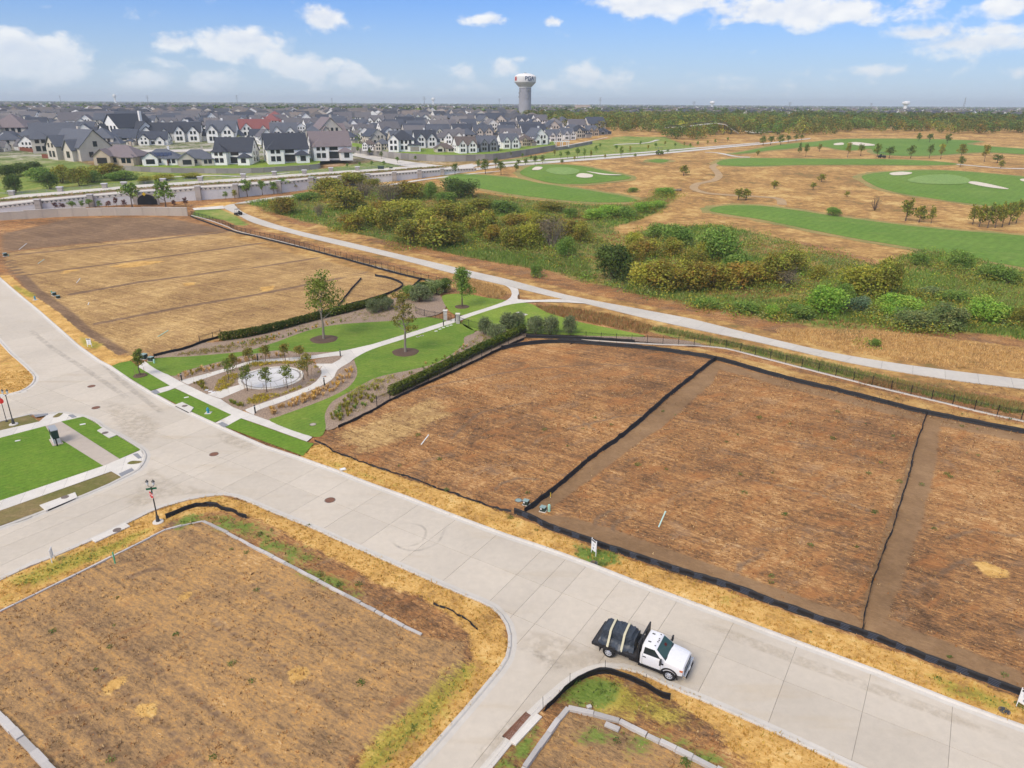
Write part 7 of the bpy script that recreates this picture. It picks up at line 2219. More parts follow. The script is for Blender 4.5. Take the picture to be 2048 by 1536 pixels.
FRONT = [  # u, v base, width px, kind, rz, wall, roof, dz, label
 (168,321,112,'long',-.55,'wall_cream','roof_slate',0,'big beige house with grey roof left of the nearest white row'),
 (118,306,90,'porch',.5,'wall_cream','roof_slate',0,'grey-roofed house behind the big beige one at left'),
 (36,286,80,'hip',.2,'wall_cream','roof_mauve',0,'beige house above the red fences at the left edge'),
 (212,300,62,'hip',.2,'wall_cream','roof_slate',0,'grey two-storey house with turret front left of the small green'),
 (250,330,92,'low',.0,'wall_tan','roof_mauve',2,'low tan house with broad mauve roof and porch gable'),
 (328,330,74,'low',.25,'wall_w','roof_slate',2,'white house with solar panels on its grey roof'),
 (396,331,74,'low',.35,'wall_cream','roof_slate',2,'cream house with gabled porch and slate roof'),
 (474,330,80,'porch',.05,'wall_w','roof_black',2,'white two-storey house with black roof and balcony porch'),
 (575,327,88,'porch',.42,'wall_w','roof_black',2,'white house with steep left gable and black roof'),
 (662,320,84,'porch',.42,'wall_w','roof_mauve',2,'white gabled house with purple-brown roof beside the side road'),
 (512,274,64,'long',.35,'wall_w','roof_red',0,'white house with red roof in front of the other red ones'),
 (545,258,42,'hip',.1,'wall_w','roof_red',0,'red hipped roof house in the middle of the estate'),
 (552,248,36,'hip',.1,'wall_w','roof_red',0,'farthest of the three red-roofed houses'),
 (740,300,30,'hip',.1,'wall_w','roof_brown',3,'narrow white house with brown roof by the side road'),
 (766,301,34,'hip',.2,'wall_cream','roof_slate',3,'narrow two-storey house with dark bay beside the brown-roofed one'),
 (806,303,60,'hip',.1,'wall_w','roof_black',3,'white two-storey house with dark hip above the curved stone wall'),
 (850,294,52,'twin',.3,'wall_w','roof_black',3,'white house with dark roof behind the hip-roofed pair'),
 (888,304,42,'low',.2,'wall_cream','roof_brown',3,'low cream house with brown roof above the curved stone wall'),
 (930,306,50,'twin',.35,'wall_w','roof_brown',3,'white house with brown timbered gables above the stone wall'),
 (972,303,48,'twin',.35,'wall_grey','roof_slate',3,'dark grey house beside the timbered white one'),
 (1016,297,46,'twin',.35,'wall_w','roof_slate',3,'white house with dark gables right of the grey one'),
 (1050,292,32,'hip',.4,'wall_tan','roof_brown',3,'tan house squeezed between two white ones'),
 (1072,289,42,'gable',.4,'wall_w','roof_slate',3,'white house with grey roof and brown porch by the pergola'),
 (1104,284,38,'twin',.45,'wall_w','roof_slate',0,'white sharp-gabled house above the pergola'),
 (1132,280,36,'twin',.45,'wall_w','roof_slate',0,'second white sharp-gabled house above the green slope'),
 (1156,276,36,'hip',.45,'wall_cream','roof_black',0,'cream house with columns near the right end of the row'),
 (1180,272,32,'twin',.45,'wall_tan','roof_slate',0,'tan-gabled house next to last in the row'),
 (1204,269,30,'low',.45,'wall_grey','roof_black',0,'dark house at the right end of the row'),
 (262,283,70,'gable',-.5,'wall_w','roof_black',0,'white tall-gabled house behind the small green'),
 (318,282,66,'long',.3,'wall_w','roof_black',0,'white house with long black roof behind the solar house'),
 (380,284,60,'twin',.25,'wall_w','roof_black',0,'white sharp-gabled house behind the cream porch house'),
 (448,285,66,'twin',.2,'wall_w','roof_slate',0,'white multi-gabled house behind the balcony house'),
 (570,285,60,'twin',.3,'wall_w','roof_slate',0,'white gabled house with slate roof above the steep-gabled one'),
 (628,290,54,'hip',.3,'wall_cream','roof_slate',0,'cream hipped house behind the purple-roofed one'),
 (655,282,60,'gable',.5,'wall_cream','roof_mauve',0,'cream house with mauve gables left of the red fence'),
]
WID = {'gable': 15, 'long': 20, 'hip': 16, 'twin': 17.5, 'low': 19, 'porch': 18}
HOUSES_AT = []
for (u, v, w, k, rz, wa, ro, dz, l) in FRONT:
    P = hp(u, v, dz)
    s = px_size(P.y, P.z, w) / (WID[k] * 1.02)
    P.y += 7 * s; P.x *= (P.y) / (P.y - 7 * s)
    P.z = float(hy(P.y)) + dz
    o = house(P, rz, k, wa, ro, l, s)
    HOUSES_AT.append((P.x, P.y, 11 * s))
    if 'solar' in l:
        for j in range(6):
            MB().box((-5 + 1.9 * j, -4.6, 4.9), (1.7, 3.0, .08), 0, tilt=Matrix.Rotation(math.atan(.62), 3, 'X')).build('solar_panel', MATS['solar'], o)
# the rest of the estate
FARK = {}
for k in KINDS:
    H = DES[k]
    mb = MB()
    def put(src, mi):
        mb.add(src.v, src.f, mi)
    put(H.w, 0); put(H.r, 1)
    for w in H.win:
        f, g = win_mb(w); put(g, 2)
    for w in H.gar:
        f, g = win_mb(w); put(g, 3)
    FARK[k] = mb.mesh('house', [MATS['house_wall'], MATS['house_roof'], MATS['glass_dark'], MATS['garage']])
REGION = GP([(-260,318),(-60,312),(0,304),(70,300),(200,292),(420,286),(690,290),(740,292),(900,288),(1060,276),(1215,263),(1150,252),(1060,243),(980,237),(700,229),(300,227),(-300,226)])
cand = []
row = 0
yy = 375.0
while yy < 1750:
    x = -1.1 * yy
    while x < 260:
        wig = 14 * math.sin(x * .012 + row * .7)
        cand.append((x + random.uniform(-1.5, 1.5), yy + wig + random.uniform(-2, 2), row))
        x += random.uniform(15.5, 18.5)
    yy += 22 if row % 2 else 36
    row += 1
c = np.array(cand)
c = c[inside(c[:, 0], c[:, 1], REGION)]
keep = np.ones(len(c), bool)
for hx, hy_, hr in HOUSES_AT: keep &= np.hypot(c[:, 0] - hx, c[:, 1] - hy_) > hr + 6
c = c[keep]
c = c[np.abs(c[:, 0]) < .80 * c[:, 1] + 20]
c = c[np.argsort(c[:, 1])]
N_IND = 264
def fzone(x, y):
    u = x / y
    d = 'nearer rows' if y < 470 else 'middle rows' if y < 580 else 'farther rows'
    s = 'left' if u < -.42 else 'centre left' if u < -.2 else 'centre'
    return d, s
for (x, y, rw) in c[:N_IND]:
    k = random.choice(KINDS)
    o = obj('house', FARK[k], None, (x, y, float(hy(y))), (0 if int(rw) % 2 else math.pi) + .25 + random.uniform(-.3, .3))
    s = random.uniform(.74, .94); o.scale = (s, s, s * random.uniform(.84, 1.0))
    d, sd = fzone(x, y)
    nm = {'gable': 'tall gabled', 'long': 'long-roofed', 'hip': 'two-storey hip-roofed', 'twin': 'twin-gabled', 'low': 'low spreading', 'porch': 'deep-porched'}[k]
    lab = f'{nm} house packed among the {d} of the estate, {sd} of the picture'
    tag(o, lab, 'house', lab)
# beyond: houses too small to pick apart
def mass_houses(P, name, label, seed):
    r = np.random.default_rng(seed)
    n = len(P)
    w, d = r.uniform(11, 17, n), r.uniform(11, 17, n); e = r.uniform(3.5, 6, n); rh = e + r.uniform(3, 5.5, n)
    a = r.choice([0.25, 1.82], n) + r.normal(0, .15, n)
    ca, sa = np.cos(a), np.sin(a)
    loc = np.array([(-.5, -.5, 0), (.5, -.5, 0), (.5, .5, 0), (-.5, .5, 0), (-.5, -.5, 1), (.5, -.5, 1), (.5, .5, 1), (-.5, .5, 1), (-.28, 0, 2), (.28, 0, 2), (-.56, -.56, 1), (.56, -.56, 1), (.56, .56, 1), (-.56, .56, 1)])
    V = np.zeros((n, 14, 3))
    lx = loc[None, :, 0] * w[:, None]; ly = loc[None, :, 1] * d[:, None]
    gab = r.random(n) < .4
    lx[gab, 8:10] *= 1.9
    V[..., 0] = P[:, 0, None] + lx * ca[:, None] - ly * sa[:, None]; V[..., 1] = P[:, 1, None] + lx * sa[:, None] + ly * ca[:, None]
    zz = np.where(loc[None, :, 2] == 0, -.5, np.where(loc[None, :, 2] == 1, e[:, None], rh[:, None]))
    V[..., 2] = hy(P[:, 1])[:, None] + zz
    quads = np.array([(0, 1, 5, 4), (1, 2, 6, 5), (2, 3, 7, 6), (3, 0, 4, 7), (10, 11, 9, 8), (12, 13, 8, 9), (11, 12, 9, 9), (13, 10, 8, 8)])
    F = (quads[None] + (np.arange(n) * 14)[:, None, None]).reshape(-1, 4)
    faces = [tuple(dict.fromkeys(q)) for q in F.tolist()]
    wc = np.array([(.70, .68, .65), (.55, .50, .44), (.74, .73, .71), (.48, .42, .37)])[r.integers(0, 4, n)]
    rc = np.array([(.06, .065, .08), (.10, .10, .11), (.15, .135, .13), (.19, .16, .145), (.08, .085, .10)])[r.integers(0, 5, n)]
    me = mesh_np(name, V.reshape(-1, 3), faces, MATS['far_tint'])
    cols = []
    for i in range(n): cols += [wc[i]] * 16 + [rc[i]] * 8 + [(wc[i] if gab[i] else rc[i])] * 6
    cattr(me, 'tint', np.array(cols))
    o = obj(name, me); tag(o, label, 'houses', kind='stuff')
rest = c[N_IND:]
mass_houses(rest[:, :2], 'distant_houses', 'mass of distant houses behind the estate', 401)
def far_points(n, y0, y1, lo, hi, seed, pw=1.0):
    r = np.random.default_rng(seed)
    y = y0 * (y1 / y0) ** (r.random(n) ** pw)
    return np.c_[y * r.uniform(lo, hi, n), y]
FP = far_points(5200, 950, 7000, -.85, .85, 402)
inreg = inside(FP[:, 0], FP[:, 1], REGION)
mass_houses(FP[~inreg], 'distant_suburb', 'far-off suburb roofs spread to the horizon', 403)

# ------------------------------------------------------------------ distant woods and trees
def wood(P, hmin, hmax, per, size, pals, name, label, seed, flat=1.0):
    r = np.random.default_rng(seed)
    h = r.uniform(hmin, hmax, len(P)); w = h * r.uniform(.38, .62, len(P)) * flat
    c = np.c_[P, hy(P[:, 1]) + h * .55]
    pal = sum([PAL[q] for q in pals], [])
    v, f, t = leaf_quads(c, np.c_[w, w, h * .48], len(P) * per, size, pal, seed, shell=.55, jit=.18)
    o = obj(name, leaf_mesh(name, v, f, t, 'far_tint' if len(P) > 3000 else 'leaf')); tag(o, label, 'woodland', kind='stuff')
WOOD = GP([(1085,250),(1130,240),(1180,235),(1300,234),(1420,240),(1560,246),(1700,250),(2060,256),(2060,268),(1900,268),(1720,262),(1640,272),(1560,272),(1440,270),(1400,282),(1340,278),(1300,266),(1215,264),(1150,258)])
wood(np.array(scatter_in(WOOD, 2400, 411, 0)), 4, 9, 95, .6, ['far_oak', 'far_olive', 'olive', 'far_rust', 'far_green', 'green', 'far_dark'], 'woods', 'belt of mixed olive woodland behind the golf course', 412)
wood(np.array(scatter_in(GP([(1030,238),(1110,226),(1400,229),(1700,236),(2060,242),(2060,254),(1700,248),(1400,238),(1180,236),(1100,244)]), 1600, 415, 0)), 6, 10, 75, 1.0, ['far_oak', 'far_dark', 'far_green', 'far_olive'], 'woods', 'second darker belt of trees beyond the golf course', 416)
T = far_points(9000, 1000, 9000, -.85, .85, 413)
wood(T, 6, 10, 18, 2.6, ['far_dark', 'far_oak', 'far_green'], 'distant_trees', 'far-off suburban trees spread to the horizon', 414, 1.35)
NB = np.array(scatter_in(REGION, 1300, 417, 0))
dmin = np.min(np.hypot(NB[:, None, 0] - c[None, :, 0], NB[:, None, 1] - c[None, :, 1]), 1)
NB = NB[dmin > 9]
wood(NB, 3, 5.5, 40, .5, ['far_oak', 'far_green', 'oak'], 'garden_trees', 'small garden trees between the estate houses', 418, .9)
# scrub left of the raised road and trees by the wall
for k, (u, v, w, h, p) in enumerate(((25,388,34,36,'dark'),(48,352,60,26,'dark'),(75,366,58,28,'green'),(96,380,32,34,'dark'),(118,368,42,32,'olive'),(155,374,40,38,'olive'),(206,358,58,30,'rust'),(286,368,32,13,'lime'),(240,362,50,18,'green'),(10,356,40,24,'dark'),(180,366,40,24,'green'),(325,362,40,12,'lime'),(380,358,40,10,'lime'))):
    shrub(u, v, w, h, p, ORD[k] + ' of the scrub bushes listed along the bank left of the raised road' if False else f'{COLNAME[p]} bush on the bank behind the raised road, {("at the left edge","upper left","left of centre bank","beside the first pier","above the second pier","tall and thin above the second pier","in front of the beige house","low above the fifth pier","below the low tan house","upper at the left edge","below the big beige house","low left of the stone wall","low under the stone wall")[k]}', 'scrub behind the raised road', k % 3)
WT = [(265,416,44,40,'greent','larger'),(332,416,48,44,'greent','largest'),(363,400,16,12,'fallc',''),(427,397,18,18,'greent',''),(470,398,16,13,'fallc',''),(495,394,30,28,'greent',''),(525,390,26,20,'greent',''),(548,388,22,20,'greent',''),(566,384,24,30,'greent',''),(590,382,16,13,'fallc',''),(625,374,20,20,'greent',''),(452,399,14,12,'greent',''),(110,418,12,12,'redt',''),(126,419,11,15,'redt',''),(80,420,10,12,'redt',''),(218,416,12,14,'redt',''),(234,413,16,11,'redt',''),(250,416,14,12,'redt',''),(348,416,14,11,'redt',''),(372,414,16,12,'redt',''),(145,418,14,18,'greent',''),(165,417,14,13,'greent',''),(180,416,16,15,'greent',''),(200,417,14,11,'greent','')]
_s2 = {}
for i, t in enumerate(WT): _s2.setdefault(t[4], []).append(i)
for kd, idx in _s2.items():
    idx.sort(key=lambda k: WT[k][0])
    for n, i in enumerate(idx):
        u, v, h, w, kd, ex = WT[i]
        far_tree(u, v, h, w, kd, f'{ORD[n]} of the {dict(greent="green", fallc="yellowing", redt="reddish")[kd]} small trees planted along the white road wall', 'trees planted along the white wall', i % 2)
RT = [(1149,322,9,7),(1169,318,18,9),(1182,317,14,7),(1155,316,18,11),(1121,317,12,8),(1135,317,14,12),(1109,312,11,7),(1192,306,13,8),(1210,318,8,7),(1242,316,20,10),(1260,308,14,7),(1270,316,8,7),(1232,303,11,9),(1281,293,10,6),(1296,301,10,6),(1320,311,8,16),(1335,307,8,7),(1200,298,10,7),(1311,297,10,7),(1330,292,9,6),(1350,296,9,6),(1368,294,9,6),(1380,297,9,6),(1395,292,8,6),(1415,290,8,6),(1430,288,8,6),(1455,284,8,6)]
for n, (u, v, h, w) in enumerate(sorted(RT)):
    far_tree(u, v, h, w, 'greent' if n % 3 else 'fallc', f'{["first","second","third","fourth","fifth","sixth","seventh","eighth","ninth","tenth","eleventh","twelfth","thirteenth","fourteenth","fifteenth","sixteenth","seventeenth","eighteenth","nineteenth","twentieth","twenty-first","twenty-second","twenty-third","twenty-fourth","twenty-fifth","twenty-sixth","twenty-seventh"][n]} young tree from left along the road past the green slope', 'young trees along the far road', n % 2)
ST = [(695,337,9,7),(720,335,10,7),(744,334,11,8),(768,334,11,8),(795,327,12,9),(831,323,10,8),(862,322,10,7),(903,320,9,7),(740,312,13,9),(716,308,13,9),(763,318,13,9),(788,315,9,7),(860,300,16,10),(840,298,12,8),(1000,318,10,7),(1020,316,11,7),(1045,318,10,7),(1062,322,10,7)]
for n, (u, v, h, w) in enumerate(sorted(ST)):
    far_tree(u, v, h, w, 'round' if n % 2 else 'greent', f'{["first","second","third","fourth","fifth","sixth","seventh","eighth","ninth","tenth","eleventh","twelfth","thirteenth","fourteenth","fifteenth","sixteenth","seventeenth","eighteenth"][n]} young tree from left round the estate entrance road', 'young trees at the estate entrance', n % 2)
# cedar garden fences
for k, (pts, l) in enumerate((([(-10,285),(60,283)], 'upper red cedar fence at the left edge'), ([(-10,291),(62,291)], 'lower red cedar fence at the left edge'), ([(30,300),(70,305)], 'red cedar fence below the beige edge house'), ([(85,316),(118,318)], 'red cedar fence beside the big beige house'), ([(258,330),(290,326)], 'short red cedar fence left of the solar house'), ([(336,331),(348,327)], 'short red cedar fence right of the solar house'), ([(408,331),(436,324)], 'red cedar fence left of the balcony house'), ([(620,320),(664,322)], 'red cedar fence right of the steep-gabled house'), ([(672,273),(748,270)], 'long red cedar fence in the middle of the estate'), ([(505,275),(530,276)], 'red cedar fence beside the red-roofed house'))):
    a, b = hp(*pts[0], 2 if 255 < pts[0][0] < 630 and pts[0][1] > 320 else 0), hp(*pts[1], 2 if 255 < pts[0][0] < 630 and pts[0][1] > 320 else 0)
    root = empty('cedar_fence', a); tag(root, l, 'fence', 'red cedar garden fences')
    d = b - a; L = math.hypot(d.x, d.y); m = max(2, int(L / 2.5)); ang = math.atan2(d.y, d.x)
    for j in range(m):
        q = d * ((j + .5) / m)
        MB().box((q.x, q.y, q.z + .95), (L / m - .08, .08, 1.9), ang).build('fence_panel', MATS['cedar'], root)
        MB().box((d.x * j / m, d.y * j / m, d.z * j / m + 1.0), (.14, .14, 2.1), ang).build('post', MATS['cedar'], root)
def pergola():
    P = hp(1123, 288, 3.0); P.z = float(hy(P.y)) + 1.5
    root = empty('pergola', P, .3); tag(root, 'white open pergola at the end of the stone wall walk', 'pergola')
    for x in (-4, 0, 4):
        for y in (-1.5, 1.5): MB().box((x, y, 1.3), (.35, .35, 3.0)).build('post', MATS['white_paint'], root)
    for y in (-1.5, 1.5): MB().box((0, y, 2.9), (9.6, .25, .3)).build('beam', MATS['white_paint'], root)
    for k in range(9): MB().box((-4.4 + 1.1 * k, 0, 3.12), (.15, 4.2, .2)).build('rafter', MATS['white_paint'], root)
pergola()

# ------------------------------------------------------------------ water towers, masts and big buildings
def bend_text(txt, size, R_, a0, z, mat, parent, name, bold=.0):
    cu = bpy.data.curves.new(name, 'FONT'); cu.body, cu.size, cu.align_x, cu.align_y = txt, size, 'CENTER', 'CENTER'
    cu.offset = bold
    tmp = bpy.data.objects.new('tmp_text', cu); COL.objects.link(tmp); bpy.context.view_layer.update()
    me = bpy.data.meshes.new_from_object(tmp); bpy.data.objects.remove(tmp)
    me.materials.clear(); me.materials.append(mat)
    for v in me.vertices:
        a = a0 + v.co.x / R_
        v.co = Vector((math.sin(a) * R_, -math.cos(a) * R_, z + v.co.y))
    return obj(name, me, parent)
pmat('tower_white', (.76, .74, .71), .6, .03, .3); pmat('tower_shaft', (.33, .325, .35), .85, .1, .15, coords='World'); pmat('tower_cone', (.56, .52, .47), .7, .04, .3)
pmat('navy', (.015, .045, .12), .5); pmat('logo_red', (.50, .05, .045), .5); pmat('white_metal_roof', (.74, .75, .76), .5); pmat('tan_brick', (.42, .33, .27), .9, .1, .1); pmat('steel_mast', (.30, .31, .32), .6); pmat('blue_roof', (.03, .22, .50), .5)
def water_tower():
    D = 930.0
    u = 1050.5
    a = (u - 1024) / FPX
    yv = a * sr + (768 - 160) / FPX * cr; xv = a * cr - (768 - 160) / FPX * sr
    X = xv * D / (cp + yv * sp)
    def zv(v):
        b = (768 - v) / FPX; y2 = a * sr + b * cr
        return CAMH - D * (sp - y2 * cp) / (cp + y2 * sp)
    g = float(hy(D))
    root = empty('water_tower', (X, D, g), math.atan2(-X, D) * 1.0); tag(root, 'tall grey-shafted water tower with white bowl lettered PGA', 'water tower')
    m = D / FPX * 1.02
    Rb, Rs = 19.4 * m, 11.2 * m
    z = lambda v: zv(v) - g
    MB().lathe([(Rs * 1.03, -.5), (Rs * 1.0, z(215)), (Rs * .98, z(176))], n=48).build('shaft', MATS['tower_shaft'], root, smooth=True)
    for k, v in enumerate((184, 190, 196, 202, 208, 214)): MB().lathe([(Rs * 1.0, z(v) - .1), (Rs * 1.012, z(v)), (Rs * 1.0, z(v) + .1)], n=48, cap=False).build('shaft_joint', MATS['tower_shaft'], root)
    MB().lathe([(Rs * 1.05, z(175.6)), (Rs * 1.05, z(173.8)), (Rs, z(173.6))], n=48).build('collar', MATS['tower_white'], root)
    MB().lathe([(Rs * 1.02, z(173.8)), (Rs * 1.12, z(173)), (Rb * .98, z(165.2)), (Rb, z(164.3))], n=64).build('cone', MATS['tower_cone'], root, smooth=True)
    bowl = MB().lathe([(Rb, z(164.4)), (Rb * 1.01, z(163.9)), (Rb * 1.01, z(153.2)), (Rb * .985, z(152.6)), (Rb * .80, z(149.6)), (Rb * .5, z(147.4)), (Rb * .2, z(146.6)), (.3, z(146.4))], n=64).build('bowl', MATS['tower_white'], root, smooth=True)
    MB().lathe([(1.6, z(146.6)), (1.6, z(145.6)), (.2, z(145.4))], n=16).build('vent', MATS['steel_mast'], root)
    bend_text('PGA', 6.2, Rb * 1.02, .42, z(157.6), MATS['navy'], bowl, 'lettering', .12)
    bend_text('FRISCO', 1.9, Rb * 1.02, .46, z(162.0), MATS['navy'], bowl, 'lettering', .03)
    for dz, w in ((z(155.2), 3.4), (z(157.6), 4.2), (z(160.2), 4.2)):
        n = 8
        v = []
        for i in range(n + 1):
            t = -1.04 + (i / n - .5) * w / Rb
            for zz in (dz - .8, dz + .8): v.append((math.sin(t) * Rb * 1.02, -math.cos(t) * Rb * 1.02, zz))
        obj('emblem', mesh_np('emblem', v, [(2 * i, 2 * i + 2, 2 * i + 3, 2 * i + 1) for i in range(n)], MATS['logo_red']), bowl)
    for k, (an, v) in enumerate(((.75, 180), (.6, 181), (-.8, 181), (-.95, 180), (.35, 181), (.45, 186), (.4, 195.5), (-1.2, 186), (-1.25, 194), (.55, 191))):
        MB().box((math.sin(an) * Rs * 1.04, -math.cos(an) * Rs * 1.04, z(v)), (1.2, .8, 2.2), an).build('antenna', MATS['steel_mast'], root)
water_tower()
def small_tower(u, vt, vb, w, label, D, legs=True):
    a = (u - 1024) / FPX
    def zv(v):
        b = (768 - v) / FPX; y2 = a * sr + b * cr
        return CAMH - D * (sp - y2 * cp) / (cp + y2 * sp)
    X = a * D / (cp + (562 / FPX) * sp) * 1.0
    g = float(hy(D)); H_ = zv(vt) - g; m = w * D / FPX * 1.05 / 2
    root = empty('water_tower', (X, D, g)); tag(root, label, 'water tower', 'distant water towers')
    MB().lathe([(m * .62, 0), (m * .45, H_ * .3), (m * .45, H_ * .62)], n=16).build('shaft', MATS['tower_white'], root, smooth=True)
    MB().lathe([(m * .45, H_ * .6), (m, H_ * .74), (m * 1.03, H_ * .86), (m * .8, H_ * .95), (.3, H_)], n=20).build('bowl', MATS['tower_white'], root, smooth=True)
small_tower(1421, 202, 216, 9, 'small white water tower on the horizon right of the big one', 2600)
small_tower(1808, 202, 220, 13, 'white water tower with two-tone bowl on the right horizon', 2300)
small_tower(227, 188, 200, 6, 'tiny water tower on the left horizon', 3600)
small_tower(863, 195, 206, 6, 'tiny water tower on the horizon left of the big one', 3600)
for k, (u, vt, D, lat) in enumerate(((116,191,2200,0),(291,191,1700,0),(470,190,1700,0),(660,196,2000,0),(845,193,1600,0),(995,197,1900,0),(1197,195,1600,0),(1385,203,1500,0),(1577,204,1500,0),(1740,206,1700,0),(1926,195,1500,1))):
    a = (u - 1024) / FPX
    b = (768 - vt) / FPX; y2 = a * sr + b * cr
    top = CAMH - D * (sp - y2 * cp) / (cp + y2 * sp); g = float(hy(D)); X = a * D / (cp + .4 * sp)
    root = empty('power_pole' if not lat else 'lattice_mast', (X, D, g))
    tag(root, f'{ORD[k]} of the tall thin masts on the skyline' if not lat else 'lattice mast on the skyline at right', 'mast', 'masts along the skyline')
    if lat:
        for sx in (-1, 1): MB().tube((sx * 2.2, 0, 0), (sx * .5, 0, top - g), .35, .25, 5).build('leg', MATS['steel_mast'], root)
        for j in range(10):
            z0, z1 = (top - g) * j / 10, (top - g) * (j + 1) / 10; w0, w1 = 2.2 - .17 * j, 2.2 - .17 * (j + 1)
            MB().tube((-w0, 0, z0), (w1, 0, z1), .18, n=4).build('brace', MATS['steel_mast'], root)
    else:
        MB().tube((0, 0, 0), (0, 0, top - g), .75, .4, 8).build('pole', MATS['steel_mast'], root)
        for j in range(3): MB().box((0, 0, (top - g) * (.97 - .09 * j)), (7, .4, .4)).build('cross_arm', MATS['steel_mast'], root)
def big_building(u, v, w, hpx, dpt, wall, roof, label, z=None, extra=None):
    P = G3(u, v); W_ = px_size(P.y, P.z, w); h = px_size(P.y, P.z, hpx)
    root = empty('building', P); tag(root, label, 'building', 'large buildings on the skyline')
    MB().box((0, dpt / 2, h / 2), (W_, dpt, h)).build('wall', MATS[wall], root)
    MB().box((0, dpt / 2, h + .3), (W_ + 1.2, dpt + 1.2, .6)).build('roof', MATS[roof], root)
    n = max(2, int(W_ / 14))
    for i in range(n): MB().box((-W_ / 2 + W_ * (i + .5) / n, -.1, h * .5), (W_ / n * .5, .25, h * .28)).build('window', MATS['glass_dark'], root)
    if extra:
        ew, eh, ex = extra
        MB().box((W_ * ex, dpt / 2, h + eh / 2 + .6), (W_ * ew, dpt * .7, eh)).build('upper_block', MATS[wall], root)
        MB().box((W_ * ex, dpt / 2, h + eh + .9), (W_ * ew + 1, dpt * .7 + 1, .6)).build('upper_roof', MATS['white_metal_roof'], root)
for a in ((1150,224,64,6,40,'tan_brick','white_metal_roof','tan school building with taller white-topped block right of the tower',None,(.45,7,.25)), (1262,227,70,4,40,'tan_brick','white_metal_roof','low tan building with white roof right of the school'), (165,211,46,3,50,'white_paint','white_metal_roof','white warehouse on the left skyline'), (280,213,40,2.5,50,'white_paint','white_metal_roof','second white warehouse on the left skyline'),
          (1030,229,30,7,25,'tan_brick','white_metal_roof','pale tan building behind the water tower foot'), (1735,243,90,5,30,'tan_brick','white_metal_roof','long tan school with white roof at right'), (2014,243,24,5,18,'tan_brick','blue_roof','building with bright blue roof near the right edge'), (1760,219,40,2,60,'white_paint','white_metal_roof','white warehouse near the right-hand water tower'), (2020,219,60,2.5,80,'white_paint','white_metal_roof','white warehouse at the right edge of the skyline'), (1480,219,60,1.8,80,'white_paint','white_metal_roof','flat pale warehouse on the middle skyline'), (1060,213,60,2,80,'white_paint','white_metal_roof','pale warehouse strip beyond the tower'), (1640,217,40,1.8,80,'tan_brick','white_metal_roof','small pale warehouse right of the middle skyline')):
    big_building(*a)
# footbridge by the woods
def footbridge():
    root = empty('footbridge', G3(1430, 268)); tag(root, 'dark arched footbridge with pale ramp beside the woods', 'footbridge')
    o = root.location
    mb, dk = MB(), MB()
    pts = []
    for i, (u, v, z) in enumerate(((1330,262,4.5),(1370,260,5.5),(1400,257,7),(1425,255,8),(1445,257,7.2),(1460,264,4),(1475,268,1))):
        x, y = G(1430, 268); pts.append(Vector((G(u, 268)[0] - o.x, (v - 268) * .3, z)))
    for a, b in zip(pts[:-1], pts[1:]):
        dk.add([a + Vector((0, -1.5, 0)), b + Vector((0, -1.5, 0)), b + Vector((0, 1.5, 0)), a + Vector((0, 1.5, 0)), a + Vector((0, -1.5, -.5)), b + Vector((0, -1.5, -.5)), b + Vector((0, 1.5, -.5)), a + Vector((0, 1.5, -.5))], [(0, 1, 2, 3), (7, 6, 5, 4), (0, 4, 5, 1), (1, 5, 6, 2), (2, 6, 7, 3), (3, 7, 4, 0)])
        for s in (-1.5, 1.5):
            mb.tube(a + Vector((0, s, 1.2)), b + Vector((0, s, 1.2)), .12, n=4)
            mb.tube(a + Vector((0, s, 0)), b + Vector((0, s, 1.2)), .1, n=4)
        mb.tube(a, Vector((a.x, a.y, -.5)), .3, n=6)
    dk.build('deck', MATS['walk'], root); mb.build('truss', MATS['lamp_post'], root)
footbridge()
def fallen_log():
    root = empty('fallen_log', G3(1345, 383)); tag(root, 'grey fallen log beside the bright green shrubs of the meadow', 'log')
    MB().tube((-4, 0, .5), (3.5, .8, .45), .5, .35, 8).build('trunk', MATS['pale_bark'], root)
    for k in range(5): MB().tube((-3 + 1.5 * k, 0, .6), (-2.4 + 1.5 * k, (-1) ** k * 1.6, 1.3), .14, .04, 5).build('branch', MATS['pale_bark'], root)
fallen_log()
def utility_box_far(u, v, w, h, l):
    P = G3(u, v); W_ = px_size(P.y, P.z, w); H_ = px_size(P.y, P.z, h)
    root = empty('utility_box', P, .2); tag(root, l, 'utility box', 'green boxes at the estate entrance')
    MB().box((0, 0, H_ * .5), (W_, W_ * .6, H_)).build('cabinet', MATS['dark_green_metal'], root, bevel=.05)
    MB().box((0, 0, H_ + .05), (W_ * 1.05, W_ * .65, .12)).build('lid', MATS['dark_green_metal'], root)
utility_box_far(762, 339, 12, 6, 'larger dark green cabinet on the grass at the estate entrance'); utility_box_far(782, 338, 7, 3, 'smaller dark green cabinet right of the larger one')
# ------------------------------------------------------------------ truck
pmat('truck_white', (.80, .80, .81), .28, spec=.5, coat=.5); pmat('truck_black', (.02, .02, .022), .5, spec=.4); pmat('chrome', (.55, .56, .58), .25, metal=.9); pmat('tarp', (.035, .045, .06), .42, .25, 5, .5, 7, spec=.5)
pmat('strap', (.58, .54, .38), .8); pmat('steel_bed', (.045, .043, .045), .6, .3, 6); pmat('wheel_steel', (.55, .57, .62), .4, metal=.3); pmat('amber', (.55, .13, .03), .3); pmat('lens', (.70, .72, .72), .15, spec=.6); pmat('glass_truck', (.02, .065, .062), .12, spec=.45); pmat('interior', (.10, .015, .012), .8)
def loft(sections, closed=False):
    n = len(sections[0]); v = [p for s in sections for p in s]
    f = ribbon_quads(len(sections), n)
    f += [tuple(range(n)), tuple(range(len(v) - 1, len(v) - n - 1, -1))]
    return v, f
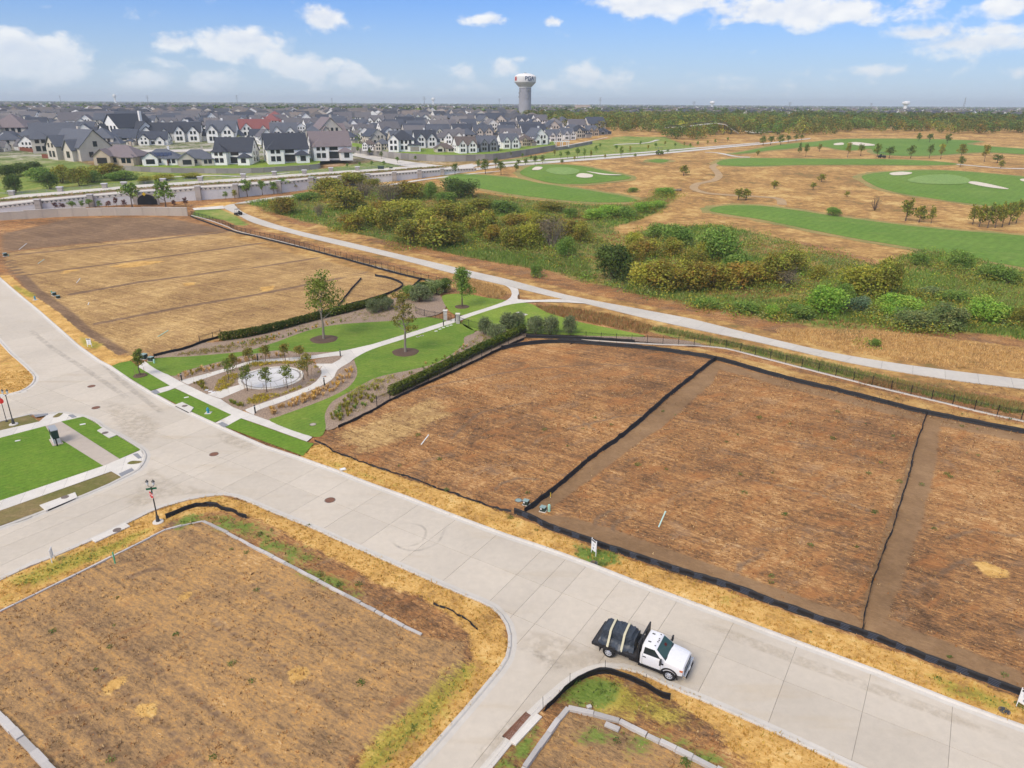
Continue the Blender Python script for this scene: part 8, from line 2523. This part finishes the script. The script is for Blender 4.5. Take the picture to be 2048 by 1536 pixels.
def truck():
    fr, re = Vector(G(1347, 1366)), Vector(G(1226, 1319))
    ang = math.atan2(fr.y - re.y, fr.x - re.x)
    WB = (fr - re).length
    # near side wheels are 1.0 m to the right of the centre line
    right = Vector((math.sin(ang), -math.cos(ang)))
    org = fr - right * .98 - Vector((math.cos(ang), math.sin(ang))) * .35
    root = empty('flatbed_truck', (org.x, org.y, .045), ang); tag(root, 'white single-cab flatbed truck loaded under a strapped black tarp', 'truck')
    # local frame: +x forward, front axle at x=0, +y left
    def sec(x, hw, zb, zt, crown=.06, sh=.12):
        return [(x, -hw * .97, zb), (x, -hw, zb + .25), (x, -hw, zt - sh * 1.3), (x, -hw * .965, zt - sh * .35), (x, -hw * .86, zt), (x, -hw * .4, zt + crown), (x, 0, zt + crown * 1.2), (x, hw * .4, zt + crown), (x, hw * .86, zt), (x, hw * .965, zt - sh * .35), (x, hw, zt - sh * 1.3), (x, hw, zb + .25), (x, hw * .97, zb)]
    S1 = [sec(.88, .84, .72, 1.16, .03), sec(.80, .95, .66, 1.26, .05), sec(.45, 1.0, .62, 1.33, .06), sec(0, 1.02, .62, 1.37, .06), sec(-.48, 1.02, .60, 1.41, .05), sec(-.62, 1.02, .56, 1.42, .02), sec(-1.2, 1.02, .54, 1.40, .0), sec(-1.98, 1.02, .54, 1.40, .0), sec(-2.03, .98, .58, 1.38, .0)]
    v, f = loft(S1)
    body = MB(); body.add(v, f)
    body.build('body', MATS['truck_white'], root, smooth=True)
    # cab top
    def ring(x0, x1, hw, z, r):
        return [(x0, -hw + r, z), (x0 - r * .5, -hw, z), (x1 + r * .3, -hw, z), (x1, -hw + r, z), (x1, hw - r, z), (x1 + r * .3, hw, z), (x0 - r * .5, hw, z), (x0, hw - r, z)]
    G_ = [ring(-.30, -2.0, .97, 1.36, .06), ring(-1.02, -1.98, .83, 1.93, .08), ring(-1.12, -1.94, .77, 2.01, .12), ring(-1.28, -1.85, .6, 2.035, .1)]
    v = [p for s in G_ for p in s]; n = 8
    f = [(k * n + i, k * n + (i + 1) % n, (k + 1) * n + (i + 1) % n, (k + 1) * n + i) for k in range(3) for i in range(n)] + [tuple(range(3 * n, 4 * n))]
    cab = MB(); cab.add(v, f)
    cab.build('cab_roof', MATS['truck_white'], root, smooth=True)
    # glass, a little proud of the cab
    def pane(pts, name, mat='glass_truck', parent=root, th=.012):
        a, b, c = (Vector(p) for p in pts[:3]); nn = (b - a).cross(c - a).normalized()
        m = len(pts); vv = [Vector(p) + nn * th for p in pts] + [Vector(p) - nn * .02 for p in pts]
        return MB().add(vv, [tuple(range(m)), tuple(range(2 * m - 1, m - 1, -1))] + [(i, (i + 1) % m, m + (i + 1) % m, m + i) for i in range(m)]).build(name, MATS[mat], parent)
    ws = pane([(-.34, .90, 1.40), (-.30, .5, 1.40), (-.29, 0, 1.40), (-.30, -.5, 1.40), (-.34, -.90, 1.40), (-1.0, -.77, 1.91), (-1.0, .77, 1.91)], 'windshield')
    pane([(-.35, .82, 1.425), (-.35, -.82, 1.425), (-.42, -.82, 1.475), (-.42, .82, 1.475)], 'wiper_cowl', 'truck_black', ws, .02)
    pane([(-.66, .34, 1.655), (-.66, .10, 1.655), (-.80, .10, 1.765), (-.80, .34, 1.765)], 'red_jacket', 'interior', ws, .015)
    for s in (-1, 1):
        q = [(-.66, s * .955, 1.42), (-1.82, s * .955, 1.42), (-1.78, s * .848, 1.86), (-1.12, s * .848, 1.86)]
        if s > 0: q = q[::-1]
        pane(q, 'side_window', 'glass_dark')
        # door outline, handle, mirror, flare, step
        dr = MB()
        for x in (-.60, -1.86): dr.box((x, s * 1.021, 1.0), (.018, .012, .82))
        dr.box((-1.23, s * 1.021, .60), (1.26, .012, .018))
        door = dr.build('door', MATS['sign_grey'], root)
        MB().box((-1.72, s * 1.035, 1.22), (.22, .035, .05)).build('handle', MATS['truck_black'], door)
        mr = MB(); mr.tube((-.62, s * 1.0, 1.38), (-.58, s * 1.22, 1.42), .025, n=6); mr.tube((-.62, s * 1.0, 1.52), (-.58, s * 1.22, 1.54), .02, n=6); mr.box((-.56, s * 1.30, 1.48), (.10, .24, .36))
        mr.build('side_mirror', MATS['truck_black'], root)
        MB().box((-1.25, s * .98, .44), (1.7, .22, .06)).build('side_step', MATS['truck_black'], root)
        MB().box((-.52, s * 1.03, 1.14), (.2, .02, .11)).build('fender_badge', MATS['truck_black'], root)
        fl = MB()
        pr = [(math.cos(t), math.sin(t)) for t in np.linspace(-.12, math.pi + .12, 15)]
        vv, ff = [], []
        for c_, s_ in pr:
            for rr, yy in ((.50, .80), (.50, 1.06), (.60, 1.075), (.60, 1.0)): vv.append((c_ * rr, s * yy, .42 + s_ * rr))
        ff = ribbon_quads(15, 4)
        fl.add(vv, ff); fl.build('wheel_flare', MATS['truck_black'], root)
        MB().lathe([(.48, 0), (.48, .03)], (0, s * .74, .42), n=24, axis='Y').build('wheel_well_shade', MATS['rubber'], root)  # dark disc behind the wheel, its colour standing in for shade in the well
        hl = MB().box((.80, s * .80, 1.05), (.14, .26, .24)).build('headlight', MATS['lens'], root, bevel=.02)
        MB().box((.74, s * .955, 1.06), (.2, .06, .12)).build('turn_lamp', MATS['amber'], hl)
    # grille, bumper
    MB().box((.86, 0, 1.0), (.10, 1.34, .34)).build('grille', MATS['truck_black'], root, bevel=.02)
    for k in range(2): MB().box((.915, 0, .93 + .14 * k), (.02, 1.2, .045)).build('grille_bar', MATS['sign_grey'], root)
    text_mesh('FORD', .11, MATS['sign_grey'], root, 'badge', Vector((.93, 0, 1.0)), 0.0)
    MB().box((.96, 0, .68), (.20, 1.98, .26)).build('bumper', MATS['chrome'], root, bevel=.04)
    MB().box((1.04, 0, .56), (.12, 1.5, .14)).build('air_dam', MATS['truck_black'], root)
    MB().box((1.065, 0, .70), (.02, .32, .16)).build('number_plate', MATS['white_paint'], root)
    for s in (-1, 1): MB().box((1.05, s * .68, .66), (.04, .2, .12)).build('fog_lamp', MATS['truck_black'], root)
    for k in range(5): MB().box((-1.12 - .03 * abs(k - 2), (k - 2) * (.17 if abs(k - 2) < 2 else .30), 2.035), (.09, .05, .035)).build('roof_lamp', MATS['truck_black'], root)
    for s in (-1, 1): MB().box((-1.62, s * .42, 2.04), (.2, .09, .03)).build('roof_mount', MATS['truck_black'], root)
    for s in (-1, 1): MB().box((.1, s * .5, 1.435), (.9, .02, .012)).build('hood_crease', MATS['truck_white'], root)
    # chassis and wheels
    MB().box((-2.2, .42, .62), (6.0, .1, .22)).box((-2.2, -.42, .62), (6.0, .1, .22)).box((-WB, 0, .5), (.3, 1.5, .3)).build('chassis', MATS['truck_black'], root)
    MB().box((-2.45, -.72, .55), (.7, .35, .35)).build('fuel_tank', MATS['truck_black'], root)
    def wheel(x, y, s, w=.26):
        t = MB().lathe([(.245, -w / 2), (.37, -w / 2), (.415, -w / 2 + .04), (.425, 0), (.415, w / 2 - .04), (.37, w / 2), (.245, w / 2)], (x, y, .425), n=28, axis='Y', cap=False).build('wheel', MATS['rubber'], root, smooth=True)
        r_ = MB().lathe([(.25, s * w / 2 - s * .0), (.235, s * w / 2 - s * .04), (.16, s * w / 2 - s * .055), (.10, s * w / 2 - s * .02), (.085, s * w / 2 + s * .03), (.01, s * w / 2 + s * .035)], (x, y, .425), n=24, axis='Y', cap=False).build('rim', MATS['wheel_steel'], t, smooth=True)
        h = MB()
        for k in range(8):
            a = k * math.pi / 4
            h.tube((x + .185 * math.cos(a), y + s * w / 2 - s * .045, .425 + .185 * math.sin(a)), (x + .185 * math.cos(a), y + s * w / 2 - s * .03, .425 + .185 * math.sin(a)), .03, n=8)
        h.build('hand_hole_shade', MATS['rubber'], t)  # dark studs on the rim, coloured as the shade inside its holes
    for s in (-1, 1):
        wheel(0, s * .90, s); wheel(-WB, s * .92, s); wheel(-WB, s * .62, s)
        MB().box((-WB - .62, s * .86, .58), (.03, .5, .5)).build('mud_flap', MATS['rubber'], root)
    # flatbed
    X0, X1 = -2.18, -5.35
    bw = 1.18
    MB().box(((X0 + X1) / 2, 0, .92), (X0 - X1, 2 * bw, .05)).build('bed_floor', MATS['timber'], root)
    for k in range(12):
        yk = -bw + .1 + k * (2 * bw - .2) / 11
        MB().box(((X0 + X1) / 2, yk, .955), (X0 - X1 - .1, .17, .03)).build('bed_plank', MATS['steel_bed'], root)
    fr_ = MB()
    for s in (-1, 1): fr_.box(((X0 + X1) / 2, s * bw, .88), (X0 - X1, .07, .18))
    fr_.box((X1, 0, .88), (.08, 2 * bw, .18)).box((X0, 0, .88), (.08, 2 * bw, .18))
    fr_.build('bed_frame', MATS['truck_black'], root)
    for k in range(7): MB().box((X0 - .3 - k * .43, -bw - .05, .86), (.09, .05, .12)).build('stake_pocket', MATS['truck_black'], root)
    hb = MB()
    for y in (-1.14, -.38, .38, 1.14): hb.box((X0 + .04, y, 1.58), (.09, .09, 1.35))
    for z in (1.0, 1.35, 2.24): hb.box((X0 + .04, 0, z), (.085, 2.36, .10))
    hb.box((X0 + .04, -.76, 1.66), (.05, .68, 1.2)).box((X0 + .04, .76, 1.66), (.05, .68, 1.2)).box((X0 + .04, 0, 1.12), (.05, .7, .3))
    hb.build('headboard', MATS['truck_black'], root)
    for s in (-1, 1): MB().box((X1 - .02, s * .9, .80), (.05, .3, .12)).build('tail_lamp', MATS['stop_red'], root)
    # load: bundle under a tarp, draped and creased
    load = empty('tarp_load', root.matrix_basis @ Vector((X1 + 1.45, -.05, .97)) if False else (0, 0, 0))
    mw = Matrix.Translation((org.x, org.y, .045)) @ Matrix.Rotation(ang, 4, 'Z')
    load.location = mw @ Vector((-3.78, .04, .975)); load.rotation_euler = (0, 0, ang + .02)
    tag(load, 'dark blue-black tarpaulin bundle strapped on the truck bed', 'tarpaulin load')
    r = np.random.default_rng(9)
    nx, npf = 27, 23
    prof0 = [(-1.08, 0), (-1.05, .08), (-.98, .2), (-.90, .32), (-.80, .40), (-.68, .45), (-.655, .62), (-.65, .86), (-.62, .99), (-.48, 1.05), (-.22, 1.07), (.04, 1.08), (.30, 1.07), (.52, 1.05), (.64, .99), (.68, .86), (.69, .66), (.72, .48), (.82, .36), (.90, .26), (.95, .15), (.98, .06), (1.0, 0)]
    vv = []
    for i in range(nx):
        t = i / (nx - 1); x = -1.2 + 2.34 * t
        top = 1.0 - .10 * (t > .9) - .05 * math.sin(t * 9)
        endf = 1.0 if .04 < t < .93 else (.86 if t <= .04 else .82)
        flare = 1.0 + .06 * math.sin(t * 11 + 1) * (1 if t > .1 else .3)
        for j, (y, z) in enumerate(prof0):
            k = (1 - z / 1.1)
            dx = -.0
            if t > .93: dx = .10 * k
            if t < .05: dx = -.10 * k + .06
            ny = y * (1 + (flare - 1) * k * 1.8) * (1 if endf > .9 else .94)
            nz = z * .9 * top * (1 if endf > .9 else .9)
            wr = .016 * math.sin(3.1 * j + 17 * t) + .024 * r.normal() * (1 if j not in (0, 22) else 0)
            vv.append((x + dx + wr * .6, ny + wr * (.6 + k), max(0, nz + wr * (z > 0))))
    ff = ribbon_quads(nx, npf)
    ff += [tuple(range(npf)), tuple(range((nx - 1) * npf + npf - 1, (nx - 1) * npf - 1, -1))]
    me = mesh_np('tarp', vv, ff, MATS['tarp'], smooth=True)
    bm = bmesh.new(); bm.from_mesh(me); bmesh.ops.recalc_face_normals(bm, faces=bm.faces)
    bm.to_mesh(me); bm.free()
    me.set_sharp_from_angle(angle=R(24))
    tp = obj('tarp', me, load)
    for k, xs in enumerate((-.55, .42)):
        st = MB(); sv = []
        pts = [(-1.24, -.12), (-1.16, .02), (-.98, .38), (-.76, .84), (-.68, 1.0), (-.50, 1.045), (-.2, 1.055), (.1, 1.055), (.4, 1.05), (.62, 1.02), (.74, .9), (.9, .45), (1.16, .02), (1.24, -.12)]
        for i, (y, z) in enumerate(pts):
            for dx in (-.075, .075): sv.append((xs + dx + .04 * math.sin(i * .5), y, z))
            for dx in (.075, -.075): sv.append((xs + dx + .04 * math.sin(i * .5), y * .98, z - .03))
        m = len(pts); sf = []
        for i in range(m - 1):
            for q in range(4): sf.append((i * 4 + q, i * 4 + (q + 1) % 4, (i + 1) * 4 + (q + 1) % 4, (i + 1) * 4 + q))
        st.add(sv, sf); st.build('strap', MATS['strap'], load)
    MB().box((1.42, -.2, .38), (.05, .34, .55), .2, tilt=Matrix.Rotation(.5, 3, 'Y')).build('carton_end', MATS['timber'], load)
truck()

# ------------------------------------------------------------------ golf carts
def cart(P, rz, label, person=False, s=1.0):
    root = empty('golf_cart', P, rz); tag(root, label, 'golf cart', 'golf carts'); root.scale = (s, s, s)
    MB().box((0, 0, .45), (2.4, 1.15, .28)).box((.85, 0, .7), (.65, 1.1, .32), taper=.8).box((-.85, 0, .72), (.6, 1.15, .35)).build('body', MATS['truck_black'], root, bevel=.05)
    MB().box((-.15, 0, .78), (.55, 1.1, .14)).build('seat', MATS['sign_dark'], root)
    MB().box((-.45, 0, 1.05), (.12, 1.1, .45)).build('backrest', MATS['sign_dark'], root)
    MB().box((-.05, 0, 1.9), (1.75, 1.2, .07)).build('canopy', MATS['sign_dark'], root, bevel=.02)
    for x in (-.8, .7):
        for y in (-.52, .52): MB().tube((x + (.15 if x > 0 else 0), y, .7), (x, y, 1.88), .025, n=5).build('canopy_post', MATS['black_metal'], root)
    for x in (-.8, .85):
        for y in (-.5, .5): MB().lathe([(.05, -.1), (.24, -.1), (.26, 0), (.24, .1), (.05, .1)], (x, y, .26), n=16, axis='Y').build('wheel', MATS['rubber'], root)
cart(G3(477, 431, .13), -2.2, 'small dark golf cart driving up the trail near the white wall')
cart(G3(1763, 318, .5), .1, 'dark golf cart parked in the tree row by the middle fairway', s=1.5)
cart(G3(1319, 309, .2), .35, 'dark vehicle on the far road below the green slope', s=1.7)
# ------------------------------------------------------------------ air
def haze():
    x0, x1, y0, y1, z0, z1 = -17500, 17500, -17500, 17500, -1.6, 120
    mb = MB(); mb.box(((x0 + x1) / 2, (y0 + y1) / 2, (z0 + z1) / 2), (x1 - x0, y1 - y0, z1 - z0))
    m = bpy.data.materials.new('haze'); m.use_nodes = True
    t = m.node_tree; t.nodes.clear()
    o = t.nodes.new('ShaderNodeOutputMaterial'); v = t.nodes.new('ShaderNodeVolumePrincipled')
    v.inputs['Color'].default_value = (.84, .94, 1.0, 1)
    v.inputs['Density'].default_value = 0.00014
    v.inputs['Anisotropy'].default_value = 0.0
    t.links.new(v.outputs[0], o.inputs['Volume'])
    ob = mb.build('haze', m); ob['kind'] = 'stuff'; tag(ob, 'thin pale blue air over the whole view', 'haze')
haze()
